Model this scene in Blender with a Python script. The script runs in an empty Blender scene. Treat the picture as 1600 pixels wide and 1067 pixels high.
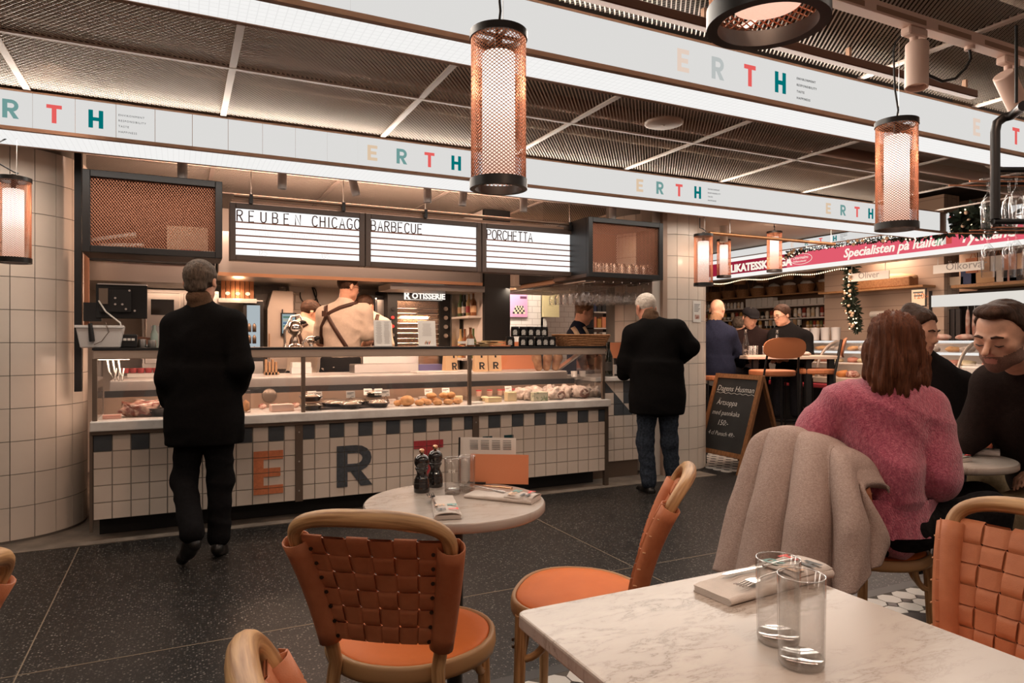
import bpy, bmesh, math, random
import numpy as np
from mathutils import Vector, Matrix
random.seed(7)
SC = bpy.context.scene
COL = SC.collection
PI = math.pi
# ------------------------------------------------------------------ camera
EYE = 1.22
YAW = math.atan(1070 / 2200)
FPX = 1070.0
cam = bpy.data.cameras.new('camera'); cam.sensor_width = 36; cam.lens = 36 * FPX / 1600
cam.clip_start = .02
camo = bpy.data.objects.new('camera', cam); COL.objects.link(camo)
camo.location = (0, 0, EYE); camo.rotation_euler = (PI / 2, 0, -YAW)
SC.camera = camo
SY, CYW = math.sin(YAW), math.cos(YAW)
# ------------------------------------------------------------------ world, exposure
W = bpy.data.worlds.new('market_hall_ambient'); SC.world = W; W.use_nodes = True
W.node_tree.nodes['Background'].inputs[0].default_value = (1.0, .71, .57, 1)
W.node_tree.nodes['Background'].inputs[1].default_value = .26
vs = SC.view_settings; vs.view_transform = 'Standard'; vs.look = 'None'; vs.exposure = 0.0; vs.gamma = 1.0
vs.use_curve_mapping = False
cy = SC.cycles
cy.max_bounces = 7; cy.diffuse_bounces = 3; cy.glossy_bounces = 3; cy.transmission_bounces = 6
cy.transparent_max_bounces = 24; cy.caustics_reflective = False; cy.caustics_refractive = False
cy.sample_clamp_indirect = 3.0; cy.use_denoising = True

def lamp(name, kind, loc, energy, color=(1, .72, .5), size=.2, size_y=None, aim=None, angle=60, blend=.5):
    l = bpy.data.lights.new(name, kind); l.energy = energy; l.color = color
    if kind == 'AREA':
        l.size = size
        if size_y: l.shape = 'RECTANGLE'; l.size_y = size_y
    else:
        l.shadow_soft_size = size
    if kind == 'SPOT': l.spot_size = math.radians(angle); l.spot_blend = blend
    o = bpy.data.objects.new(name, l); COL.objects.link(o); o.location = loc
    if aim is not None:
        o.rotation_euler = (Vector(aim) - Vector(loc)).to_track_quat('-Z', 'Y').to_euler()
    return o

WARM = (1, .65, .47)
# the room's spots, the tubes inside the light boxes, the strip lamps of the stalls, and a few added fills
lamp('track_spot_light', 'SPOT', (.95, .2, 2.5), 42, WARM, .05, aim=(.75, 1.75, .5), angle=75, blend=.8)
lamp('track_spot_light', 'SPOT', (2.3, 1.2, 2.5), 32, WARM, .05, aim=(2.6, 2.0, .6), angle=80, blend=.8)
lamp('track_spot_light', 'SPOT', (.2, 3.3, 2.5), 30, WARM, .05, aim=(.6, 4.9, .5), angle=95, blend=.9)
lamp('track_spot_light', 'SPOT', (2.2, 3.4, 2.5), 30, WARM, .05, aim=(2.6, 4.9, .5), angle=95, blend=.9)
# light boxes: two in view, the next one of the row behind the eye
for y_, en in ((4.37, 60), (2.34, 60), (.30, 40)):
    lamp('light_box_tubes', 'AREA', (2.4, y_, 2.445), en, (1, .88, .76), 9.0, .17, aim=(2.4, y_-1, 2.445))
for y_, en in ((4.57, 48), (2.47, 30), (.45, 22)):
    lamp('light_box_tubes', 'AREA', (2.4, y_, 2.325), en, (1, .88, .76), 9.0, .2, aim=(2.4, y_, 0))
lamp('track_spot_light', 'SPOT', (-.5, 3.9, 2.5), 9, WARM, .08, aim=(-1.05, 5.0, 2.0), angle=90, blend=1.)
lamp('kitchen_fill_light', 'AREA', (1.2, 5.25, 2.5), 52, (1, .63, .45), 2.8, .2, aim=(1.2, 6.6, 1.2))  # added fill for the hood front and the cooks, no fixture there
lamp('ceiling_fill_light', 'AREA', (1.7, 5.32, 2.21), 20, (1, .68, .52), 3.0, .06, aim=(1.7, 5.5, 3))  # added to brighten the kitchen ceiling mesh, no lamp known on the rail
lamp('hood_strip_lamp', 'AREA', (1.0, 6.65, 1.70), 26, (1, .64, .44), 2.6, .3, aim=(1.0, 6.75, 0))
lamp('bar_strip_lamp', 'AREA', (3.4, 6.4, 1.80), 22, (1, .80, .62), .9, .3, aim=(3.3, 6.9, 1.0))
lamp('display_case_lamp', 'AREA', (1.3, 4.98, 1.10), 17, (1, .70, .53), 3.6, .06, aim=(1.3, 5.15, .7))
lamp('delicatessen_strip_lamp', 'AREA', (7.75, 5.8, 2.3), 66, (1, .70, .53), .5, 4.0, aim=(7.9, 5.8, 0))
lamp('aisle_fill_light', 'AREA', (5.9, 5.2, 2.5), 66, (1, .72, .55), 1.0, 3.0, aim=(7.6, 5.4, .6))  # added fill turned towards the deli signs and front

# ------------------------------------------------------------------ pixel rays -> world points (the photograph taken as 1600 x 1067)
def ray(u, v):
    a = (u - 800) / FPX; b = -(v - 533.5) / FPX
    return Vector((SY + a * CYW, CYW - a * SY, b))
def atz(u, v, z):
    d = ray(u, v); return Vector((0, 0, EYE)) + d * ((z - EYE) / d.z)
def aty(u, v, y):
    d = ray(u, v); return Vector((0, 0, EYE)) + d * (y / d.y)
def atx(u, v, x):
    d = ray(u, v); return Vector((0, 0, EYE)) + d * (x / d.x)
def atd(u, v, t):
    return Vector((0, 0, EYE)) + ray(u, v) * t

# ------------------------------------------------------------------ materials
MATS = {}
def mat(name, col, rough=.5, metal=0., noise=0., nscale=8., col2=None, bump=0., bscale=60., trans=0., ior=1.45, emit=None, estr=0.,
        coat=0., sheen=0., stretch=None, spec=.5, detail=4., thresh=None, grain=False):
    if name in MATS: return MATS[name]
    m = bpy.data.materials.new(name); m.use_nodes = True
    nt = m.node_tree; b = nt.nodes['Principled BSDF']; I = b.inputs
    c = tuple(col) + (1,) if len(col) == 3 else col
    I['Base Color'].default_value = c; I['Roughness'].default_value = rough; I['Metallic'].default_value = metal
    I['IOR'].default_value = ior; I['Transmission Weight'].default_value = trans
    I['Coat Weight'].default_value = coat; I['Sheen Weight'].default_value = sheen
    I['Specular IOR Level'].default_value = spec
    if emit: I['Emission Color'].default_value = tuple(emit) + (1,); I['Emission Strength'].default_value = estr
    tc = None
    if noise or col2 or bump:
        tc = nt.nodes.new('ShaderNodeTexCoord'); mp = nt.nodes.new('ShaderNodeMapping')
        if grain: tc = nt.nodes.new('ShaderNodeAttribute'); tc.attribute_name = 'grain'
        nt.links.new(tc.outputs['Vector' if grain else 'Object'], mp.inputs[0])
        if stretch: mp.inputs['Scale'].default_value = stretch
    if noise or col2:
        n = nt.nodes.new('ShaderNodeTexNoise'); n.inputs['Scale'].default_value = nscale; n.inputs['Detail'].default_value = detail
        nt.links.new(mp.outputs[0], n.inputs['Vector'])
        r = nt.nodes.new('ShaderNodeValToRGB')
        lo, hi = thresh or (.3, .7)
        r.color_ramp.elements[0].position = lo; r.color_ramp.elements[1].position = hi
        if col2 is None: col2 = tuple(min(1, k * (1 + noise)) for k in col); c = tuple(k * (1 - noise) for k in col) + (1,)
        r.color_ramp.elements[0].color = c; r.color_ramp.elements[1].color = tuple(col2) + (1,)
        nt.links.new(n.outputs['Fac'], r.inputs[0]); nt.links.new(r.outputs[0], I['Base Color'])
    if bump:
        n2 = nt.nodes.new('ShaderNodeTexNoise'); n2.inputs['Scale'].default_value = bscale; n2.inputs['Detail'].default_value = 3
        nt.links.new(mp.outputs[0], n2.inputs['Vector'])
        bp = nt.nodes.new('ShaderNodeBump'); bp.inputs['Strength'].default_value = bump; bp.inputs['Distance'].default_value = .01
        nt.links.new(n2.outputs['Fac'], bp.inputs['Height']); nt.links.new(bp.outputs[0], I['Normal'])
    MATS[name] = m
    return m

def emis(name, col, s):
    if name in MATS: return MATS[name]
    m = bpy.data.materials.new(name); m.use_nodes = True; nt = m.node_tree
    nt.nodes.remove(nt.nodes['Principled BSDF'])
    e = nt.nodes.new('ShaderNodeEmission'); e.inputs[0].default_value = tuple(col) + (1,); e.inputs[1].default_value = s
    nt.links.new(e.outputs[0], nt.nodes['Material Output'].inputs[0]); MATS[name] = m
    return m

def thin_glass(name, tint=(1, 1, 1), gloss=.09, rough=.02):
    """a thin pane or shell: mostly passes light straight through, mirrors a little more at grazing angles"""
    if name in MATS: return MATS[name]
    m = bpy.data.materials.new(name); m.use_nodes = True; nt = m.node_tree
    nt.nodes.remove(nt.nodes['Principled BSDF'])
    t = nt.nodes.new('ShaderNodeBsdfTransparent'); t.inputs[0].default_value = tuple(tint) + (1,)
    g = nt.nodes.new('ShaderNodeBsdfGlossy'); g.inputs['Roughness'].default_value = rough
    lw = nt.nodes.new('ShaderNodeLayerWeight'); lw.inputs['Blend'].default_value = .35
    ma = nt.nodes.new('ShaderNodeMath'); ma.operation = 'MULTIPLY_ADD'; ma.inputs[1].default_value = .6; ma.inputs[2].default_value = gloss
    nt.links.new(lw.outputs['Facing'], ma.inputs[0])
    pw = nt.nodes.new('ShaderNodeMath'); pw.operation = 'MULTIPLY'; nt.links.new(ma.outputs[0], pw.inputs[0]); nt.links.new(lw.outputs['Facing'], pw.inputs[1])
    ad = nt.nodes.new('ShaderNodeMath'); ad.operation = 'ADD'; ad.inputs[1].default_value = gloss * .5; ad.use_clamp = True; nt.links.new(pw.outputs[0], ad.inputs[0])
    mx = nt.nodes.new('ShaderNodeMixShader'); nt.links.new(ad.outputs[0], mx.inputs[0]); nt.links.new(t.outputs[0], mx.inputs[1]); nt.links.new(g.outputs[0], mx.inputs[2])
    nt.links.new(mx.outputs[0], nt.nodes['Material Output'].inputs[0]); MATS[name] = m
    return m

# ------------------------------------------------------------------ mesh builder
def rotz(a): return Matrix.Rotation(a, 3, 'Z')
def basis(d):
    d = Vector(d).normalized()
    a = Vector((0, 0, 1)) if abs(d.z) < .95 else Vector((1, 0, 0))
    x = a.cross(d).normalized(); return x, d.cross(x), d
class MB:
    def __init__(s): s.v = []; s.f = []; s.mi = []; s.sm = []; s.g = {}
    def add(s, vs, fs, mi=0, smooth=False):
        n = len(s.v); s.v.extend(tuple(p) for p in vs)
        for f in fs: s.f.append(tuple(i + n for i in f)); s.mi.append(mi); s.sm.append(smooth)
        return s
    def box(s, x0, x1, y0, y1, z0, z1, mi=0):
        return s.add([(x0,y0,z0),(x1,y0,z0),(x1,y1,z0),(x0,y1,z0),(x0,y0,z1),(x1,y0,z1),(x1,y1,z1),(x0,y1,z1)],
                     [(0,3,2,1),(4,5,6,7),(0,1,5,4),(1,2,6,5),(2,3,7,6),(3,0,4,7)], mi)
    def obox(s, c, size, R=None, mi=0):
        c = Vector(c); R = R or Matrix.Identity(3); h = [k / 2 for k in size]
        P = [c + R @ Vector((sx*h[0], sy*h[1], sz*h[2])) for sz in (-1,1) for sx, sy in ((-1,-1),(1,-1),(1,1),(-1,1))]
        return s.add(P, [(0,3,2,1),(4,5,6,7),(0,1,5,4),(1,2,6,5),(2,3,7,6),(3,0,4,7)], mi)
    def bar(s, p0, p1, w, h, mi=0):
        p0, p1 = Vector(p0), Vector(p1); x, y, d = basis(p1 - p0)
        R = Matrix((x, y, d)).transposed()
        return s.obox((p0 + p1) / 2, (w, h, (p1 - p0).length), R, mi)
    def cyl(s, p0, p1, r0, r1=None, n=12, caps=True, mi=0):
        return s.tube([p0, p1], [r0, r0 if r1 is None else r1], n, caps=caps, mi=mi)
    def tube(s, path, r, n=8, closed=False, caps=True, mi=0, flat=1.0):
        P = [Vector(p) for p in path]; m = len(P)
        R = list(r) if hasattr(r, '__len__') else [r] * m
        T = []
        for i in range(m):
            if closed: t = P[(i+1) % m] - P[i-1]
            else: t = P[min(i+1, m-1)] - P[max(i-1, 0)]
            T.append(t.normalized())
        x, y, _ = basis(T[0]); vs = []
        for i in range(m):
            if i:
                q = T[i-1].rotation_difference(T[i]); x = q @ x
            y = T[i].cross(x).normalized(); x = y.cross(T[i]).normalized()
            for k in range(n):
                a = 2*PI*k/n; vs.append(P[i] + x*(math.cos(a)*R[i]) + y*(math.sin(a)*R[i]*flat))
        fs = []
        for i in range(m if closed else m-1):
            j = (i+1) % m
            for k in range(n): fs.append((i*n+k, i*n+(k+1)%n, j*n+(k+1)%n, j*n+k))
        L = 0; b0 = len(s.v)
        for i in range(m):
            if i: L += (P[i]-P[i-1]).length
            for k in range(n): s.g[b0+i*n+k] = (R[i]*math.cos(2*PI*k/n), R[i]*math.sin(2*PI*k/n), L)
        s.add(vs, fs, mi, n > 5)
        if caps and not closed:
            s.add(vs[:n], [tuple(range(n))[::-1]], mi); s.add(vs[-n:], [tuple(range(n))], mi)
        return s
    def lathe(s, prof, n=20, c=(0,0,0), mi=0, R=None, smooth=True):
        c = Vector(c); vs = []; fs = []; m = len(prof)
        for (r, z) in prof:
            for k in range(n):
                a = 2*PI*k/n; p = Vector((r*math.cos(a), r*math.sin(a), z)); vs.append(c + (R @ p if R else p))
        for i in range(m-1):
            for k in range(n): fs.append((i*n+k, i*n+(k+1)%n, (i+1)*n+(k+1)%n, (i+1)*n+k))
        s.add(vs, fs, mi, smooth)
        return s
    def prism(s, poly, d, o=(0,0,0), X=(1,0,0), Y=(0,1,0), mi=0):
        """extrude a 2-d polygon (in the plane X, Y at o) by the vector d"""
        o = Vector(o); X = Vector(X); Y = Vector(Y); d = Vector(d); n = len(poly)
        A = [o + X*p[0] + Y*p[1] for p in poly]; B = [p + d for p in A]
        fs = [tuple(range(n))[::-1], tuple(range(n, 2*n))] + [(i, (i+1)%n, n+(i+1)%n, n+i) for i in range(n)]
        return s.add(A + B, fs, mi)
    def grid(s, pts, nu, nv, closed_u=False, mi=0, smooth=True):
        fs = []
        for j in range(nv-1):
            for i in range(nu if closed_u else nu-1):
                fs.append((j*nu+i, j*nu+(i+1)%nu, (j+1)*nu+(i+1)%nu, (j+1)*nu+i))
        return s.add(pts, fs, mi, smooth)
    def mesh(s, name, bevel=0, segs=1, auto=None):
        me = bpy.data.meshes.new(name); me.from_pydata(s.v, [], s.f); me.update()
        if s.g:
            at = me.attributes.new('grain', 'FLOAT_VECTOR', 'POINT'); at.data.foreach_set('vector', [c for i, p in enumerate(s.v) for c in s.g.get(i, p)])
        me.polygons.foreach_set('material_index', s.mi); me.polygons.foreach_set('use_smooth', s.sm)
        bm = bmesh.new(); bm.from_mesh(me)
        bmesh.ops.recalc_face_normals(bm, faces=bm.faces)
        if bevel:
            bmesh.ops.remove_doubles(bm, verts=bm.verts, dist=1e-5)
            ed = [e for e in bm.edges if len(e.link_faces) == 2 and e.calc_face_angle(0) > .5]
            bmesh.ops.bevel(bm, geom=ed, offset=bevel, segments=segs, profile=.5, affect='EDGES', clamp_overlap=True)
        bm.to_mesh(me); bm.free()
        if auto is not None:
            me.polygons.foreach_set('use_smooth', [True]*len(me.polygons)); me.set_sharp_from_angle(angle=math.radians(auto))
        return me
    def build(s, name, mats, parent=None, bevel=0, segs=1, auto=None, loc=None):
        return put(name, s.mesh(name, bevel, segs, auto), mats, parent, loc)

def put(name, me, mats=None, parent=None, loc=None, rz=None):
    if mats is not None and not me.materials:
        for m in (mats if isinstance(mats, (list, tuple)) else [mats]): me.materials.append(m)
    o = bpy.data.objects.new(name, me); COL.objects.link(o)
    if parent is not None: o.parent = parent
    if loc is not None: o.location = loc
    if rz is not None: o.rotation_euler = (0, 0, rz)
    return o
def tag(o, label=None, cat=None, group=None, kind=None):
    if label: o['label'] = label
    if cat: o['category'] = cat
    if group: o['group'] = group
    if kind: o['kind'] = kind
    return o
def thing(name, label, cat, loc=(0,0,0), rz=0, group=None):
    o = bpy.data.objects.new(name, None); COL.objects.link(o); o.empty_display_size = .05
    o.location = loc; o.rotation_euler = (0, 0, rz)
    return tag(o, label, cat, group)
def struct(o): o['kind'] = 'structure'; return o
def copy_tree(o, parent=None):
    c = o.copy(); COL.objects.link(c)
    if parent is not None: c.parent = parent
    for ch in list(o.children): copy_tree(ch, c)
    return c
def dup(root, label, loc, rz=0, group=None):
    c = copy_tree(root); c.location = loc; c.rotation_euler = (0, 0, rz); c['label'] = label
    if group: c['group'] = group
    return c

# ------------------------------------------------------------------ lettering
FONT_MATS = {}
def text(body, size, loc, m, parent=None, rot=(PI/2, 0, 0), align='LEFT', bold=0., shear=0., depth=.0006, name='lettering', sx=1., spacing=1.):
    cu = bpy.data.curves.new(name, 'FONT'); cu.body = body; cu.size = size; cu.align_x = align; cu.extrude = depth
    cu.offset = bold; cu.shear = shear; cu.resolution_u = 2; cu.space_character = spacing
    q = bpy.data.objects.new('q', cu); COL.objects.link(q)
    me = bpy.data.meshes.new_from_object(q.evaluated_get(bpy.context.evaluated_depsgraph_get())); me.name = name
    bpy.data.objects.remove(q); bpy.data.curves.remove(cu)
    me.materials.clear(); me.materials.append(m)
    o = bpy.data.objects.new(name, me); COL.objects.link(o); o.location = loc; o.rotation_euler = rot; o.scale = (sx, 1, 1)
    if parent is not None: o.parent = parent
    return o
# heavy block letters E R T H on a unit cell 0.68 wide, 1 high, as convex pieces
def arcq(cx, cyy, r0, r1, a0, a1, n):
    out = []
    for i in range(n):
        a, b = a0 + (a1-a0)*i/n, a0 + (a1-a0)*(i+1)/n
        out.append([(cx+r0*math.cos(a), cyy+r0*math.sin(a)), (cx+r1*math.cos(a), cyy+r1*math.sin(a)),
                    (cx+r1*math.cos(b), cyy+r1*math.sin(b)), (cx+r0*math.cos(b), cyy+r0*math.sin(b))])
    return out
def rect(x0, y0, x1, y1): return [(x0,y0),(x1,y0),(x1,y1),(x0,y1)]
GLYPH = {
 'E': [rect(0,0,.22,1), rect(.22,.8,.66,1), rect(.22,.4,.6,.6), rect(.22,0,.66,.2)],
 'T': [rect(0,.8,.72,1), rect(.25,0,.47,.8)],
 'H': [rect(0,0,.22,1), rect(.5,0,.72,1), rect(.22,.4,.5,.6)],
 'R': [rect(0,0,.22,1), rect(.22,.81,.40,1), rect(.22,.36,.40,.55)] + arcq(.40,.68,.13,.32,-PI/2,PI/2,8) + [[(.28,.37),(.50,.37),(.74,0),(.49,0)]],
}
def clip(poly, axis, lim, keep_less):
    out = []
    for i in range(len(poly)):
        p, q = poly[i], poly[(i+1) % len(poly)]
        ip = (p[axis] <= lim) if keep_less else (p[axis] >= lim); iq = (q[axis] <= lim) if keep_less else (q[axis] >= lim)
        if ip: out.append(p)
        if ip != iq:
            t = (lim - p[axis]) / (q[axis] - p[axis]); out.append((p[0]+(q[0]-p[0])*t, p[1]+(q[1]-p[1])*t))
    return out
def glyph(ch, w, h, o, X, Y, N, thick=.001, cells=None):
    """letter mesh with its lower left corner at o; N is the way it faces; cells = (x lines, y lines) splits it at tile joints"""
    mb = MB(); pcs = [[(p[0]*w/.7, p[1]*h) for p in q] for q in GLYPH[ch]]
    if cells:
        out = []
        for q in pcs:
            for x0, x1 in cells[0]:
                a = clip(clip(q, 0, x1, True), 0, x0, False) if q else []
                if len(a) < 3: continue
                for y0, y1 in cells[1]:
                    b = clip(clip(a, 1, y1, True), 1, y0, False)
                    if len(b) >= 3: out.append(b)
        pcs = out
    for q in pcs: mb.prism(q, Vector(N)*thick, o, X, Y)
    return mb
# ================================================================== MATERIALS OF THE SETTING
M_TILE = mat('glazed_tile_white', (.72, .615, .52), .22, noise=.06, nscale=3)
M_TILED = mat('glazed_tile_slate', (.075, .085, .095), .25, noise=.2, nscale=6)
M_GROUT = mat('grout_grey', (.26, .23, .20), .9)
M_STEEL = mat('brushed_steel', (.62, .58, .54), .30, .95, bump=.05, bscale=200, stretch=(1, 1, .02))
M_STEELD = mat('bronzed_steel', (.20, .15, .115), .42, .7)
M_BLACK = mat('black_metal', (.018, .017, .017), .42, .3)
M_BLACKM = mat('matt_black', (.012, .012, .012), .7)
M_COPPER = mat('copper_mesh', (.62, .27, .15), .38, .75)
M_TAUPE = mat('taupe_trim', (.33, .20, .135), .5, .2)
M_GRID = mat('ceiling_grid_paint', (.60, .50, .44), .55)
M_MESH = mat('expanded_metal_paint', (.84, .75, .66), .5)
M_PLENUM = mat('dark_plenum', (.060, .040, .030), .9, noise=.5, nscale=2)
M_WHITE = mat('white_plastic', (.74, .71, .68), .45)
M_GLASS = thin_glass('thin_glass')
M_PANEL = emis('light_box_acrylic', (1.0, .985, .96), .72)
M_DIFF = emis('light_box_diffuser', (1.0, .985, .965), .92)
L_E = mat('print_peach', (.80, .55, .38), .6); L_R = mat('print_sage', (.17, .36, .33), .6)
L_T = mat('print_coral', (.83, .12, .10), .6); L_H = mat('print_teal', (.01, .20, .20), .6); L_TXT = mat('print_grey', (.10, .10, .10), .6)
# print on a back-lit panel lets light through
P_E = emis('lit_print_peach', (.80, .60, .42), .90); P_EP = emis('lit_print_pale_peach', (.86, .68, .57), .9); P_R = emis('lit_print_sage', (.19, .38, .36), .85)
P_RP = emis('lit_print_grey', (.52, .55, .54), .95)
P_T = emis('lit_print_coral', (.88, .13, .12), .9); P_H = emis('lit_print_teal', (.0, .19, .20), .85); P_X = emis('lit_print_text', (.10, .10, .10), .7)

def prismatic():
    m = M_DIFF; nt = m.node_tree; tc = nt.nodes.new('ShaderNodeTexCoord'); br = nt.nodes.new('ShaderNodeTexBrick'); br.offset = 0
    br.inputs['Scale'].default_value = 1; br.inputs['Brick Width'].default_value = .03; br.inputs['Row Height'].default_value = .03; br.inputs['Mortar Size'].default_value = .002
    for k, c in (('Color1', 1.), ('Color2', .985), ('Mortar', .90)): br.inputs[k].default_value = (c, c*.985, c*.965, 1)
    nt.links.new(tc.outputs['Object'], br.inputs['Vector']); nt.links.new(br.outputs['Color'], nt.nodes['Emission'].inputs[0])
prismatic()
def terrazzo():
    m = bpy.data.materials.new('dark_terrazzo'); m.use_nodes = True; nt = m.node_tree; b = nt.nodes['Principled BSDF']
    tc = nt.nodes.new('ShaderNodeTexCoord')
    v = nt.nodes.new('ShaderNodeTexVoronoi'); v.inputs['Scale'].default_value = 95
    v2 = nt.nodes.new('ShaderNodeTexVoronoi'); v2.inputs['Scale'].default_value = 210
    out = None
    base = (.011, .0098, .009, 1)
    mixes = []
    prev = None
    for vv, lo, hi, k in ((v2, .72, .80, .11), (v, .68, .76, .19)):
        nt.links.new(tc.outputs['Object'], vv.inputs['Vector'])
        sp = nt.nodes.new('ShaderNodeSeparateColor'); nt.links.new(vv.outputs['Color'], sp.inputs[0])
        r = nt.nodes.new('ShaderNodeMapRange'); r.inputs[1].default_value = lo; r.inputs[2].default_value = hi; nt.links.new(sp.outputs[0], r.inputs[0])
        d = nt.nodes.new('ShaderNodeMapRange'); d.inputs[1].default_value = .45; d.inputs[2].default_value = .30; nt.links.new(vv.outputs['Distance'], d.inputs[0])
        mu = nt.nodes.new('ShaderNodeMath'); mu.operation = 'MULTIPLY'; nt.links.new(r.outputs[0], mu.inputs[0]); nt.links.new(d.outputs[0], mu.inputs[1])
        mx = nt.nodes.new('ShaderNodeMix'); mx.data_type = 'RGBA'; nt.links.new(mu.outputs[0], mx.inputs[0])
        if prev is None: mx.inputs[6].default_value = base
        else: nt.links.new(prev.outputs[2], mx.inputs[6])
        ch = nt.nodes.new('ShaderNodeMix'); ch.data_type = 'RGBA'; nt.links.new(sp.outputs[1], ch.inputs[0])
        ch.inputs[6].default_value = (k*.5, k*.45, k*.40, 1); ch.inputs[7].default_value = (k*1.3, k*1.22, k*1.1, 1)
        nt.links.new(ch.outputs[2], mx.inputs[7]); prev = mx
    nt.links.new(prev.outputs[2], b.inputs['Base Color']); b.inputs['Roughness'].default_value = .40; b.inputs['Specular IOR Level'].default_value = .28
    return m
M_TERR = terrazzo()
M_CONC = mat('worn_concrete', (.12, .095, .075), .7, col2=(.23, .185, .145), nscale=7)

# ================================================================== FLOOR
fl = struct(MB().box(-4.5, 10, -1.6, 9.2, -.10, 0).build('floor', M_TERR))
M_BRASS = mat('divider_strip', (.30, .24, .17), .45, .4)
for a, b in (((-.545, 2.24), (-.515, 4.78)), ((2.20, 2.24), (2.215, 4.78)), ((-3.2, 2.24), (-3.19, 4.78))):
    MB().box(a[0]+.010, a[0]+.015, a[1], b[1], -.004, .0008).build('joint_strip', M_BRASS, fl)
for yy, x0, x1 in ((3.04, -4, -.535), (3.04, -.53, 2.205), (3.04, 2.215, 6.5)):
    MB().box(x0, x1, yy-.0025, yy+.0025, -.004, .0008).build('joint_strip', M_BRASS, fl)
MB().box(-4.5, 4.4, 4.79, 9.2, -.01, .004).build('concrete_border', M_CONC, fl)
M_BORD = mat('mosaic_border', (.035, .032, .03), .4)
MB().box(.4, 6.0, 2.19, 2.25, -.01, .001).build('mosaic_border', M_BORD, fl)
M_MGROUT = mat('mosaic_grout', (.10, .085, .07), .9)
MB().box(.4, 4.6, 1.2, 2.19, -.01, .0005).build('mosaic_bed', M_MGROUT, fl)
M_OCT = mat('mosaic_white', (.66, .62, .57), .3); M_DOT = mat('mosaic_black', (.02, .02, .02), .3)
def octo(p, c):
    h = p/2 - .003
    return [(-h, -h+c), (-h+c, -h), (h-c, -h), (h, -h+c), (h, h-c), (h-c, h), (-h+c, h), (-h, h-c)]
PT = .105; oc = MB().prism(octo(PT, .030), (0, 0, .003)).mesh('mosaic_tile'); oc.materials.append(M_OCT)
dm = MB().prism([(-.026, 0), (0, -.026), (.026, 0), (0, .026)], (0, 0, .003)).mesh('mosaic_dot'); dm.materials.append(M_DOT)
def mosaic(x0, x1, y0, y1):
    nx, ny = int((x1-x0)/PT), int((y1-y0)/PT)
    for i in range(nx):
        for j in range(ny):
            x, y = x0 + (i+.5)*PT, y1 - (j+.5)*PT
            put('mosaic_tile', oc, None, fl, (x, y, .0005))
            if j: put('mosaic_dot', dm, None, fl, (x+PT/2, y+PT/2, .0006))
mosaic(.95, 1.6, 1.75, 2.185); mosaic(2.55, 3.9, 1.55, 2.185)
mb = MB(); md = MB()
for i in range(28):
    for j in range(30):
        x, y = 4.62 + i*PT, 4.9 + j*PT
        mb.prism(octo(PT, .03), (0, 0, .003), (x, y, .0005)); md.prism([(-.026, 0), (0, -.026), (.026, 0), (0, .026)], (0, 0, .003), (x+PT/2, y+PT/2, .0006))
tag(mb.build('corridor_mosaic', M_OCT, fl), kind='stuff'); tag(md.build('corridor_mosaic_dots', M_DOT, fl), kind='stuff')

# ================================================================== CEILING of expanded metal in a T-bar grid
ZC = 2.552
ce = struct(MB().box(-4.5, 10, -1.6, 9.2, 3.05, 3.15).build('ceiling', M_PLENUM))
XB = [.235 + .9567*k for k in range(-4, 8)]
YB = [-.6, .42, 1.40, 2.353, 2.585, 3.60, 4.384, 4.755, 5.70, 6.65, 7.6]
def mesh_panel(w, d, px=.0235, ang=37.5, sw=.0046, sh=.007):
    mb = MB(); t = math.tan(math.radians(ang))
    for sg in (1, -1):
        n = int((w + d*t) / px) + 2
        for i in range(n):
            x0 = (-d*t if sg > 0 else 0) + i*px      # x at y = 0
            pts = []
            # clip the line x = x0 + sg*t*y to the panel
            y0, y1 = 0, d
            ya, yb = (0 - x0)/(sg*t), (w - x0)/(sg*t)
            lo, hi = max(y0, min(ya, yb)), min(y1, max(ya, yb))
            if hi - lo < .004: continue
            a, b = (x0+sg*t*lo, lo), (x0+sg*t*hi, hi)
            nx, ny = math.cos(math.radians(ang))*sw/2, -sg*math.sin(math.radians(ang))*sw/2
            z = .001*sg
            P = [(a[0]-nx, a[1]-ny, z), (a[0]+nx, a[1]+ny, z+.002), (b[0]+nx, b[1]+ny, z+.002), (b[0]-nx, b[1]-ny, z)]
            Q = [(p[0], p[1], p[2]+sh) for p in P]
            mb.add(P+Q, [(0,1,2,3), (7,6,5,4), (0,4,5,1), (2,6,7,3)])
    return mb
PM = {}
for j in range(len(YB)-1):
    if j in (3, 6): continue
    y0, y1 = YB[j], YB[j+1]
    for i in range(len(XB)-1):
        x0, x1 = XB[i], XB[i+1]
        if j <= 2 and (x1 < 0 or x0 > 5.2): continue
        if j >= 7 and x0 > 4.4: continue
        if j in (4, 5) and (x0 < -1.8): continue
        if j == 4 and i == 8: continue       # two bays stand open
        if j == 5 and i >= 10: continue
        k = (round(x1-x0, 3), round(y1-y0, 3))
        if k not in PM:
            PM[k] = mesh_panel(x1-x0-.03, y1-y0-.03, .0235 if j < 7 else .028).mesh('mesh_panel'); PM[k].materials.append(M_MESH)
        put('mesh_panel', PM[k], None, ce, (x0+.015, y0+.015, ZC+.004))
for x in XB:
    for y0, y1 in ((-.6, 2.353), (2.585, 4.384), (4.755, 7.6)):
        if y0 > 4 and x > 4.4: continue
        MB().box(x-.016, x+.016, y0, y1, ZC-.004, ZC+.006).build('grid_bar', M_GRID, ce)
for y, x0, x1 in ((.42, -1, 7), (1.40, -1, 7), (3.60, -3.6, 8), (5.70, -2, 4.1), (6.65, -2, 4.1)):
    MB().box(x0, x1, y-.012, y+.012, ZC-.005, ZC+.005).build('grid_bar', M_GRID, ce)
# plaster soffit over the corridor and stalls
M_SOFF = mat('soffit_paint', (.52, .43, .36), .8)
MB().box(4.20, 9.9, 4.78, 9.2, 2.57, 2.60).build('soffit', M_SOFF, ce)
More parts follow.
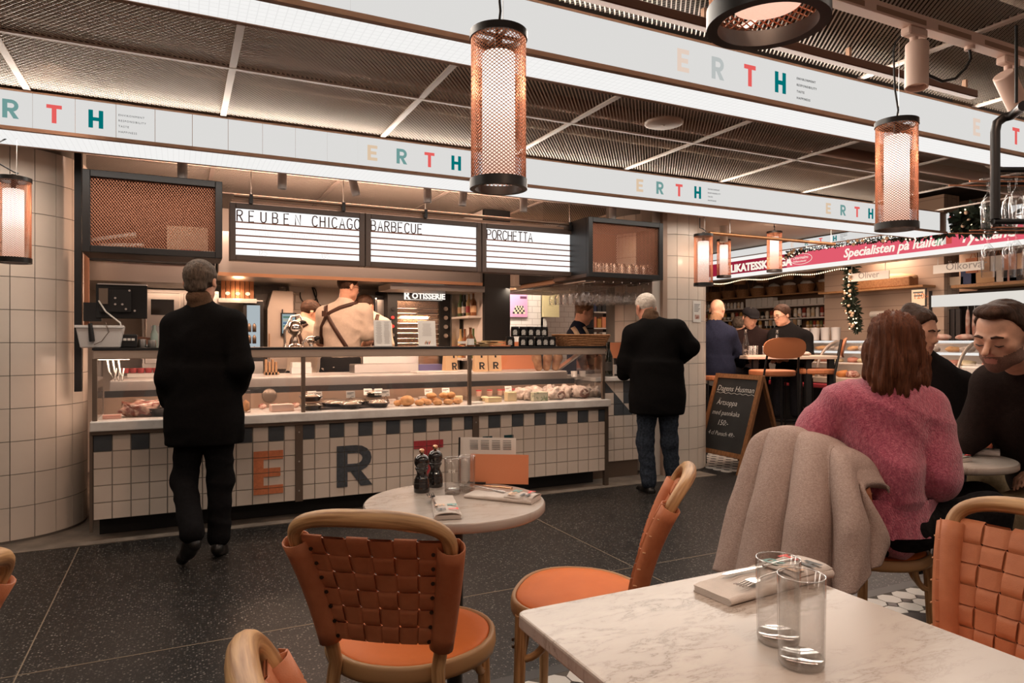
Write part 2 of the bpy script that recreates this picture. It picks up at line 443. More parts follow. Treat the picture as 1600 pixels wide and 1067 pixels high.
# ducts and pipes above the mesh
M_DUCT = mat('galvanised_duct', (.42, .30, .22), .5, .4, noise=.3, nscale=3); M_RUST = mat('painted_pipe', (.30, .15, .10), .6)
for p0, p1, r, m in (((-3, 3.15, 2.86), (7, 3.15, 2.86), .09, M_DUCT), ((-3, 3.95, 2.80), (7, 3.95, 2.80), .05, M_RUST), ((-2, 1.75, 2.83), (6, 1.75, 2.83), .10, M_DUCT),
                  ((4.4, 2.62, 2.74), (6.3, 3.5, 2.76), .05, M_DUCT), ((-3, 3.45, 2.74), (7, 3.45, 2.74), .02, M_DUCT), ((3.5, 1.3, 2.75), (5.5, 2.3, 2.78), .06, M_DUCT), ((0, 4.2, 2.72), (6, 4.2, 2.72), .025, M_DUCT),
                  ((-2, 5.5, 2.85), (4.5, 5.5, 2.85), .12, M_DUCT)):
    MB().cyl(p0, p1, r, n=12).build('duct', m, ce)
# loudspeaker disc in the mesh
sd = thing('ceiling_speaker', 'round flat beige speaker disc set in the mesh ceiling', 'speaker', tuple(atz(1037, 193, ZC-.002)))
MB().lathe([(0, -.012), (.10, -.010), (.115, -.004), (.115, .012)], 32).build('grille', mat('speaker_paint', (.45, .33, .26), .6), sd)
MB().lathe([(0, -.014), (.006, -.014), (.006, -.01)], 10).build('badge', M_TAUPE, sd)

# ================================================================== LIGHT-BOX FASCIAS
def fascia(name, label, y0, y1, x0, x1, j0, pitch, sets, pale):
    t = thing(name, label, 'light box', (0, 0, 0))
    zt, zb, zp = ZC + .003, 2.333, 2.352
    MB().box(x0, x1, y0+.014, y1, zb+.012, zt-.009).build('housing', M_TAUPE, t)
    MB().box(x0, x1, y0-.004, y0+.016, zt-.018, zt-.009).build('top_trim', M_TAUPE, t)
    MB().box(x0, x1, y0-.004, y0+.022, zb, zp).build('front_trim', M_TAUPE, t)
    MB().box(x0, x1, y1-.022, y1, zb, zb+.014).build('rear_trim', M_TAUPE, t)
    MB().box(x0, x1, y0+.022, y1-.022, zb+.003, zb+.011).build('diffuser', M_DIFF, t)
    pm = MB().box(.0015, pitch-.0015, 0, .012, zp, zt-.018).mesh('panel'); pm.materials.append(M_PANEL)
    k0, k1 = math.ceil((x0-j0)/pitch), math.floor((x1-j0)/pitch)
    for k in range(k0, k1): put('panel', pm, None, t, (j0+k*pitch, y0, 0))
    gl = {}
    for ch in 'ERTH':
        gl[ch] = glyph(ch, .068, .098, (0, 0, 0), (1, 0, 0), (0, 0, 1), (0, -1, 0), .0015).mesh('letter')
    for ks in sets:
        for n, ch in enumerate('ERTH'):
            x = j0 + (ks+n)*pitch + pitch/2 - .034
            if not x0 < x < x1 - .1: continue
            o = put('letter', gl[ch].copy(), {'E': P_EP if pale else P_E, 'R': P_RP if pale else P_R, 'T': P_T, 'H': P_H}[ch], t, (x, y0-.0005, 2.392))
            o['label'] = {'E': 'peach letter E', 'R': 'sage letter R', 'T': 'coral letter T', 'H': 'teal letter H'}[ch]
        x = j0 + (ks+4)*pitch + .012
        if x0 < x < x1 - .15:
            for r, w in enumerate(('ENVIRONMENT', 'RESPONSIBILITY', 'TASTE', 'HAPPINESS')):
                text(w, .0155, (x, y0-.001, 2.475 - r*.031), P_X, t, spacing=1.25)
    return t
fascia('light_box_fascia', 'long white light box over the deli counter, behind the hanging mesh lamps', 4.384, 4.755, -2.24, 7.12, -.315, .1925, (-4, 7, 18, 29), False)
fascia('light_box_fascia', 'long white light box across the top of the picture, nearer than the other', 2.353, 2.585, -1.4, 6.0, .53, .1925, (7, 18), True)
# angled end plate with the stacked logo
ep = thing('light_box_end_sign', 'small square logo plate on the far end of the long light box', 'sign', (7.125, 4.384, 0), math.radians(14))
MB().box(0, .26, 0, .012, 2.345, 2.548).build('plate', M_PANEL, ep)
for ch, (px_, pz), m in (('R', (.165, 2.52), P_X), ('T', (.165, 2.43), P_T), ('E', (.055, 2.52), P_T), ('H', (.055, 2.43), P_X)):
    glyph(ch, .05, .07, (px_, -.001, pz), (0, 0, -1), (1, 0, 0), (0, -1, 0), .001).build('letter', m, ep)

# ================================================================== COLUMNS (tiled, round)
def column(name, cx_, cy_, R, z0, pz, phase, a0, a1, ztop=2.56):
    c = struct(MB().lathe([(R-.010, 0), (R-.010, ztop)], 48, (cx_, cy_, 0)).build(name, M_GROUT))
    da = math.radians(15); w = R*da - .004
    n = 4; vs = []; g = .0022/R
    mb = MB()
    P = []
    for zz in (.002, pz-.002):
        for i in range(n+1):
            a = -da/2 + g + (da-2*g)*i/n
            P.append((R*math.cos(a), R*math.sin(a), zz))
    Q = [(p[0]*(R-.008)/R, p[1]*(R-.008)/R, p[2]) for p in P]
    mb.add(P+Q, [(i, i+1, n+2+i, n+1+i) for i in range(n)] + [(i, 2*n+2+i, 2*n+3+i, i+1) for i in range(n)] +
           [(n+1+i, n+2+i, 3*n+4+i, 3*n+3+i) for i in range(n)] + [(0, n+1, 3*n+3, 2*n+2), (n, 3*n+2, 4*n+3, 2*n+1)])
    me = mb.mesh('tile', auto=40); me.materials.append(M_TILE)
    for k in range(24):
        a = phase + k*da
        if not any(a0 <= a + q*2*PI <= a1 for q in (-1, 0, 1)): continue
        for r in range(-1, 13):
            z = z0 + r*pz
            if z < -.01 or z+pz > 2.6: continue
            o = put('tile', me, None, c, (cx_, cy_, z)); o.rotation_euler = (0, 0, a)
            o.rotation_euler = (random.uniform(-.0006, .0006), 0, a)
    return c
ac = math.atan2(-5.49, 1.052)             # direction from the left column to the eye
column('column', -1.052, 5.49, .488, .019, .199, ac + math.radians(5.6) - math.radians(7.5), ac - 1.7, ac + 1.9)
ac2 = math.atan2(-5.49, -4.245)
column('column', 4.245, 5.49, .488, .019, .199, ac2 + math.radians(2), ac2 - .9, ac2 + 1.9)
# partition that meets the right column, seen edge-on beside the old man
struct(MB().box(3.86, 3.95, 5.03, 5.30, 0, 2.56).build('trim_1', mat('partition_paint', (.62, .55, .48), .6)))
struct(MB().box(3.95, 4.0, 4.99, 5.1, 0, 2.56).build('trim_2', mat('door_frame_taupe', (.36, .25, .19), .6)))
# ================================================================== MATERIALS: counter and kitchen
M_MARBLE = mat('grey_white_marble', (.62, .57, .52), .28, col2=(.76, .72, .67), nscale=9, detail=8, thresh=(.35, .6))
M_MARBLEE = mat('rough_marble_edge', (.50, .43, .36), .6, col2=(.68, .62, .55), nscale=14)
M_WOOD = mat('oiled_wood', (.34, .17, .07), .45, col2=(.50, .27, .12), nscale=6, stretch=(1, 12, 12), bump=.06)
M_SALMON = mat('salmon_laminate', (.72, .27, .13), .5)
M_PAPERW = mat('white_card', (.80, .76, .70), .7)
M_KRAFT = mat('kraft_paper', (.62, .40, .22), .8)
M_INK = mat('black_ink', (.02, .018, .018), .6)
M_RED = mat('red_paint', (.55, .06, .06), .45)
M_WALLT = mat('kitchen_wall_tile', (.72, .64, .56), .3)
M_CHROME = mat('chrome', (.80, .76, .72), .10, 1.0)
M_DARKGL = mat('dark_glass', (.02, .018, .016), .08, spec=.8)

# ================================================================== DISPLAY COUNTER
XL, XR, YF = -.4705, 3.2395, 4.86
TP, TH_ = .10125, .104
ct = thing('display_counter', 'long tiled deli counter with big coloured letters and a glass case on top', 'counter', (0, 0, 0))
MB().box(XL+.02, XR-.02, 5.02, 5.62, .005, .135).build('plinth', M_BLACKM, ct)
MB().box(XL+.002, XR-.002, YF+.007, 5.60, .13, .672).build('carcass', M_GROUT, ct)
def tile_mesh(w, h, t=.008, m=M_TILE, c=.0022, g=.0016):
    a = g; mb = MB()
    P = [(a, 0+t, a), (w-a, t, a), (w-a, t, h-a), (a, t, h-a)]; Q = [(a+c, 0, a+c), (w-a-c, 0, a+c), (w-a-c, 0, h-a-c), (a+c, 0, h-a-c)]
    mb.add(P+Q, [(4, 5, 6, 7), (0, 1, 5, 4), (1, 2, 6, 5), (2, 3, 7, 6), (3, 0, 4, 7)])
    me = mb.mesh('tile'); me.materials.append(m); return me
tmW, tmD = tile_mesh(TP, TH_), tile_mesh(TP, TH_, m=M_TILED)
POSTX = ((.714, .765), (2.025, 2.078))
half = {}
for i in range(37):
    for r in range(5):
        x0, x1 = XL + i*TP, XL + (i+1)*TP
        if any(x0 >= a-.004 and x1 <= b+.004 for a, b in POSTX): continue
        w = min(x1, XR) - x0
        if w < .03: continue
        dark = (r == 4 and i % 2 == 0)
        me = tmD if dark else tmW
        if w < TP - .003:
            k = (round(w, 3), dark)
            if k not in half: half[k] = tile_mesh(w, TH_, m=M_TILED if dark else M_TILE)
            me = half[k]
        o = put('tile', me, None, ct, (x0, YF, .13 + r*TH_))
        o.rotation_euler = (random.uniform(-.004, .004), 0, random.uniform(-.004, .004))
for a, b in POSTX:
    p = MB().box(a, b, YF-.010, YF+.01, .125, .672).build('post', M_STEELD, ct, bevel=.002)
    mb = MB()
    for z in (.20, .40, .60): mb.cyl(((a+b)/2, YF-.010, z), ((a+b)/2, YF-.014, z), .006, n=10)
    mb.build('screw', M_STEEL, p)
MB().box(XR-.006, XR+.03, YF-.006, YF+.03, 0, .672).build('end_post', M_STEELD, ct)
MB().box(XL-.018, XL, YF-.006, YF+.03, 0.06, .672).build('end_post', M_STEELD, ct)
MB().box(XL-.008, XR+.02, YF-.022, YF+.01, .650, .674).build('rail_under_ledge', M_STEELD, ct, bevel=.003)
MB().box(XL-.013, XR+.028, 4.81, 5.34, .674, .734).build('marble_ledge', M_MARBLE, ct, bevel=.006, segs=2)
# big letters printed over the tiles, cut where the joints run
def cells(x0, z0):
    xs = [(XL + i*TP + .002 - x0, XL + (i+1)*TP - .002 - x0) for i in range(37)]
    zs = [(.13 + r*TH_ + .002 - z0, .13 + (r+1)*TH_ - .002 - z0) for r in range(5)]
    return xs, zs
for ch, x0, w, m, lb in (('E', .447, .200, mat('counter_print_orange', (.60, .19, .08), .5, noise=.12, nscale=60), 'orange letter E'), ('R', .995, .240, mat('counter_print_slate', (.06, .068, .078), .5, noise=.25, nscale=60), 'slate letter R'),
                  ('T', 1.555, .225, mat('counter_print_crimson', (.42, .045, .055), .5, noise=.12, nscale=60), 'crimson letter T'), ('H', 2.110, .256, mat('counter_print_petrol', (.006, .05, .058), .5, noise=.25, nscale=60), 'petrol letter H')):
    glyph(ch, w, .29, (x0, YF-.003, .195), (1, 0, 0), (0, 0, 1), (0, -1, 0), .003, cells(x0, .195)).build('letter', m, ct)['label'] = lb
# glass case
for x in (-.461, .769, 2.004, 3.223):
    MB().box(x-.013, x+.013, YF-.006, YF+.02, .734, 1.115).build('case_post', M_STEELD, ct, bevel=.002)
MB().box(XL, XR, YF-.008, YF+.03, 1.112, 1.166).build('top_rail', mat('satin_rail', (.50, .39, .31), .35, .5), ct, bevel=.004, segs=2)
MB().box(XL-.004, XR+.004, YF-.012, 5.34, 1.166, 1.180).build('top_shelf', M_BLACK, ct)
MB().box(XL+.01, XR-.06, YF+.16, 5.30, 1.120, 1.164).build('lamp_housing', M_STEEL, ct)
for a, b in ((-.446, .754), (.784, 1.989), (2.019, 3.208)):
    MB().box(a, b, YF+.004, YF+.008, .738, 1.112).build('glass_pane', M_GLASS, ct)
MB().box(XR-.016, XR-.012, YF+.02, 5.3, .738, 1.11).build('glass_pane', M_GLASS, ct)
MB().box(XL+.012, XL+.016, YF+.02, 5.3, .738, 1.11).build('glass_pane', M_GLASS, ct)
MB().box(XL+.02, XR-.02, 5.30, 5.34, .734, .842).build('case_back', mat('case_back_steel', (.34, .235, .17), .4, .5), ct)
MB().box(XL+.02, XR-.02, 5.33, 5.345, .842, .885).build('painted_shadow_strip', M_BLACKM, ct)  # matt black strip stands in for the shade under the worktop edge
mb = MB(); mb.bar((XR-.03, 5.62, .955), (XR-.03, 5.14, 1.15), .03, .03); mb.build('end_strut', M_STEEL, ct)
MB().box(XR-.045, XR-.015, 5.60, 5.64, .60, .965).build('end_strut_post', M_STEELD, ct)
# the staff's marble worktop behind the case
wk = thing('worktop', 'marble staff worktop running behind the glass case', 'worktop', (0, 0, 0))
MB().box(XL+.05, XR-.08, 5.36, 5.98, .90, .956).build('slab', M_MARBLE, wk, bevel=.004)
MB().box(XL+.05, XR-.08, 5.64, 5.95, .02, .90).build('cabinet', M_STEEL, wk)
MB().box(XL+.05, XR-.08, 5.35, 5.36, .885, .945).build('edge_strip', M_STEEL, wk)

# ---- bar counter beside the old man
bc = thing('bar_counter', 'shorter tiled bar counter with dark triangles beside the old man', 'counter', (0, 0, 0))
B0, B1, BY = 3.285, 3.765, 5.09
MB().box(B0, B1, BY+.007, 5.7, .15, .868).build('carcass', M_GROUT, bc)
MB().box(B0, B1, BY+.03, 5.7, .0045, .152).build('kick_plate', M_STEELD, bc)
def tri_mesh(kind):
    w, h = TP, TH_; g = .0016
    a, b, c, d = (g, 0, g), (w-g, 0, g), (w-g, 0, h-g), (g, 0, h-g)
    return ((a, b, d), (b, c, d)) if kind else ((a, b, c), (a, c, d))
pat = {6: 'LR', 5: 'DW', 4: 'wD', }
rng = random.Random(3)
for i in range(5):
    for r in range(7):
        x0 = B0 + i*TP; w = min(TP, B1-x0)
        if w < .02: continue
        z0 = .15 + r*.1025
        code = 'W'
        if r == 6: code = 'WTWDTW'[i]
        elif r == 5: code = 'DWTDWT'[i]
        elif r == 4: code = 'DWDTWD'[i]
        if code == 'T':
            for n, tri in enumerate(tri_mesh((i+r) % 2)):
                mb = MB(); mb.add([tri[0], tri[1], tri[2]] + [(p[0], .008, p[2]) for p in tri], [(0, 1, 2), (0, 3, 4, 1), (1, 4, 5, 2), (2, 5, 3, 0)])
                mb.build('tile', [M_TILED, M_TILE][n], bc, loc=(x0, BY, z0))
        else:
            k = ('b', round(w, 3), code)
            if k not in half: half[k] = tile_mesh(w, .1025, m=M_TILED if code == 'D' else M_TILE)
            put('tile', half[k], None, bc, (x0, BY, z0))
MB().box(B0-.012, B1, BY-.03, 5.70, .868, .905).build('marble_top', M_MARBLE, bc, bevel=.004)

# ================================================================== KITCHEN SHELL
YW = 7.45
struct(MB().box(-1.6, 2.66, YW, YW+.1, 0, 3.05).build('wall_back', M_WALLT))
struct(MB().box(-1.7, -1.6, 5.6, YW, 0, 3.05).build('wall_left', mat('kitchen_left_wall', (.30, .22, .17), .7)))
struct(MB().box(-4.6, -4.5, -1.6, 9.2, 0, 3.05).build('wall_far_left', mat('hall_wall', (.35, .27, .21), .8)))
# stone-like wall tiles between the cabinets, irregular
sw = bpy.data.objects['wall_back']
rr = random.Random(5); z = 1.34
while z < 2.0:
    x = .56 + rr.uniform(0, .06); h = rr.uniform(.05, .085)
    while x < 1.15:
        w = rr.uniform(.05, .16)
        MB().box(x+.003, min(x+w, 1.17)-.003, YW-.012, YW, z+.003, z+h-.003).build('stone_tile', M_WALLT, sw, bevel=.003)
        x += w
    z += h
# steel hoods
hd = thing('extractor_hood', 'long brushed steel extractor hood over the kitchen behind the lit menus', 'hood', (0, 0, 0))
YH = 6.15
pL = aty(345, 428, YH); pR = aty(752, 444, YH)
zl = 1.79
mb = MB(); mb.box(pL.x-.02, pR.x, YH, YW, zl, 2.14); mb.build('canopy', M_STEEL, hd, bevel=.004)
MB().box(pL.x-.02, pR.x+.01, YH-.012, YH+.02, zl-.025, zl+.004).build('lip', mat('copper_lip', (.75, .42, .25), .3, .8), hd)
MB().box(pR.x-.9, pR.x+.05, YH+.03, YH+.45, zl-.085, zl-.03).build('filter_box', M_STEEL, hd)
hd2 = thing('extractor_hood', 'lower steel hood at the kitchen end by the tiled column', 'hood', (0, 0, 0))
MB().box(-1.0, pL.x-.03, 6.3, YW, 1.70, 2.14).build('canopy', M_STEEL, hd2, bevel=.004)
MB().box(-.98, pL.x-.04, 6.27, 6.34, 1.86, 1.915).build('dark_slot', M_BLACKM, hd2)
# dark steel post with salmon strip at the column
ps = thing('steel_post', 'dark steel post with a copper strip between tiled column and kitchen', 'post', (0, 0, 0))
MB().box(-.60, -.56, 5.14, 5.20, .9, 2.55).build('upright', M_BLACK, ps)
MB().box(-.553, -.525, 5.2, 5.23, 1.2, 1.86).build('copper_strip', M_COPPER, ps)
# ================================================================== FURNITURE IN FRONT
FW = Vector((SY, CYW, 0)); RT = Vector((CYW, -SY, 0))
def vp(lat, d, z=0.): return FW*d + RT*lat + Vector((0, 0, z))      # a spot given by how far to the side and how far away it stands
M_ASH = mat('steamed_beech', (.32, .155, .06), .42, col2=(.58, .34, .155), nscale=9, stretch=(12, 12, .7), bump=.08, bscale=30, thresh=(.38, .60), grain=True)
M_LEA = mat('cognac_leather', (.45, .150, .066), .50, col2=(.53, .19, .086), nscale=30, bump=.10, bscale=420, spec=.35)  # same leather as the seat, darker copy for the shaded back
M_LEAS = mat('cognac_leather_lit_seat', (.74, .185, .042), .5, spec=.2, col2=(.80, .215, .055), nscale=9, bump=.05, bscale=400)  # brighter copy of the back leather, the light on the seat is in its colour
M_LEAE = mat('raw_leather_edge', (.70, .40, .22), .8)
M_RIVET = mat('dark_rivet', (.10, .06, .04), .3, .9)

def back_pt(s, t, off=0.):
    """chair back: s across (-1..1), t up (0 at the seat, 1 at the top); off moves it backwards"""
    w = .126 + .066*t
    lean = .030*t + .100*t*t
    y = -.185 - lean - .014*(1 - s*s) - off
    return Vector((s*w, y, .455 + .377*t - .004*off))
RIV = MB().cyl((0, -.006, 0), (0, -.010, 0), .0045, n=8).mesh('rivet')
def make_chair(label, group='bentwood chairs with woven leather backs'):
    t = thing('bentwood_chair', label, 'chair', (0, 0, 0), 0, group)
    # bent hoop with both rear legs: one long tube
    path = [(-.165, -.262, .0), (-.147, -.222, .22)]
    for k in range(9):
        path.append(tuple(back_pt(-1, k/8*.82)))
    top = []
    for k in range(1, 24):
        a = PI - PI*k/24
        cx = math.copysign(abs(math.cos(a))**.62, math.cos(a)); sz = abs(math.sin(a))**.62
        tt = .82 + .18*sz; p = back_pt(cx, tt); p.x = cx*(.126 + .066*.82); p.z += .006*(1-cx*cx)
        top.append(tuple(p))
    path += top + [(-p[0], p[1], p[2]) for p in path[::-1]]
    n = len(path); rad = [.0165 + .0035*math.exp(-((i-(n-1)/2)/5)**2) for i in range(n)]
    MB().tube(path, rad, 12).build('back_hoop', M_ASH, t)
    # seat rim and leather pad
    out = []
    for k in range(40):
        a = 2*PI*k/40; c, s_ = math.cos(a), math.sin(a)
        x = .222*math.copysign(abs(c)**.80, c); y = .205*math.copysign(abs(s_)**.80, s_)
        if y < 0: x *= 1 - .30*(-y/.205)**1.5
        out.append((x, y - .005))
    mb = MB(); prof = [(1.0, .418), (1.01, .43), (1.0, .452), (.975, .459), (.94, .459), (.93, .452), (.93, .44), (.93, .418)]
    pts = [(x*f, y*f, z) for f, z in prof for x, y in out]
    mb.grid(pts, 40, len(prof), True); mb.f += [tuple(i for i in range(40))]; mb.mi.append(0); mb.sm.append(False)
    mb.build('seat_rim', M_ASH, t)
    mb = MB(); prof = [(.928, .440), (.925, .455), (.90, .4595), (.75, .4605), (.45, .4595), (.2, .459)]
    pts = [(x*f, y*f, z) for f, z in prof for x, y in out]; mb.grid(pts, 40, len(prof), True)
    mb.f.append(tuple(range(len(pts)-40, len(pts)))); mb.mi.append(0); mb.sm.append(True)
    mb.build('seat', M_LEAS, t)
    for sx in (-1, 1):
        MB().tube([(sx*.176, .150, .0), (sx*.172, .146, .20), (sx*.165, .140, .43)], [.0135, .0165, .019], 10).build('leg', M_ASH, t)
        br = [(sx*(.168-.085*math.sin(a)), .142, .415-.11*math.cos(a)) for a in [i*PI/2/8 for i in range(9)]]
        p = MB().tube(br, .011, 8).build('corner_bracket', M_ASH, t)
        MB().cyl((sx*.172, .160, .36), (sx*.172, .166, .36), .005, n=8).cyl((sx*.172, .160, .34), (sx*.172, .166, .34), .005, n=8).build('bolt', M_RIVET, p)
        br = [(sx*.166, .142-.085*math.sin(a), .415-.11*math.cos(a)) for a in [i*PI/2/8 for i in range(9)]]
        MB().tube(br, .011, 8).build('corner_bracket', M_ASH, t)
        # leather sleeve round the upright
        sp = [back_pt(sx*1.0, .14 + .70*k/8) for k in range(9)]
        sl = MB().tube([p + Vector((0, 0, 0)) for p in sp], [.0235 + .0035*k/8 for k in range(9)], 14, caps=False, flat=1.15).build('leather_sleeve', M_LEA, t)
        mod = sl.modifiers.new('thick', 'SOLIDIFY'); mod.thickness = .003; mod.offset = 0
        for k in range(7):
            p = back_pt(sx*.80, .19 + .60*k/6); put('rivet', RIV, M_RIVET, sl, p)
        for k in range(5):
            p = back_pt(sx*1.0, .24 + .52*k/4) + Vector((sx*.0255, .004, 0)); MB().obox(p, (.003, .030, .003)).build('strap_slit', M_LEAE, sl)
    # woven straps: six lying, six standing
    NR, NC = 6, 6; T0, T1 = .165, .875
    def amp(c, r): return .0050 if (c + r) % 2 == 0 else -.0050
    for r in range(NR):
        ta, tb = T0 + (T1-T0)*(r+.045)/NR, T0 + (T1-T0)*(r+.955)/NR
        pts = []; nu = 55
        for off in (.0013, -.0013):
            for tt in ((ta, tb) if off > 0 else (tb, ta)):
                for k in range(nu):
                    s_ = -1 + 2*k/(nu-1); f = (s_*1.09+.90)/1.80*NC; c = f - .5
                    c0 = math.floor(c); w = c - c0; q = w*w*(3-2*w); q = min(1, max(0, (w-.36)/.28)); q = q*q*(3-2*q)
                    a = amp(c0, r)*(1-q) + amp(c0+1, r)*q
                    wr = max(0, min(1, (abs(s_) - .84)/.10)); wr = wr*wr*(3-2*wr)       # the ends wrap over the front of the sleeve
                    pts.append(tuple(back_pt(s_*1.09, tt, a*(1-wr) - .0285*wr + .012*max(0, abs(s_)-.965)/.035 + off)))
        mb = MB(); mb.grid(pts, nu, 4); mb.add(pts[:nu] + pts[-nu:], [(k, k+1, nu+k+1, nu+k) for k in range(nu-1)])
        mb.build('lying_strap', M_LEA, t, auto=50)
    for c in range(NC):
        sa, sb = -.90 + 1.80*(c+.05)/NC, -.90 + 1.80*(c+.95)/NC
        pts = []; nu = 37
        for off in (.0013, -.0013):
            for ss in ((sa, sb) if off > 0 else (sb, sa)):
                for k in range(nu):
                    g = -.06 + k/(nu-1)*1.12; f = g*NR - .5; r0 = math.floor(f); w = f - r0
                    q = min(1, max(0, (w-.36)/.28)); q = q*q*(3-2*q)
                    a = -amp(c, r0)*(1-q) - amp(c, r0+1)*q
                    g2 = min(1.012, max(-.012, g))
                    if g > 1.0 or g < 0: a = -.005 if g < 0 else a
                    pts.append(tuple(back_pt(ss, T0 + (T1-T0)*g2, a + off)))
        mb = MB(); mb.grid(pts, nu, 4); mb.add(pts[:nu] + pts[-nu:], [(k, k+1, nu+k+1, nu+k) for k in range(nu-1)])
        mb.build('standing_strap', M_LEA, t, auto=50)
    return t
def head(deg): return -(YAW + math.radians(deg))       # turned deg to the right of the viewing direction
def at_back(lat, d, deg):
    """seat origin for a chair whose back foot line is at (lat, d)"""
    h = YAW + math.radians(deg); return vp(lat, d) + Vector((math.sin(h), math.cos(h), 0))*.19
ch1 = make_chair('woven leather chair seen from behind at the round marble table')
ch1.location = at_back(-.298, 1.615, 9); ch1.rotation_euler = (0, 0, head(9))
G = 'bentwood chairs with woven leather backs'
dup(ch1, 'empty leather chair seen edge-on between round table and square marble table', vp(.205, 2.10), head(-75), G)
dup(ch1, 'leather chair cut by the bottom edge, only its bent hoop tip showing', vp(-.288, .775) + Vector((.315, 0, 0)), -PI/2, G)
dup(ch1, 'leather chair at the left border, only one sleeve corner showing', vp(-1.255, 1.12), head(-90), G)
dup(ch1, 'woven leather chair at the right border, facing the square marble table', (1.43, .862, 0), PI/2, G)
c6 = dup(ch1, 'leather chair under the pink-sweatered person with a beige coat over its back', (2.40, 1.80, 0), -math.radians(88), G); c6.scale = (1, 1, .935)

# ---- tables
def vein_marble():
    m = bpy.data.materials.new('veined_marble'); m.use_nodes = True; nt = m.node_tree; b = nt.nodes['Principled BSDF']
    tc = nt.nodes.new('ShaderNodeTexCoord'); mp = nt.nodes.new('ShaderNodeMapping'); nt.links.new(tc.outputs['Object'], mp.inputs[0])
    mp.inputs['Rotation'].default_value = (0, 0, .55); mp.inputs['Scale'].default_value = (1, 3.0, 1)
    n = nt.nodes.new('ShaderNodeTexNoise'); n.inputs['Scale'].default_value = 9; n.inputs['Detail'].default_value = 8; n.inputs['Roughness'].default_value = .66; n.inputs['Distortion'].default_value = .35
    nt.links.new(mp.outputs[0], n.inputs['Vector'])
    r = nt.nodes.new('ShaderNodeValToRGB'); e = r.color_ramp.elements
    e[0].position = .40; e[0].color = (.46, .39, .335, 1); e[1].position = .60; e[1].color = (.50, .43, .37, 1)
    k = e.new(.500); k.color = (.20, .145, .115, 1); k = e.new(.478); k.color = (.42, .35, .295, 1); k = e.new(.522); k.color = (.42, .35, .295, 1)
    nt.links.new(n.outputs['Fac'], r.inputs[0])
    n2 = nt.nodes.new('ShaderNodeTexNoise'); n2.inputs['Scale'].default_value = 2.2; n2.inputs['Detail'].default_value = 3; nt.links.new(mp.outputs[0], n2.inputs['Vector'])
    r2 = nt.nodes.new('ShaderNodeMapRange'); r2.inputs[1].default_value = .40; r2.inputs[2].default_value = .56; nt.links.new(n2.outputs['Fac'], r2.inputs[0])
    mx = nt.nodes.new('ShaderNodeMix'); mx.data_type = 'RGBA'; nt.links.new(r2.outputs[0], mx.inputs[0]); mx.inputs[6].default_value = (.48, .41, .355, 1); nt.links.new(r.outputs[0], mx.inputs[7])
    nt.links.new(mx.outputs[2], b.inputs['Base Color']); b.inputs['Roughness'].default_value = .25
    return m
M_VEIN = vein_marble()
TZ = .74
ft = thing('square_table', 'square veined marble table with two tall tumblers in the corner nearest us', 'table', (.85, .75, 0))
def rrect(x0, x1, y0, y1, r, n=6):
    P = []
    for cx, cy_, a0 in ((x1-r, y1-r, 0), (x0+r, y1-r, PI/2), (x0+r, y0+r, PI), (x1-r, y0+r, 1.5*PI)):
        P += [(cx + r*math.cos(a0+PI/2*k/n), cy_ + r*math.sin(a0+PI/2*k/n)) for k in range(n+1)]
    return P
MB().prism(rrect(-.312, .300, -.36, .345, .022), (0, 0, .026), (0, 0, TZ-.026)).build('table_top', M_VEIN, ft, bevel=.004, segs=2)
def pedestal(t, r=.2):
    MB().lathe([(0, .0), (r, .0), (r, .008), (r*.9, .018), (.03, .03), (0, .03)], 32).build('base_plate', M_BLACK, t)
    MB().cyl((0, 0, .02), (0, 0, TZ-.03), .024, n=16).build('pillar', M_BLACK, t)
    mb = MB(); mb.obox((0, 0, TZ-.032), (.34, .05, .01)); mb.obox((0, 0, TZ-.032), (.05, .34, .01)); mb.build('top_bracket', M_BLACK, t)
pedestal(ft, .24)
def round_table(lat, d, label):
    t = thing('round_table', label, 'table', vp(lat, d), 0, 'round marble tables')
    R = .272
    MB().lathe([(0, TZ-.028), (R-.006, TZ-.028), (R, TZ-.022), (R, TZ-.005), (R-.004, TZ), (0, TZ)], 64, smooth=False).build('table_top', M_VEIN, t, auto=50)
    pedestal(t); return t
round_table(-.172, 2.068, 'round marble table with pepper mills and an orange menu stand')
round_table(1.785, 2.86, 'round marble table between the pink sweater and the bearded person')

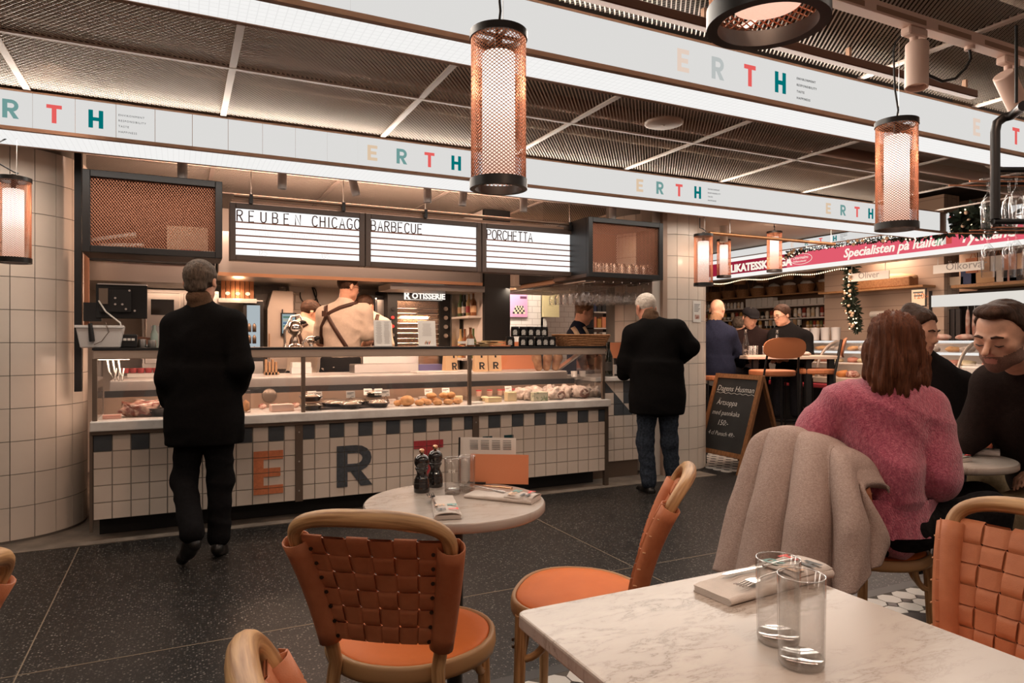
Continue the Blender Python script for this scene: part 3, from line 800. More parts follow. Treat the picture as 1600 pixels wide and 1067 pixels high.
# ---- tumblers, mills, cutlery, napkins
M_CLEAR = mat('clear_glass', (1, 1, 1), .0, trans=1., ior=1.45)
def tumbler_mesh(r, h):
    return MB().lathe([(0, 0), (r*.90, 0), (r*.94, .004), (r, h), (r-.0013, h+.0008), (r-.0026, h), (r*.94-.003, .016), (r*.5, .012), (0, .012)], 40).mesh('tumbler', auto=40)
def tumbler(label, loc, r, h, grp, printed=False):
    t = thing('tumbler', label, 'glass', loc, 0, grp)
    MB().lathe([(r*.945, .008), (r, h), (r-.0012, h+.0006), (r-.0022, h), (r*.945-.0022, .010)], 48).build('glass_wall', thin_glass('tumbler_wall', (.95, .945, .94), .10), t, auto=60)
    MB().lathe([(0, 0), (r*.88, 0), (r*.93, .003), (r*.945, .010), (r*.90, .013), (r*.5, .011), (0, .0105)], 40).build('glass_foot', thin_glass('tumbler_foot', (.86, .83, .80), .30, .03), t, auto=60)
    MB().tube([((r-.001)*math.cos(a), (r-.001)*math.sin(a), h) for a in [2*PI*k/40 for k in range(40)]], .0011, 6, closed=True).build('rim', thin_glass('tumbler_rim', (.9, .88, .86), .45), t)
    if printed:
        for n, ch in enumerate('RH'):
            a = -PI/2 - YAW + (-.22 + .44*n); c = Vector((math.cos(a), math.sin(a), 0)); X = Vector((-math.sin(a), math.cos(a), 0))
            g = glyph(ch, .008, .011, c*(r*.985+.0006) + Vector((0, 0, h*.62)) - X*.004, X, (0, 0, 1), c, .0002); g.build('print', M_PAPERW, t)
    return t
GF = 'tall tumblers on the square table'; GR = 'small tumblers on the round table'
tumbler('tall clear tumbler nearest the camera on the square table', atz(1252, 1037, TZ+.001), .0345, .132, GF)
tumbler('tall clear tumbler just behind the other, in front of the napkin', atz(1216, 1001, TZ+.001), .0345, .132, GF)
tumbler('small tumbler with white print beside the pepper mills', atz(707, 771, TZ+.001), .0265, .112, GR, True)
tumbler('small tumbler half hidden behind the printed one on the round table', atz(730, 767, TZ+.001), .0265, .112, GR)
M_LACQ = mat('black_lacquer', (.012, .010, .010), .12, spec=.7, coat=.5); M_BRASSN = mat('copper_knob', (.80, .45, .28), .2, 1.)
mill_prof = [(0, 0), (.0265, 0), (.0275, .004), (.0275, .028), (.026, .030), (.027, .033), (.027, .036), (.025, .038), (.0265, .042), (.022, .050), (.0175, .060), (.0165, .066), (.019, .074), (.0225, .079),
             (.0235, .082), (.0225, .085), (.019, .087), (.0225, .091), (.0255, .100), (.0262, .108), (.024, .117), (.018, .125), (.010, .129), (0, .130)]
def mill(label, loc, s=1.):
    t = thing('pepper_mill', label, 'pepper mill', loc, 0, 'black pepper mills')
    MB().lathe([(r*s, z*s) for r, z in mill_prof], 28).build('mill_body', M_LACQ, t)
    MB().lathe([(0, .128*s), (.005*s, .129*s), (.004*s, .132*s), (.0085*s, .136*s), (.0095*s, .141*s), (.007*s, .147*s), (0, .149*s)], 16).build('knob', M_BRASSN, t)
    return t
mill('turned black mill in front of the pair on the round table', atz(659, 768.5, TZ), .93)
mill('turned black mill behind the pair on the round table', atz(680, 760, TZ), .93)
mill('black mill on the far table beside the pink sweater', atz(1472, 700, TZ), .98)
M_LINEN = mat('linen_napkin', (.66, .58, .52), .9, bump=.3, bscale=500, noise=.05, nscale=30)
def napkin(label, A, B, wid, h, loc_z=TZ, letters=True, flip=1, twist=0.):
    """folded cloth from A to B, wid across; the fold end with the print lies at B"""
    A = Vector(A); B = Vector(B); L = (B-A).length; a = math.atan2(B.y-A.y, B.x-A.x)
    t = thing('napkin', label, 'napkin', (A.x, A.y, loc_z), a, 'folded napkins')
    # flat folded lower layers, then a rolled upper fold
    mb = MB(); n = 15; prof = []
    for k in range(n):           # rounded fold along -y side, layers open on the +y side
        ang = PI/2 + PI*k/(n-1); prof.append((-wid/2 + h/2 + h/2*math.cos(ang), h/2 + h/2*math.sin(ang)))
    prof = [(wid/2, h*.98), (wid*.2, h*1.02), (-wid*.2, h*.96)] + prof + [(-wid*.2, .001), (wid*.2, .001), (wid/2, .001), (wid/2-.002, h*.3), (wid/2-.006, h*.34), (wid/2-.001, h*.62), (wid/2-.006, h*.66)]
    m_ = 13; pts = []
    for i in range(m_):
        x = L*i/(m_-1); wob = .0012*math.sin(i*1.9) ; sc = 1 - .35*(1-i/(m_-1))**3
        for y, z in prof: pts.append((x + .05*y*twist, y*(1-.12*(1-i/(m_-1))), z*sc + wob*(z > h*.5)))
    mb.grid(pts, len(prof), m_, True); mb.f.append(tuple(range(len(prof)))[::-1]); mb.f.append(tuple(range(len(pts)-len(prof), len(pts)))); mb.mi += [0, 0]; mb.sm += [False, False]
    mb.build('folded_cloth', M_LINEN, t, auto=60)
    mb = MB(); w2 = wid*.92; pts = []      # top flap that carries the print
    for i in range(9):
        x = L*.60 + L*.40*i/8
        for j in range(7):
            y = -w2/2 + w2*j/6; pts.append((x, y, h*1.04 + .0065*math.sin(PI*j/6)**.5 + .001*math.sin(i*.8)))
    mb.grid(pts, 7, 9); o = mb.build('printed_flap', M_LINEN, t)
    md = o.modifiers.new('thick', 'SOLIDIFY'); md.thickness = .002; md.offset = -1
    if letters:
        s_ = wid*.36
        for ch, px_, py, m in (('R', L*.64, wid*.05, L_R), ('T', L*.82, wid*.05, L_T), ('E', L*.64, -wid*.40, L_E), ('H', L*.82, -wid*.40, L_TXT)):
            glyph(ch, s_*.80, s_, (px_, py, h*1.04 + .0085), (1, 0, 0), (0, 1, 0), (0, 0, 1), .0004).build('print', m, o)
    return t
M_CUT = mat('polished_steel', (.70, .64, .60), .16, 1.0)
def fork(label, A, ang, z, tilt=0., grp='forks'):
    t = thing('fork', label, 'fork', (A[0], A[1], z), ang, grp)
    mb = MB(); mb.tube([(0, 0, .003), (.05, 0, .004), (.10, 0, .006), (.125, 0, .004)], [.0055, .0045, .003, .003], 8, flat=.45); mb.build('handle', M_CUT, t)
    mb = MB(); mb.prism([(.120, -.003), (.132, -.011), (.150, -.0115), (.150, .0115), (.132, .011), (.120, .003)], (0, 0, .0018), (0, 0, .003))
    for k in range(4):
        y = -.0098 + k*.0065; mb.tube([(.149, y, .004), (.170, y, .0025), (.186, y, .005)], [.0017, .0015, .0009], 6)
    mb.build('tines', M_CUT, t); return t
def knife(label, A, ang, z, hm=None, grp='knives'):
    t = thing('knife', label, 'knife', (A[0], A[1], z), ang, grp)
    MB().tube([(0, 0, .004), (.04, 0, .005), (.10, 0, .004)], [.0062, .0068, .0048], 8, flat=.6).build('handle', hm or M_CUT, t)
    MB().prism([(.098, -.004), (.19, -.008), (.212, -.002), (.205, .004), (.098, .004)], (0, 0, .0016), (0, 0, .003)).build('blade', M_CUT, t); return t
# square table
nA, nB = atz(1112, 936, TZ), atz(1268, 893, TZ)
napkin('folded napkin with cutlery on the square marble table', nA, nB, .105, .020)
a_ = math.atan2(nB.y-nA.y, nB.x-nA.x)
fork('fork lying on the napkin of the square table', atz(1240, 905, TZ), a_ + PI + .10, TZ+.0225)
knife('table knife lying on the napkin of the square table', atz(1246, 893, TZ), a_ + PI - .06, TZ+.0225, M_CUT)
# round table
n2A, n2B = atz(733, 774, TZ), atz(838, 784, TZ)
napkin('folded napkin with printed letters by the orange menu stand', n2A, n2B, .088, .014)
a2 = math.atan2(n2B.y-n2A.y, n2B.x-n2A.x)
knife('knife with copper handle on the napkin by the menu stand', atz(800, 772, TZ), a2 + PI - .05, TZ+.014, M_BRASSN)
fork('fork on the napkin by the menu stand', atz(790, 777, TZ), a2 + PI - .22, TZ+.014)
n3A, n3B = atz(690, 778, TZ), atz(700, 812, TZ)
napkin('folded napkin with a fork at the table edge behind the chair hoop', n3A, n3B, .075, .012)
a3 = math.atan2(n3B.y-n3A.y, n3B.x-n3A.x)
fork('fork on the napkin below the pepper mills', atz(682, 803, TZ), a3 + PI + .05, TZ+.014)
# far table
n4A, n4B = atz(1455, 704, TZ), atz(1562, 712, TZ)
napkin('long folded napkin on the far round table by the bearded person', n4A, n4B, .085, .02)
n5A, n5B = atz(1462, 714, TZ), atz(1510, 722, TZ)
napkin('short rolled napkin in front of the long one on the far table', n5A, n5B, .075, .016)
knife('knife with copper handle on the far table napkin', atz(1528, 703, TZ), math.atan2(n4B.y-n4A.y, n4B.x-n4A.x)+PI, TZ+.022, M_BRASSN)
# menu stand
mp_ = atz(780, 756, TZ)
ms = thing('menu_stand', 'orange menu stand with a white menu sheet on the round table', 'menu', (mp_.x, mp_.y, TZ), -YAW-.10)
MB().obox((.0, .0, .050), (.198, .004, .098), Matrix.Rotation(-.10, 3, 'X')).build('front_board', M_SALMON, ms)
mb = MB(); mb.obox((-.042, .028, .076), (.192, .0025, .150), Matrix.Rotation(-.08, 3, 'X')); sh = mb.build('menu_sheet', M_PAPERW, ms)
mb = MB()
for c in range(4):
    for r in range(7): mb.obox((-.09 + c*.038, .0262 + .0009*r - .002, .142 - r*.006), (.028, .0006, .0018))
mb.build('print', L_TXT, sh)
MB().obox((-.075, .004, .004), (.06, .05, .006)).build('stand_foot', M_BLACK, ms)
MB().obox((-.141, .026, .076), (.006, .006, .15), Matrix.Rotation(-.08, 3, 'X')).build('spine', M_BLACK, ms)
# ================================================================== PEOPLE: one smooth surface grown from a distance field
class SDF:
    def __init__(s, lo, hi, h):
        s.lo = np.array(lo, float); s.h = h
        s.n = np.ceil((np.array(hi, float) - s.lo)/h).astype(int) + 1
        s.V = np.full(s.n, .08, np.float32); s.ax = [s.lo[i] + h*np.arange(s.n[i]) for i in range(3)]
    def _sub(s, lo, hi):
        a = np.clip(np.floor((np.array(lo) - s.lo)/s.h).astype(int), 0, s.n); b = np.clip(np.ceil((np.array(hi) - s.lo)/s.h).astype(int) + 1, 0, s.n)
        return tuple(slice(i, j) for i, j in zip(a, b))
    def put(s, fn, lo, hi, k=.02, mode='u'):
        m = k + 3*s.h; sl = s._sub(np.array(lo) - m, np.array(hi) + m)
        v = s.V[sl]
        if v.size == 0: return s
        X, Y, Z = np.meshgrid(s.ax[0][sl[0]], s.ax[1][sl[1]], s.ax[2][sl[2]], indexing='ij')
        d = fn(X, Y, Z)
        if mode == 'u':
            h = np.clip(.5 + .5*(d - v)/k, 0, 1); s.V[sl] = d*(1-h) + v*h - k*h*(1-h)
        else:                                                   # carve
            d = -d; h = np.clip(.5 - .5*(d - v)/k, 0, 1); s.V[sl] = d*(1-h) + v*h + k*h*(1-h)
        return s
    def cap(s, a, b, ra, rb=None, k=.02):
        a = np.array(a, float); b = np.array(b, float); rb = ra if rb is None else rb; ab = b - a; L = max(ab @ ab, 1e-9); m = max(ra, rb)
        def f(X, Y, Z):
            t = np.clip(((X-a[0])*ab[0] + (Y-a[1])*ab[1] + (Z-a[2])*ab[2])/L, 0, 1)
            return np.sqrt((X-a[0]-t*ab[0])**2 + (Y-a[1]-t*ab[1])**2 + (Z-a[2]-t*ab[2])**2) - (ra + (rb-ra)*t)
        return s.put(f, np.minimum(a, b) - m, np.maximum(a, b) + m, k)
    def ell(s, c, r, R=None, k=.02, mode='u', clipf=None):
        c = np.array(c, float); r = np.array(r, float); M = np.array(R if R is not None else np.eye(3)); mr = r.max()
        def f(X, Y, Z):
            x, y, z = X-c[0], Y-c[1], Z-c[2]
            p = [x*M[0][i] + y*M[1][i] + z*M[2][i] for i in range(3)]
            q = np.sqrt((p[0]/r[0])**2 + (p[1]/r[1])**2 + (p[2]/r[2])**2); g = np.sqrt((p[0]/r[0]**2)**2 + (p[1]/r[1]**2)**2 + (p[2]/r[2]**2)**2)
            d = q*(q-1)/np.maximum(g, 1e-6)
            if clipf: d = np.maximum(d, clipf(*p))
            return d
        return s.put(f, c - mr, c + mr, k, mode)
    def frus(s, z0, z1, c0, c1, r0, r1, k=.02, fold=0., nf=7, ph=0.):
        """upright skirt shape: ellipse at z0 -> ellipse at z1, with hanging folds that fade towards the top"""
        def f(X, Y, Z):
            t = np.clip((Z-z0)/(z1-z0), 0, 1); cx = c0[0] + (c1[0]-c0[0])*t; cyy = c0[1] + (c1[1]-c0[1])*t
            rx = r0[0] + (r1[0]-r0[0])*t; ry = r0[1] + (r1[1]-r0[1])*t; an = np.arctan2((Y-cyy)/ry, (X-cx)/rx)
            q = np.sqrt(((X-cx)/rx)**2 + ((Y-cyy)/ry)**2) - fold*(1-t)*np.sin(nf*an + ph + 1.3*np.sin(2*an))
            return np.maximum((q-1)*np.minimum(rx, ry), np.maximum(z0-Z, Z-z1))
        m = [max(r0[i], r1[i]) for i in (0, 1)]
        return s.put(f, (min(c0[0], c1[0])-m[0], min(c0[1], c1[1])-m[1], z0), (max(c0[0], c1[0])+m[0], max(c0[1], c1[1])+m[1], z1), k)
    def mesh(s, name, folds=None):
        V = s.V; ins = V < 0; n = s.n
        cnt = np.zeros(n-1, np.int8); C = [(i, j, k) for i in (0, 1) for j in (0, 1) for k in (0, 1)]
        for i, j, k in C: cnt += ins[i:n[0]-1+i, j:n[1]-1+j, k:n[2]-1+k]
        act = (cnt > 0) & (cnt < 8); ix = np.argwhere(act); idx = np.full(n-1, -1, np.int64); idx[act] = np.arange(len(ix))
        P = np.zeros((len(ix), 3)); N = np.zeros(len(ix))
        for a in C:
            for d in range(3):
                if a[d]: continue
                b = list(a); b[d] = 1
                va = V[tuple((ix + a).T)]; vb = V[tuple((ix + b).T)]; cr = (va < 0) != (vb < 0)
                t = np.where(cr, va/np.where(cr, va - vb, 1), 0); p = np.repeat(np.array(a, float)[None], len(ix), 0); p[:, d] += t
                P += p*cr[:, None]; N += cr
        P = (ix + P/np.maximum(N, 1)[:, None])*s.h + s.lo
        F = []
        for d in range(3):
            u, v = (d+1) % 3, (d+2) % 3
            sa = [slice(1, -1)]*3; sa[d] = slice(0, -1); sb = list(sa); sb[d] = slice(1, None)
            A = ins[tuple(sa)]; B = ins[tuple(sb)]
            for flip, msk in ((False, A & ~B), (True, B & ~A)):
                e = np.argwhere(msk)
                if not len(e): continue
                e = e + 1; e[:, d] -= 1
                q = []
                for du, dv in ((-1, -1), (0, -1), (0, 0), (-1, 0)):
                    c = e.copy(); c[:, u] += du; c[:, v] += dv; q.append(idx[tuple(c.T)])
                q = np.stack(q, 1); F.append(q[:, ::-1] if flip else q)
        F = np.concatenate(F) if F else np.zeros((0, 4), int)
        F = F[(F >= 0).all(1)]
        me = bpy.data.meshes.new(name); me.from_pydata(P.tolist(), [], F.tolist()); me.update()
        # relax the voxel steps a little, then press in the folds
        E_ = np.empty(len(me.edges)*2, np.int64); me.edges.foreach_get('vertices', E_); E_ = E_.reshape(-1, 2)
        for it in range(3):
            acc = np.zeros_like(P); c = np.zeros(len(P)); np.add.at(acc, E_[:, 0], P[E_[:, 1]]); np.add.at(acc, E_[:, 1], P[E_[:, 0]]); np.add.at(c, E_[:, 0], 1); np.add.at(c, E_[:, 1], 1)
            P = P*.5 + .5*acc/np.maximum(c, 1)[:, None]
        if folds is not None:
            me.vertices.foreach_set('co', P.ravel()); me.update(); nr = np.empty(len(P)*3); me.vertices.foreach_get('normal', nr); nr = nr.reshape(-1, 3)
            P = P + nr*folds(P)[:, None]
        me.vertices.foreach_set('co', P.ravel()); me.polygons.foreach_set('use_smooth', [True]*len(me.polygons)); me.update()
        return me
def wrinkles(a=.006, f=14., seed=0, dirv=(.35, .2, 1.)):
    r = np.random.RandomState(seed); ks = r.normal(size=(7, 3))*np.array([f, f, f*.9]); ph = r.uniform(0, 6.28, 7)
    ks += np.array(dirv)*f*.6
    def fn(P):
        w = sum(np.sin(P @ ks[i] + ph[i] + 1.2*np.sin(P @ ks[i-1]*.5)) for i in range(7))/3.
        return a*(1 - np.abs(np.clip(w, -1.4, 1.4)))       # soft ridges
    return fn
def rot3(yaw=0, pitch=0, roll=0):
    """head frame: local +y is where the face looks; yaw > 0 turns to the viewer's right, pitch > 0 looks down"""
    return np.array(Matrix.Rotation(-math.radians(yaw), 3, 'Z') @ Matrix.Rotation(-math.radians(pitch), 3, 'X') @ Matrix.Rotation(math.radians(roll), 3, 'Y'))
def head_sdf(S, c, R, sc=1., nose=1., ears=True):
    c = np.array(c); T = lambda x, y, z: c + R @ (np.array((x, y, z))*sc)
    e = lambda p, r, k=.02, mode='u': S.ell(T(*p), np.array(r)*sc, R, k*sc, mode)
    e((0, -.012, .034), (.075, .094, .083)); e((0, .022, -.030), (.060, .066, .078), .03)
    e((0, .050, -.075), (.038, .036, .034), .03); e((0, .068, -.096), (.020, .016, .016), .02)
    for s_ in (-1, 1):
        e((s_*.046, .050, -.014), (.022, .024, .020), .02); e((s_*.052, .018, -.066), (.016, .030, .024), .02)
        S.cap(T(s_*.046, .070, .022), T(s_*.014, .086, .020), .010*sc, .009*sc, .012*sc)
        e((s_*.031, .094, .000), (.017, .014, .011), .012, 's'); e((s_*.031, .071, .002), (.015, .015, .013), .006)
        S.cap(T(s_*.016, .080, -.045), T(s_*.026, .076, -.052), .006*sc, .006*sc, .012*sc)
        if ears: e((s_*.084, -.014, -.006), (.012, .021, .033), .008); e((s_*.094, -.006, -.004), (.006, .011, .018), .006, 's')
    S.cap(T(0, .084, .010), T(0, .105*nose, -.024), .008*sc, .012*sc, .012*sc)
    for s_ in (-1, 1): e((s_*.012, .092, -.029), (.008, .009, .008), .006)
    S.cap(T(-.020, .079, -.056), T(.020, .079, -.056), .0065*sc, k=.008*sc); S.cap(T(-.016, .077, -.068), T(.016, .077, -.068), .0075*sc, k=.008*sc)
    S.cap(T(-.026, .084, -.0622), T(.026, .084, -.0622), .0022*sc, k=.004*sc) if False else None
    return T
def hair_sdf(S, T, R, sc=1., grow=.009, tilt=(-.80, .60), lim=-.004, back=0.):
    n = tilt
    S.ell(T(0, -.015, .036), (np.array((.075, .094, .083)) + grow)*sc, R, .01*sc, 'u', lambda x, y, z: (lim - (n[0]*(y - .015*sc) + n[1]*(z + .036*sc)))*1.)
    if back: S.ell(T(0, -.070, -.035), np.array((.062, .035, back))*sc, R, .02*sc)
def hand_sdf(S, w, d, nrm, side=1, curl=.5, sc=1.):
    """palm from the wrist along d, palm facing nrm; four unequal bent fingers and a thumb off the side"""
    d = np.array(d, float); d /= np.linalg.norm(d); nrm = np.array(nrm, float); nrm -= d*(nrm @ d); nrm /= np.linalg.norm(nrm); x = np.cross(d, nrm)*side; w = np.array(w, float)
    S.cap(w, w + d*.03*sc, .025*sc, .028*sc, .02); R = np.stack([x, d, nrm], 1); S.ell(w + d*.055*sc, np.array((.040, .050, .016))*sc, R, .015)
    for i, (o, L) in enumerate(((-.030, .062), (-.010, .078), (.011, .084), (.031, .074))):
        p = w + d*.092*sc + x*o*sc; a = curl*(.55 + .08*i); q = p + (d*math.cos(a) + nrm*math.sin(a))*L*.5*sc; a2 = a + curl*1.1; e = q + (d*math.cos(a2) + nrm*math.sin(a2))*L*.5*sc
        S.cap(p, q, .0095*sc, .0085*sc, .006); S.cap(q, e, .0085*sc, .007*sc, .005)
    p = w + d*.030*sc + x*.034*sc; q = p + (d*.6 + x*.55 + nrm*.45)*.042*sc; e = q + (d*.85 + nrm*.4)*.032*sc
    S.cap(p, q, .013*sc, .011*sc, .012); S.cap(q, e, .010*sc, .008*sc, .006)
class View:
    """local frame of a figure: x to the viewer's right, y away from the viewer, z up, origin on the floor"""
    def __init__(s, u, d): s.d = d; s.lat = (u - 800)/FPX*d; s.o = vp(s.lat, d)
    def __call__(s, u, v, dy=0.):
        D = s.d + dy; return np.array(((u-800)/FPX*D - s.lat, dy, EYE - (v-533.5)/FPX*D))
SKIN = mat('skin', (.62, .33, .22), .48, noise=.10, nscale=40, bump=.03, bscale=200)
SKIN2 = mat('skin_ruddy', (.55, .25, .165), .48, noise=.10, nscale=40)
STUB = mat('stubble', (.20, .105, .075), .7, noise=.3, nscale=300); LIP = mat('lips', (.46, .20, .15), .5)
H_BROWN = mat('hair_dark_brown', (.045, .022, .013), .55, spec=.18, noise=.4, nscale=60, stretch=(1, 1, .12), bump=.5, bscale=140)
H_GREY = mat('hair_grey', (.085, .064, .048), .6, spec=.18, noise=.5, nscale=90, stretch=(1, 1, .25), bump=.5, bscale=160)
H_WHITE = mat('hair_white', (.62, .54, .46), .7, noise=.15, nscale=90, bump=.4, bscale=160)
H_AUB = mat('hair_auburn', (.060, .020, .010), .42, spec=.18, col2=(.150, .052, .024), nscale=34, stretch=(6, 6, .5), bump=.35, bscale=60)
H_FAIR = mat('hair_fair_brown', (.16, .075, .035), .5, noise=.35, nscale=60, bump=.4, bscale=120)
def wool(n, c, b=.35, sc=260, noise=.15): return mat(n, c, .95, noise=noise, nscale=55, bump=b, bscale=sc, spec=.08)
BLKCOAT = wool('black_wool', (.0065, .006, .006)); BLKTR = wool('black_trousers', (.009, .0085, .009), .15); SHOE = mat('black_leather_shoe', (.012, .011, .010), .35)
def lim3(pts, m=.3):
    P = np.array(pts); return P.min(0) - m, P.max(0) + m
def feature(T, R, t, brow=None, eyes=True, sc=1.):
    """eyes and brows as children of the figure"""
    for s_ in (-1, 1):
        if brow:
            mb = MB(); mb.tube([tuple(T(s_*.047, .078, .024)), tuple(T(s_*.030, .090, .031)), tuple(T(s_*.014, .093, .026))], [.003*sc, .0045*sc, .004*sc], 6); mb.build('eyebrow', brow, t)
def paint(me, fn):
    """faces get the material slot fn gives for their centre"""
    n = len(me.polygons); c = np.empty(n*3); me.polygons.foreach_get('center', c); me.polygons.foreach_set('material_index', fn(c.reshape(-1, 3)).astype(np.int32))
def torso(S, J, r, k=.05):
    """chest, waist and pelvis as three ellipsoids turned with the shoulder line and the hip line"""
    def fr(a, b, up):
        x = np.array(b) - np.array(a); x /= np.linalg.norm(x); z = np.array(up, float); z -= x*(z @ x); z /= np.linalg.norm(z); return np.stack([x, np.cross(z, x), z], 1)
    up = np.array(J['neck']) - np.array(J['pelvis']); Rs = fr(J['shL'], J['shR'], up); Rh = fr(J['hipL'], J['hipR'], up)
    ch = np.array(J['pelvis']) + up*.70; wa = np.array(J['pelvis']) + up*.36
    ch = ch + np.array(J.get('chest', (0, 0, 0))); wa = wa + np.array(J.get('waist', (0, 0, 0)))
    L = np.linalg.norm(up)
    S.ell(ch, (r[0], r[1], L*.36), Rs, k); S.ell(wa, (r[0]*.86, r[1]*.95, L*.34), Rh, k); S.ell(J['pelvis'], (r[0]*.93, r[1]*1.05, L*.27), Rh, k)
    for a in 'LR':
        S.cap(np.array(J['neck']) - up*.04, J['sh'+a], r[1]*.55, r[1]*.62, k)
def limb(S, a, b, c, r0, r1, r2, k=.02): S.cap(a, b, r0, r1, k); S.cap(b, c, r1, r2, k)
def sitting_or_standing(name, label, V, J, hd, cloth, legs=None, skin=SKIN, hair=None, h=.010, rt=(.165, .105), sc=1., sleeve=(.062, .050, .042), hands=None, folds=.004, seed=1, coat=None, bare=False,
                        beard=None, cat='person', group=None, collar=None, shoes=SHOE, short_sleeve=False, nose=1., longbody=True, lk=.03):
    """a whole figure: body (skin), upper garment, trousers, shoes, hair; J holds the joints in the figure's own frame"""
    t = thing(name, label, cat, V.o, -YAW, group)
    R = rot3(*hd); allp = [v for k_, v in J.items() if k_ not in ('chest', 'waist')]
    lo, hi = lim3(allp, .17); lo[2] = max(lo[2], -.01)
    S = SDF(lo, hi, h); T = head_sdf(S, J['head'], R, sc, nose)
    S.cap(T(0, -.022, -.055), J['neck'], .052*sc, .058*sc, .03); torso(S, J, (rt[0]*.8, rt[1]*.78), .05)
    for a in 'LR': limb(S, J['sh'+a], J['el'+a], J['wr'+a], .045, .036, .026)
    if hands:
        for a, (d_, n_, cu) in hands.items(): hand_sdf(S, J['wr'+a], d_, n_, -1 if a == 'L' else 1, cu, .95)
    if 'knL' in J and longbody:
        for a in 'LR': limb(S, J['hip'+a], J['kn'+a], J['an'+a], .065, .045, .032)
    me = S.mesh('body')
    Ri = R.T; hc = np.array(J['head'])
    def reg(C):
        q = (C - hc) @ R; q = q/sc; m = np.zeros(len(C))
        m[(np.abs(q[:, 0]) < .021) & (q[:, 1] > .078) & (q[:, 2] < -.053) & (q[:, 2] > -.071)] = 1
        if beard is not None:
            b = (q[:, 2] < -.044 + .55*np.maximum(0, np.abs(q[:, 0]) - .045)) & (q[:, 2] > -.125) & (q[:, 1] > .004) & (np.abs(q[:, 0]) < .085) & (m == 0); b &= ~((np.abs(q[:, 0]) < .03) & (q[:, 2] > -.046)); m[b] = 2
        return m
    paint(me, reg); put('body', me, [skin, LIP, beard or skin], t)
    feature(T, R, t, hair[0] if hair else None, sc=sc)
    if hair:
        Hs = SDF(np.array(J['head']) - .19, np.array(J['head']) + .19, min(h, .008))
        hk = hair[1] if len(hair) > 1 else {}
        hair_sdf(Hs, T, R, sc, **{k_: v for k_, v in hk.items() if k_ != 'extra'})
        if 'extra' in hk:
            for p_, r_ in hk['extra']: Hs.ell(T(*p_), np.array(r_)*sc, R, .015)
        put('hair', Hs.mesh('hair', wrinkles(.003, 90, seed)), hair[0], t)
    # upper garment
    g = SDF(lo, hi, h); torso(g, J, rt, .06)
    for a in 'LR':
        if short_sleeve:
            m_ = np.array(J['sh'+a])*.25 + np.array(J['el'+a])*.75; g.cap(J['sh'+a], m_, sleeve[0], sleeve[1]*1.12, .03)
        else: limb(g, J['sh'+a], J['el'+a], np.array(J['wr'+a])*.94 + np.array(J['el'+a])*.06, *sleeve, lk)
    if coat: g.frus(coat['z'], J['pelvis'][2] + .26, coat['c0'], J['pelvis'][:2], coat['r0'], coat.get('r1', (rt[0]*.86, rt[1]*.90)), .09, coat.get('fold', .05), coat.get('nf', 7))
    elif not bare: g.frus(J['pelvis'][2] - .10, J['pelvis'][2] + .12, J['pelvis'][:2], J['pelvis'][:2], (rt[0]*1.0, rt[1]*1.12), (rt[0]*.84, rt[1]*.9), .06, .03, 6)
    g.cap(np.array(J['neck']) - np.array((0, 0, .02)), np.array(J['neck'])*.72 + T(0, -.022, -.055)*.28, .066*sc, .062*sc, .03)
    put('coat' if coat else 'top', g.mesh('garment', wrinkles(folds, 13, seed)), cloth, t)
    if collar:
        cs = SDF(np.array(J['neck']) - .2, np.array(J['neck']) + .2, h); c0 = np.array(J['neck']); c1 = T(0, -.03, -.085)
        cs.cap(c0*.7+c1*.3, c0*.05 + c1*.95, collar[1], collar[1]*.93, .02); put('scarf' if len(collar) < 3 else collar[2], cs.mesh('scarf', wrinkles(.006, 40, seed)), collar[0], t)
    if legs and 'knL' in J:
        g = SDF(lo, hi, h)
        g.ell(J['pelvis'], (rt[0]*.96, rt[1]*1.08, .13), None, .04)
        for a in 'LR': limb(g, J['hip'+a], J['kn'+a], J['an'+a], .086, .064, legs[1] if len(legs) > 1 else .054, .04)
        put('trousers', g.mesh('trousers', wrinkles(.006, 17, seed + 3)), legs[0], t)
        for a in 'LR':
            if 'to'+a not in J: continue
            an, to = np.array(J['an'+a]), np.array(J['to'+a]); l_, h_ = lim3([an, to], .12); g = SDF(l_, h_, .008)
            heel = an + (an - to)*np.array((.25, .25, 0)); heel[2] = to[2] + .012 if abs(an[2] - to[2]) < .14 else an[2] - .06
            g.cap(an - np.array((0, 0, .02)), heel*.5 + to*.5, .044, .040, .03); g.cap(heel, to, .036, .034, .02)
            put('shoe', g.mesh('shoe'), shoes, t)
    return t, T, R
def mid(a, b, t=.5): return np.array(a)*(1-t) + np.array(b)*t
SCARF = wool('brown_scarf', (.11, .065, .04), .4, 120)
# ---- passer-by in the long black coat
V = View(320, 3.90)
J = dict(head=V(314, 441), neck=V(316, 487), shL=V(276, 508), shR=V(362, 506), elL=V(262, 590, -.06), elR=V(377, 572, -.05), wrL=V(266, 628, .12), wrR=V(371, 606, .14),
         pelvis=V(318, 652), hipL=V(299, 664), hipR=V(340, 664), knR=V(345, 752, .02), anR=V(342, 838, 0), toR=V(352, 866, .15), knL=V(288, 752, -.01), anL=V(300, 832, -.24), toL=V(285, 873, -.17))
sitting_or_standing('person', 'walker in a knee-length black coat and brown scarf, seen from behind', V, J, (0, 2, 0), BLKCOAT, (BLKTR, .060), hair=(H_GREY, dict(grow=.010, back=.035, tilt=(-.70, .72), lim=-.022)), h=.0095, rt=(.200, .122), sleeve=(.074, .062, .053),
                    hands=dict(L=((0, .3, -1), (1, 0, 0), .6), R=((0, .3, -1), (-1, 0, 0), .6)), coat=dict(z=EYE-(692-533.5)/FPX*3.9, c0=(0.0, 0.0), r0=(.206, .155), fold=.05, nf=5), collar=(SCARF, .067), seed=2, folds=.005)
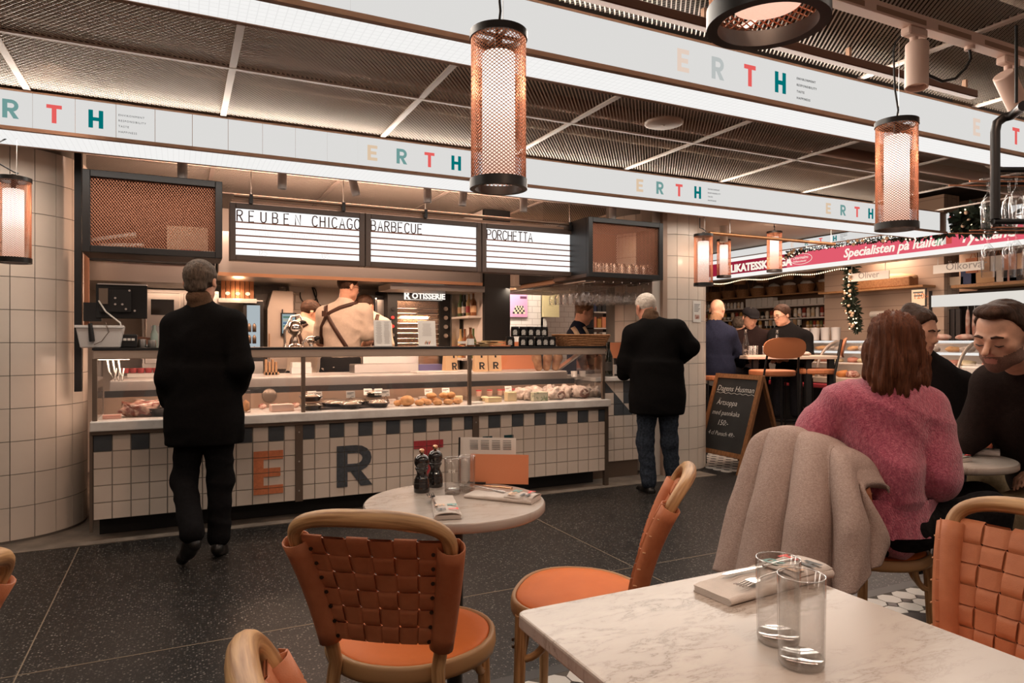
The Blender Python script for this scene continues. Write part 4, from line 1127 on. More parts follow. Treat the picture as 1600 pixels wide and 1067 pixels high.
# ---- white-haired man at the bar counter
V = View(1027, 5.55)
JEAN = wool('blue_jeans', (.030, .038, .052), .3, 300, .45)
J = dict(head=V(1009, 482, .10), neck=V(1018, 506, .05), shL=V(990, 524, .02), shR=V(1056, 516, .0), elL=V(978, 566, .06), elR=V(1079, 543, -.02), wrL=V(975, 585, .28), wrR=V(1062, 560, .25),
         pelvis=V(1028, 618), hipL=V(1012, 628), hipR=V(1044, 628), knL=V(1008, 690, .03), knR=V(1046, 690, .02), anL=V(1014, 752, .0), anR=V(1052, 748, .04), toL=V(1000, 763, .13), toR=V(1062, 760, .16))
sitting_or_standing('person', 'white-haired man in a dark coat and jeans stooping at the bar counter', V, J, (-22, 28, 0), BLKCOAT, (JEAN, .062), skin=SKIN2, hair=(H_WHITE, dict(grow=.007, lim=.002)), h=.0105, rt=(.215, .135), sleeve=(.088, .070, .060), sc=.98,
                    coat=dict(z=EYE-(645-533.5)/FPX*5.55, c0=(0, 0), r0=(.215, .155), r1=(.19, .12), fold=.04, nf=5), collar=(SCARF, .070), seed=5)
# ---- kitchen staff
SHIRT = wool('cream_shirt', (.62, .51, .41), .15, 120, .05); APRON = wool('black_apron', (.015, .013, .012), .2)
STRAP = mat('brown_leather_strap', (.055, .022, .012), .5)
from mathutils.bvhtree import BVHTree
def straps(t, garment, lines, w=.036, m=STRAP, name='suspender'):
    me = garment.data; bv = BVHTree.FromPolygons([v.co for v in me.vertices], [p.vertices for p in me.polygons])
    for L in lines:
        pts = []
        for a, b in zip(L[:-1], L[1:]):
            for k in range(8): pts.append(mid(a, b, k/8))
        pts.append(np.array(L[-1])); out = []
        for p in pts:
            hit = bv.ray_cast(Vector((p[0], -1.2, p[2])), Vector((0, 1, 0)))
            if hit[0] is not None: out.append(hit[0] + hit[1]*.004)
        if len(out) < 3: continue
        vs = []
        for i, p in enumerate(out):
            d = (out[min(i+1, len(out)-1)] - out[max(i-1, 0)]).normalized(); x = d.cross(Vector((0, 1, 0))).normalized()*w/2; vs += [p - x, p + x]
        mb = MB(); mb.add(vs, [(2*i, 2*i+1, 2*i+3, 2*i+2) for i in range(len(out)-1)], 0, True); o = mb.build(name, m, t)
        md = o.modifiers.new('t', 'SOLIDIFY'); md.thickness = .004; md.offset = 0
def apron(t, V, J, m=APRON):
    g = SDF(*lim3([J['pelvis'], V(540, 640)], .35), .012); z = J['pelvis'][2]
    g.frus(z-.42, z+.13, J['pelvis'][:2], J['pelvis'][:2], (.20, .17), (.178, .122), .03, .06, 6); put('apron', g.mesh('apron', wrinkles(.006, 12, 4)), m, t)
V = View(540, 6.2)
J = dict(head=V(545, 449, .02), neck=V(538, 478), shL=V(508, 492, .02), shR=V(568, 488, .02), elL=V(500, 535, .10), elR=V(577, 532, .02), wrL=V(525, 548, .30), wrR=V(562, 546, .25), pelvis=V(532, 580), hipL=V(516, 590), hipR=V(550, 590),
         knL=V(518, 660), knR=V(552, 660), anL=V(518, 728), anR=V(552, 728))
t, T, R = sitting_or_standing('person', 'cook in cream shirt with crossed brown suspenders, back to the counter', V, J, (48, 12, 0), SHIRT, (BLKTR,), hair=(H_BROWN, dict(grow=.006)), h=.011, rt=(.19, .125), sleeve=(.078, .068, .05), short_sleeve=True, seed=8, folds=.006, bare=True,
                    hands=dict(R=((-.8, .4, 0), (0, 0, -1), .5), L=((.6, .6, 0), (0, 0, -1), .5)))
gm = [o for o in t.children if o.name.startswith('top')][0]
straps(t, gm, [[V(511, 478), V(514, 490), V(522, 503), V(545, 540), V(552, 556)], [V(560, 474), V(535, 482), V(516, 492), V(506, 512), V(498, 545)]])
mb = MB(); mb.obox(tuple(V(513, 491) + np.array((0, -.14, 0))), (.04, .006, .05)); mb.build('strap_patch', STRAP, t)
apron(t, V, J)
GLS = mat('black_frame', (.015, .012, .01), .3)
def spectacles(T, R, t, sc=1.):
    mb = MB()
    for s_ in (-1, 1):
        pts = [tuple(T(s_*.031 + .021*math.cos(a), .098, -.002 + .016*math.sin(a))) for a in [2*PI*k/14 for k in range(14)]]; mb.tube(pts, .0022, 6, closed=True)
        mb.tube([tuple(T(s_*.052, .095, .002)), tuple(T(s_*.076, .05, .004)), tuple(T(s_*.080, -.01, .004))], .0022, 6)
    mb.tube([tuple(T(-.011, .100, .002)), tuple(T(.011, .100, .002))], .0022, 6); mb.build('spectacles', GLS, t)
spectacles(T, R, t)
V = View(478, 6.55)
J = dict(head=V(485, 489, .05), neck=V(477, 506), shL=V(457, 516), shR=V(488, 518, .02), elL=V(452, 545, .05), elR=V(494, 545, .05), wrL=V(462, 556, .25), wrR=V(490, 558, .28), pelvis=V(470, 590), hipL=V(458, 596), hipR=V(482, 596), knL=V(458, 650), knR=V(482, 650), anL=V(458, 705), anR=V(482, 705))
t, T, R = sitting_or_standing('person', 'short-haired cook bending over the chrome machine at the back', V, J, (55, 30, 0), SHIRT, (BLKTR,), hair=(H_BROWN, dict(grow=.006)), h=.0125, rt=(.165, .115), sleeve=(.07, .06, .05), short_sleeve=True, seed=9, bare=True)
gm = [o for o in t.children if o.name.startswith('top')][0]
straps(t, gm, [[V(464, 503), V(470, 512), V(476, 530), V(478, 545)], [V(484, 506), V(474, 513), V(462, 530), V(458, 545)]], .03)
V = View(585, 7.0)
J = dict(head=V(571, 479), neck=V(580, 496), shL=V(566, 508, .03), shR=V(600, 508), elL=V(563, 540), elR=V(606, 538), wrL=V(570, 556, .2), wrR=V(600, 556, .2), pelvis=V(584, 580), hipL=V(573, 590), hipR=V(596, 590), knL=V(573, 650), knR=V(596, 650), anL=V(573, 705), anR=V(596, 705))
t, T, R = sitting_or_standing('person', 'third cook half hidden behind the cook with crossed suspenders', V, J, (25, 12, 0), SHIRT, (BLKTR,), hair=(H_BROWN, dict(grow=.006)), h=.0125, rt=(.165, .115), sleeve=(.07, .06, .05), seed=10, bare=True)
gm = [o for o in t.children if o.name.startswith('top')][0]
straps(t, gm, [[V(571, 492), V(576, 510), V(580, 540)], [V(592, 492), V(590, 510), V(587, 540)]], .035)
# ---- barista in profile
NAVY = wool('navy_shirt', (.014, .017, .030), .2)
V = View(905, 6.75)
J = dict(head=V(913, 489), neck=V(903, 512), shL=V(896, 523, .15), shR=V(904, 525, -.14), elL=V(914, 548, .18), elR=V(908, 552, -.16), wrL=V(932, 546, .12), wrR=V(930, 551, -.06), pelvis=V(900, 590), hipL=V(898, 596, .09), hipR=V(900, 596, -.09), knL=V(900, 650, .09), knR=V(900, 650, -.09), anL=V(898, 705, .09), anR=V(898, 705, -.09))
t, T, R = sitting_or_standing('person', 'barista in navy shirt with hair in a bun, looking down behind the basket', V, J, (82, 22, 0), NAVY, (BLKTR,), hair=(H_FAIR, dict(grow=.007, lim=.004, extra=[((0, -.098, .075), (.036, .032, .034))])), h=.0115, rt=(.15, .10), sc=.96, seed=11,
                    hands=dict(R=((1, .1, -.1), (0, 0, -1), .5), L=((1, -.1, -.1), (0, 0, -1), .5)), sleeve=(.062, .055, .045))
gm = [o for o in t.children if o.name.startswith('top')][0]
straps(t, gm, [[V(894, 512), V(900, 525), V(906, 545)], [V(909, 512), V(914, 522), V(918, 533)]], .045, mat('beige_strap', (.45, .33, .22), .8), 'apron_strap')
apron(t, V, J, NAVY)
# ---- guests at the tall table
NSW = wool('navy_sweater', (.016, .018, .034), .3, 200); BSW = wool('dark_brown_sweater', (.022, .013, .012), .3, 200); KSW = wool('black_sweater', (.010, .009, .009), .3, 200)
DTR = wool('charcoal_trousers', (.016, .015, .018), .2)
V = View(1125, 7.55)
J = dict(head=V(1121, 484, .03), neck=V(1116, 508), shL=V(1098, 520, .05), shR=V(1140, 522, -.03), elL=V(1100, 556, .2), elR=V(1155, 552, .02), wrL=V(1140, 560, .40), wrR=V(1158, 570, .22), pelvis=V(1122, 577), hipL=V(1112, 580, .02), hipR=V(1138, 582), knL=V(1150, 590, .40), knR=V(1182, 592, .36), anL=V(1158, 660, .40), anR=V(1190, 662, .36))
sitting_or_standing('person', 'bald guest in a navy sweater at the tall table by the column', V, J, (38, 8, 0), NSW, (DTR,), h=.0125, rt=(.19, .13), sc=.98, seed=12, sleeve=(.075, .062, .05), collar=(wool('tan_collar', (.30, .17, .10), .2), .066, 'collar'), hands=dict(R=((.3, .6, -.6), (-1, 0, 0), .5)))
V = View(1177, 8.25)
J = dict(head=V(1172, 497, -.06), neck=V(1176, 517), shL=V(1200, 526), shR=V(1154, 526), elL=V(1204, 556, -.08), elR=V(1152, 556, -.08), wrL=V(1184, 563, -.27), wrR=V(1168, 563, -.27), pelvis=V(1178, 580), hipL=V(1188, 582), hipR=V(1168, 582), knL=V(1192, 586, -.40), knR=V(1164, 586, -.40), anL=V(1192, 640, -.36), anR=V(1164, 640, -.36))
t, T, R = sitting_or_standing('person', 'guest in a dark flat cap facing us across the tall table', V, J, (172, 24, 0), BSW, (DTR,), h=.0125, rt=(.18, .125), sc=1.0, seed=13, sleeve=(.075, .062, .05), hair=(H_GREY, dict(grow=.005)), hands=dict(L=((-.5, -.5, 0), (0, 0, -1), .5), R=((.5, -.5, 0), (0, 0, -1), .5)))
g = SDF(np.array(J['head'])-.2, np.array(J['head'])+.2, .009); g.ell(T(0, -.006, .062), (.098, .116, .064), R, .02, 'u', lambda x, y, z: -(z+.012)); g.ell(T(0, .095, .050), (.070, .050, .014), R, .02)
put('flat_cap', g.mesh('cap', wrinkles(.002, 40, 3)), wool('black_cap', (.012, .011, .012), .2), t)
V = View(1236, 8.05)
J = dict(head=V(1221, 493, -.03), neck=V(1232, 514), shL=V(1258, 528), shR=V(1212, 524), elL=V(1262, 558, -.12), elR=V(1206, 555, -.1), wrL=V(1232, 562, -.32), wrR=V(1215, 562, -.30), pelvis=V(1240, 580), hipL=V(1250, 582), hipR=V(1228, 582), knL=V(1243, 588, -.42), knR=V(1216, 588, -.42), anL=V(1243, 645, -.38), anR=V(1216, 645, -.38))
t, T, R = sitting_or_standing('person', 'guest with glasses and a black sweater facing left at the tall table', V, J, (-112, 14, 0), KSW, (DTR,), h=.0125, rt=(.205, .14), sc=1.02, seed=14, sleeve=(.085, .07, .055), hair=(H_BROWN, dict(grow=.012, back=.02)), hands=dict(L=((-.7, -.3, 0), (0, 0, -1), .5), R=((-.5, -.5, 0), (0, 0, -1), .5)))
spectacles(T, R, t)
V = View(1160, 9.0)
J = dict(head=V(1156, 509), neck=V(1158, 526), shL=V(1178, 534), shR=V(1142, 534), elL=V(1180, 560), elR=V(1140, 560), wrL=V(1170, 572, -.2), wrR=V(1150, 572, -.2), pelvis=V(1160, 590), hipL=V(1168, 592), hipR=V(1152, 592), knL=V(1168, 630), knR=V(1152, 630), anL=V(1168, 668), anR=V(1152, 668))
sitting_or_standing('person', 'grey-haired shopper far behind the guest in the flat cap', V, J, (60, 5, 0), wool('olive_jacket', (.06, .05, .03), .2), (DTR,), h=.014, rt=(.17, .12), sc=.95, seed=15, hair=(H_GREY, dict(grow=.012)))
V = View(1078, 7.7)
J = dict(head=V(1058, 500), neck=V(1060, 522), shL=V(1044, 536, .1), shR=V(1080, 538, -.05), elL=V(1060, 575, .2), elR=V(1092, 566, -.03), wrL=V(1090, 585, .3), wrR=V(1112, 588, .12), pelvis=V(1066, 600), hipL=V(1058, 604, .06), hipR=V(1080, 604, -.04), knL=V(1100, 612, .32), knR=V(1118, 614, .22), anL=V(1100, 690, .32), anR=V(1116, 695, .22))
sitting_or_standing('person', 'guest in a rust jacket hidden behind the column, one hand on the knee', V, J, (60, 5, 0), wool('rust_jacket', (.20, .06, .035), .2), (DTR,), h=.0125, rt=(.17, .12), sc=.95, seed=16, hair=(H_BROWN,), hands=dict(R=((.55, .3, -.6), (-.3, 0, -1), .5)))
# ---- the one in the pink sweater
PINK = mat('pink_mohair', (.40, .070, .120), .95, col2=(.62, .165, .225), nscale=120, bump=.8, bscale=260, sheen=.5, spec=.1, stretch=(1, 1, .5), thresh=(.35, .7))
CJEAN = wool('charcoal_jeans', (.014, .0125, .0125), .3, 300, .4)
V = View(1390, 2.52)
J = dict(head=V(1400, 545, .04), neck=V(1396, 605, .0), shL=V(1318, 632, .05), shR=V(1444, 640, -.02), elL=V(1282, 672, .10), elR=V(1462, 742, -.06), wrL=V(1330, 690, .32), wrR=V(1440, 726, .22), chest=(-.022, .0, 0), waist=(-.035, -.02, 0),
         pelvis=V(1386, 812, .02), hipL=V(1362, 820, .09), hipR=V(1410, 824, -.06), knL=V(1530, 780, .24), knR=V(1545, 800, -.02), anL=V(1550, 960, .26), anR=V(1560, 990, .02), toL=V(1590, 990, .30), toR=V(1600, 1020, .05))
t, T, R = sitting_or_standing('person', 'person with auburn hair in a fuzzy pink sweater, seated with back to us', V, J, (22, 6, 0), PINK, (CJEAN, .06), h=.009, rt=(.168, .112), sc=.98, seed=21, sleeve=(.078, .080, .062), folds=.014, lk=.014, bare=True,
                    hands=dict(L=((.8, .4, 0), (0, 0, -1), .5), R=((.3, .9, .1), (0, 0, -1), .5)))
g = SDF(V(1330, 690, -.25), V(1475, 470, .35), .007)
g.ell(T(0, -.016, .036), (.083, .104, .094), R, .02, 'u', lambda x, y, z: (y - .052) - .5*np.maximum(0, z))
for a, b, ra, rb in ((V(1396, 520, -.02), V(1392, 580, -.04), .080, .066), (V(1384, 560, -.03), V(1374, 604, -.05), .052, .030), (V(1374, 598, -.05), V(1366, 618, -.055), .028, .008), (V(1404, 565, -.05), V(1404, 614, -.07), .058, .034), (V(1404, 610, -.07), V(1396, 632, -.07), .03, .006),
                     (V(1422, 545, -.02), V(1434, 598, -.03), .046, .034), (V(1433, 590, -.03), V(1450, 622, -.02), .032, .007), (V(1366, 545, 0), V(1360, 585, -.02), .040, .022), (V(1422, 596, -.06), V(1426, 634, -.06), .034, .006), (V(1442, 560, 0), V(1452, 596, .0), .022, .005), (V(1386, 604, -.06), V(1383, 628, -.06), .026, .005)): g.cap(a, b, ra, rb, .022)
def strands(P):
    a = np.arctan2(P[:, 0] - T(0, 0, 0)[0], -(P[:, 1] - .02)); return .0045*np.sin(34*a + 3*np.sin(9*P[:, 2])) + .003*np.sin(71*a + 22*P[:, 2]) + .004*np.sin(13*a + 30*P[:, 2])
put('hair', g.mesh('hair', strands), H_AUB, t)
# knitted hem of the sweater
hem = SDF(V(1330, 860, -.25), V(1450, 740, .35), .009); z = J['pelvis'][2]
hem.frus(z-.055, z+.12, (J['pelvis'][0]-.02, J['pelvis'][1]-.02), (J['pelvis'][0]-.02, J['pelvis'][1]-.01), (.184, .160), (.180, .146), .02, .02, 26); put('knitted_hem', hem.mesh('hem'), PINK, t)
# ---- dark-haired companion across the far table
V = View(1452, 3.45)
J = dict(head=V(1433, 520, -.05), neck=V(1445, 566), shL=V(1500, 600, .02), shR=V(1398, 600), elL=V(1512, 668, -.05), elR=V(1392, 668, -.05), wrL=V(1480, 690, -.25), wrR=V(1420, 690, -.25), pelvis=V(1452, 745), hipL=V(1476, 752), hipR=V(1428, 752), knL=V(1478, 762, -.1), knR=V(1432, 762, -.1), anL=V(1478, 880, -.08), anR=V(1432, 880, -.08))
DBT = wool('black_blouse', (.012, .010, .010), .2)
sitting_or_standing('person', 'dark-haired companion with a bun, mostly hidden behind the auburn hair', V, J, (150, 12, 0), DBT, (DTR,), h=.012, rt=(.16, .11), sc=.97, seed=23, hair=(H_BROWN, dict(grow=.014, extra=[((0, -.05, .115), (.045, .045, .032)), ((.05, -.02, -.05), (.03, .05, .06)), ((-.05, -.02, -.05), (.03, .05, .06))])))
# ---- bearded person leaning in from the right
V = View(1600, 2.75)
DKT = wool('dark_taupe_jersey', (.022, .015, .013), .25, 160); KHA = wool('khaki_trousers', (.22, .16, .095), .25, 200)
J = dict(head=V(1566, 525, -.18), neck=V(1606, 580, -.04), shL=V(1690, 628, -.10), shR=V(1556, 600, .05), elL=V(1700, 720, -.1), elR=V(1520, 676, .16), wrL=V(1640, 730, -.05), wrR=V(1486, 714, .13), chest=(0, 0, 0), pelvis=V(1650, 770, .22), hipL=V(1680, 778, .14), hipR=V(1622, 775, .26),
         knL=V(1560, 800, -.02), knR=V(1540, 752, .36), anL=V(1570, 990, .0), anR=V(1540, 900, .42), toL=V(1540, 1015, -.05), toR=V(1510, 930, .38))
J['neck'] = mid(J['neck'], V(1604, 578, -.06), .5)
t, T, R = sitting_or_standing('person', 'bearded person in a dark jersey and khaki trousers leaning to the far table', V, J, (-116, 20, -4), DKT, (KHA, .07), h=.0065, rt=(.19, .13), sc=1.06, seed=31, sleeve=(.080, .064, .046), hair=(H_BROWN, dict(grow=.008, back=.02, tilt=(-.84, .54), lim=.008, extra=[((.0, .045, .108), (.056, .046, .024))])), beard=STUB, nose=1.10,
                    hands=dict(R=((-.7, .2, -.25), (.2, .2, -1), .45), L=((-.8, .1, -.3), (0, 0, -1), .5)))
EYE_M = mat('eye_dark', (.02, .012, .01), .2)
for s_ in (-1, 1):
    MB().tube([tuple(T(s_*.046, .081, -.004)), tuple(T(s_*.032, .0868, -.0075)), tuple(T(s_*.018, .085, -.005))], [.0015, .0026, .0015], 6).build('eyelashes', EYE_M, t)

# ================================================================== COAT hung over the chair of the pink sweater
t = thing('beige_coat', 'beige wool coat draped over the chair back beside the pink sweater', 'coat', (2.37, 1.80, 0), -math.radians(88))
CP = []                     # control rows of the hanging cloth: inner hem, inner top, crest, outer top, middle, hem; columns from the far edge round to the near edge
def W3(u, v, d): return np.array(atd(u, v, d*.955))
COLS = [((1178, 680, 2.78), (1152, 775, 2.76), (1124, 893, 2.72)), ((1204, 668, 2.74), (1180, 780, 2.66), (1158, 905, 2.60)), ((1238, 672, 2.67), (1218, 790, 2.56), (1200, 915, 2.50)), ((1272, 684, 2.60), (1262, 800, 2.46), (1250, 925, 2.40)),
        ((1304, 700, 2.53), (1304, 810, 2.40), (1300, 930, 2.34)), ((1332, 722, 2.47), (1338, 812, 2.37), (1332, 926, 2.31)), ((1352, 757, 2.42), (1366, 822, 2.37), (1362, 884, 2.33)), ((1348, 770, 2.46), (1377, 846, 2.42), (1352, 868, 2.44))]
for k, (tp, md_, hm) in enumerate(COLS):
    a, b, c = W3(*tp), W3(*md_), W3(*hm); inn = np.array((.165, .012, 0)); CP.append([a + inn*1.25 + np.array((.02, 0, -.30 + .02*k)), a + inn*1.1 + np.array((0, 0, -.10)), a + inn*.75 + np.array((0, 0, -.012)), a, mid(a, b, .5) + np.array((-.012, 0, .01)), b, mid(b, c, .5), c])
CP = np.array(CP)
def cr(P, x):
    n = len(P); i = min(int(x), n-2); f = x - i; p0, p1, p2, p3 = P[max(i-1, 0)], P[i], P[i+1], P[min(i+2, n-1)]
    return .5*((2*p1) + (-p0+p2)*f + (2*p0-5*p1+4*p2-p3)*f*f + (-p0+3*p1-3*p2+p3)*f**3)
NU, NV = 120, 60; G = np.zeros((NV, NU, 3))
for i in range(NU):
    x = i/(NU-1)*(len(CP)-1); row = np.array([cr(CP[:, r], x) for r in range(CP.shape[1])])
    for j in range(NV): G[j, i] = cr(row, j/(NV-1)*(len(row)-1))
du = np.gradient(G, axis=1); dv = np.gradient(G, axis=0); NN = np.cross(du, dv); NN /= np.linalg.norm(NN, axis=2, keepdims=True) + 1e-9
if (NN[NV*5//8, NU//2] @ np.array((-1, -.6, 0))) < 0: NN = -NN
for i in range(NU):
    a = i/(NU-1)
    for j in range(NV):
        w = max(0, (j/(NV-1) - .40)/.60); f = 0        # pleats: rounded ridges with sharp valleys between, deepening to the hem
        for c0, c1, wd_, am in ((.06, .04, .085, .050), (.235, .215, .098, .066), (.43, .44, .105, .078), (.66, .70, .115, .074), (.90, .93, .09, .045)):
            q = (a - (c0 + (c1-c0)*w))/(wd_*(.9 + .25*w)); f = max(f, am*max(0, 1 - abs(q)**2)**.8)
        G[j, i] += NN[j, i]*(f*min(1, .10 + w*1.5) + .003*math.sin(a*40 + w*12)*w - .012)
mw = Matrix.Rotation(math.radians(88), 3, 'Z'); org = np.array((2.37, 1.80, 0)); pts = [tuple(mw @ Vector(tuple(p - org))) for p in G.reshape(-1, 3)]
WCOAT = mat('beige_wool_melange', (.36, .262, .225), .95, col2=(.50, .385, .335), nscale=170, bump=.5, bscale=330, spec=.1)
mb = MB(); mb.grid(pts, NU, NV); o = mb.build('coat_body', WCOAT, t); md = o.modifiers.new('t', 'SOLIDIFY'); md.thickness = .008; md.offset = 0
seam = [tuple(mw @ Vector(tuple(G[j, int(NU*.555)] + NN[j, int(NU*.555)]*.005 - org))) for j in range(24, NV, 2)]; MB().tube(seam, .0014, 5).build('seam', mat('coat_seam', (.25, .17, .14), .9), t)
ORD = ['first', 'second', 'third', 'fourth', 'fifth', 'sixth', 'seventh', 'eighth', 'ninth', 'tenth']
# ================================================================== HANGING MESH LAMPS
def lamp_glow():
    m = bpy.data.materials.new('opal_lamp_tube'); m.use_nodes = True; nt = m.node_tree; nt.nodes.remove(nt.nodes['Principled BSDF'])
    tc = nt.nodes.new('ShaderNodeTexCoord'); sp = nt.nodes.new('ShaderNodeVectorMath'); sp.operation = 'DISTANCE'; sp.inputs[1].default_value = (0, 0, .30)
    nt.links.new(tc.outputs['Object'], sp.inputs[0])                       # the bulb sits in the upper half of the tube
    r = nt.nodes.new('ShaderNodeValToRGB'); e = r.color_ramp.elements
    e[0].position = .06; e[0].color = (2.5, 2.3, 2.1, 1); e[1].position = .28; e[1].color = (1.1, .60, .43, 1); k = e.new(.13); k.color = (1.7, 1.32, 1.1, 1)
    nt.links.new(sp.outputs['Value'], r.inputs[0])
    em = nt.nodes.new('ShaderNodeEmission'); nt.links.new(r.outputs[0], em.inputs[0]); tp = nt.nodes.new('ShaderNodeBsdfTransparent'); mx = nt.nodes.new('ShaderNodeMixShader'); mx.inputs[0].default_value = .22
    nt.links.new(em.outputs[0], mx.inputs[1]); nt.links.new(tp.outputs[0], mx.inputs[2]); nt.links.new(mx.outputs[0], nt.nodes['Material Output'].inputs[0]); return m
M_OPAL = lamp_glow(); M_RING = mat('black_ring', (.016, .014, .013), .4, .2); M_CORD = mat('black_cord', (.01, .01, .01), .6)
LR, LH = .084, .467
def helix_mesh(R, z0, z1, n, turns, w=.0022, d=.0016):
    mb = MB(); segs = 30
    for sg in (1, -1):
        for k in range(n):
            vs = []
            for i in range(segs+1):
                a = 2*PI*k/n + sg*2*PI*turns*i/segs; z = z0 + (z1-z0)*i/segs; c, s_ = math.cos(a), math.sin(a)
                for rr, dz in ((R-d, 0), (R+d, w*.6), (R+d*.2, -w*.7)): vs.append((rr*c, rr*s_, z+dz))
            mb.add(vs, [(3*i+j, 3*i+(j+1) % 3, 3*i+3+(j+1) % 3, 3*i+3+j) for i in range(segs) for j in range(3)])
    return mb
HELIX = helix_mesh(LR-.003, .02, LH-.012, 38, 1.1, .0021, .0014).mesh('wire_cage'); HELIX.materials.append(M_COPPER)
def mesh_lamp(label, loc, cord_to, cordpath=None, grp='hanging copper mesh lamps'):
    t = thing('mesh_pendant_lamp', label, 'lamp', loc, 0, grp)
    put('wire_cage', HELIX, None, t)
    for nm, z0, z1 in (('bottom_ring', 0, .028), ('top_ring', LH-.022, LH)):
        MB().lathe([(LR-.014, z0), (LR+.002, z0), (LR+.002, z1), (LR-.005, z1), (LR-.014, z0)], 48).build(nm, M_RING, t, auto=40)
    MB().lathe([(0, .030), (.0475, .030), (.049, .034), (.049, LH-.07), (.046, LH-.065), (0, LH-.065)], 32).build('opal_tube', M_OPAL, t, auto=40)
    mb = MB(); mb.obox((0, 0, LH-.010), (LR*2-.01, .014, .006)); mb.obox((0, 0, LH-.010), (.014, LR*2-.01, .006)); mb.cyl((0, 0, LH-.07), (0, 0, LH+.018), .012, n=12); mb.build('holder', M_RING, t)
    lamp('lamp_bulb', 'POINT', (loc[0], loc[1], loc[2]+.26), 10, (1, .62, .42), .03)
    z = LH + .015; H = cord_to - loc[2]
    p = cordpath or [(0, 0, z), (.006, 0, z+.05), (-.006, .003, z+.5*(H-z)), (0, 0, H)]
    MB().tube(p, .004, 8).build('cord', M_CORD, t)
    MB().tube([(.014, 0, z), (.016, 0, H)], .0009, 5).build('steel_wire', M_STEEL, t)
    return t
def lp(u, vb, d): q = atd(u, vb, d); return (q.x, q.y, q.z)
mesh_lamp('copper mesh lamp hanging in the middle over the round table', lp(779, 296, 2.04), 2.55)
q = lp(1401, 359, 2.95)
mesh_lamp('copper mesh lamp hanging over the far table with the pink sweater', q, 2.52, [(0, 0, LH+.01), (.01, 0, LH+.05), (-.012, 0, LH+.14), (-.02, 0, LH+.30), (-.02, -.01, .80), (.0, -.03, .835), (.02, -.03, .82)])
q = lp(21, 411, 3.75)
mesh_lamp('copper mesh lamp at the left border in front of the tiled column', q, 2.34, [(0, 0, LH+.01), (.02, .01, LH+.03), (.0, .02, LH+.035), (-.08, 0, LH+.08), (-.10, 0, LH+.16), (-.04, .05, 2.34-q[2])])
mesh_lamp('copper mesh lamp cut by the top edge, seen from just below', lp(1199, 40, 1.0), 2.54)
mesh_lamp('copper mesh lamp beside the right column under the pipe frame', lp(1099, 447, 6.17), 2.33, [(0, 0, LH+.01), (.03, 0, LH+.03), (-.01, 0, LH+.05), (-.04, 0, .52), (-.04, 0, 2.33-lp(1099, 447, 6.17)[2])])
mesh_lamp('small copper mesh lamp further down the corridor, left one of two', lp(1131, 434, 8.4), 2.57)
mesh_lamp('small copper mesh lamp in front of the crimson shop sign', lp(1210, 425, 7.9), 2.57)
# copper pipe frame above them
pf = thing('pipe_frame', 'slim copper pipe frame hanging in the corridor above the mesh lamps', 'pipe', (0, 0, 0))
A = atd(1108, 364, 6.25); Bp = aty(1304, 381, A.y); Cp = atx(1140, 410, Bp.x - .12)
M_PIPE = mat('copper_pipe', (.42, .20, .09), .4, .8)
MB().cyl(A, (Bp.x, A.y, A.z), .016, n=10).build('front_pipe', M_PIPE, pf)
for x in (A.x+.25, Bp.x-.05): MB().tube([(x, A.y, A.z), (x, A.y, 2.57)], .003, 6).build('hanger', M_STEEL, pf)

# ================================================================== CEILING TRACKS AND SPOTS
M_PINKW = mat('rosy_white_paint', (.72, .52, .43), .5)
tr = thing('lighting_track', 'rosy white lighting track with spots above the far table', 'track', (0, 0, 0))
MB().box(1.6, 4.6, 1.76, 1.815, 2.49, 2.54).build('track_rail', M_PINKW, tr, bevel=.003)
for a, b in ((1.9, 2.35), (2.42, 2.72), (2.8, 3.02), (3.12, 3.5)): MB().box(a, b, 1.758, 1.762, 2.498, 2.518).build('track_slot', M_TAUPE, tr)
def spot(label, base, R, body_off, d=.085, L=.185, m=M_PINKW, tail=None, grp='ceiling spots'):
    t = thing('track_spot', label, 'spotlight', base, 0, grp)
    MB().box(-.055, .06, -.022, .022, -.035, .0).build('adapter', m, t, bevel=.006)
    MB().cyl((0, 0, -.035), (0, 0, -.075), .016, n=12).build('swivel', m, t)
    c = Vector(body_off); R = R
    MB().lathe([(0, 0), (d/2-.004, 0), (d/2, -.004), (d/2, -L), (d/2-.006, -L), (d/2-.008, -L+.02), (0, -L+.02)], 32, c, R=R).build('spot_body', m, t, auto=40)
    MB().lathe([(0, -L+.021), (d/2-.009, -L+.021)], 24, c, R=R).build('lens', M_DARKGL, t)
    return t
b1 = aty(1428, 40, 1.788)
s1 = spot('rosy spot on the ceiling track pointing down beside the black cable', (b1.x, b1.y, 2.49), Matrix.Rotation(.10, 3, 'Y') @ Matrix.Rotation(-.05, 3, 'X'), (-.01, -.02, -.07))
b2 = aty(1575, 92, 1.788)
spot('rosy spot on the ceiling track tilted to the right', (b2.x, b2.y, 2.49), Matrix.Rotation(-.75, 3, 'Y'), (-.055, -.01, -.085))
spot('rosy spot at the right border showing its round front', (b2.x+.12, 1.62, 2.44), Matrix.Rotation(-.5, 3, 'Y') @ Matrix.Rotation(-1.1, 3, 'X'), (-.03, .06, -.075), .1)
cb = thing('black_cable', 'black cable looping below the ceiling track between the two spots', 'cable', (b1.x, b1.y, 2.44))
MB().tube([tuple(aty(u, v, 1.79) - Vector((b1.x, b1.y, 2.44))) for u, v in ((1442, 105), (1452, 118), (1472, 127), (1492, 123), (1508, 108), (1517, 92), (1515, 78))], .006, 8).build('cable', M_CORD, cb)
tag(cb, None, None); MB().cyl(aty(1515, 78, 1.79) - Vector((b1.x, b1.y, 2.44)), aty(1515, 62, 1.79) - Vector((b1.x, b1.y, 2.44)), .02, n=12).build('socket', M_PINKW, cb)
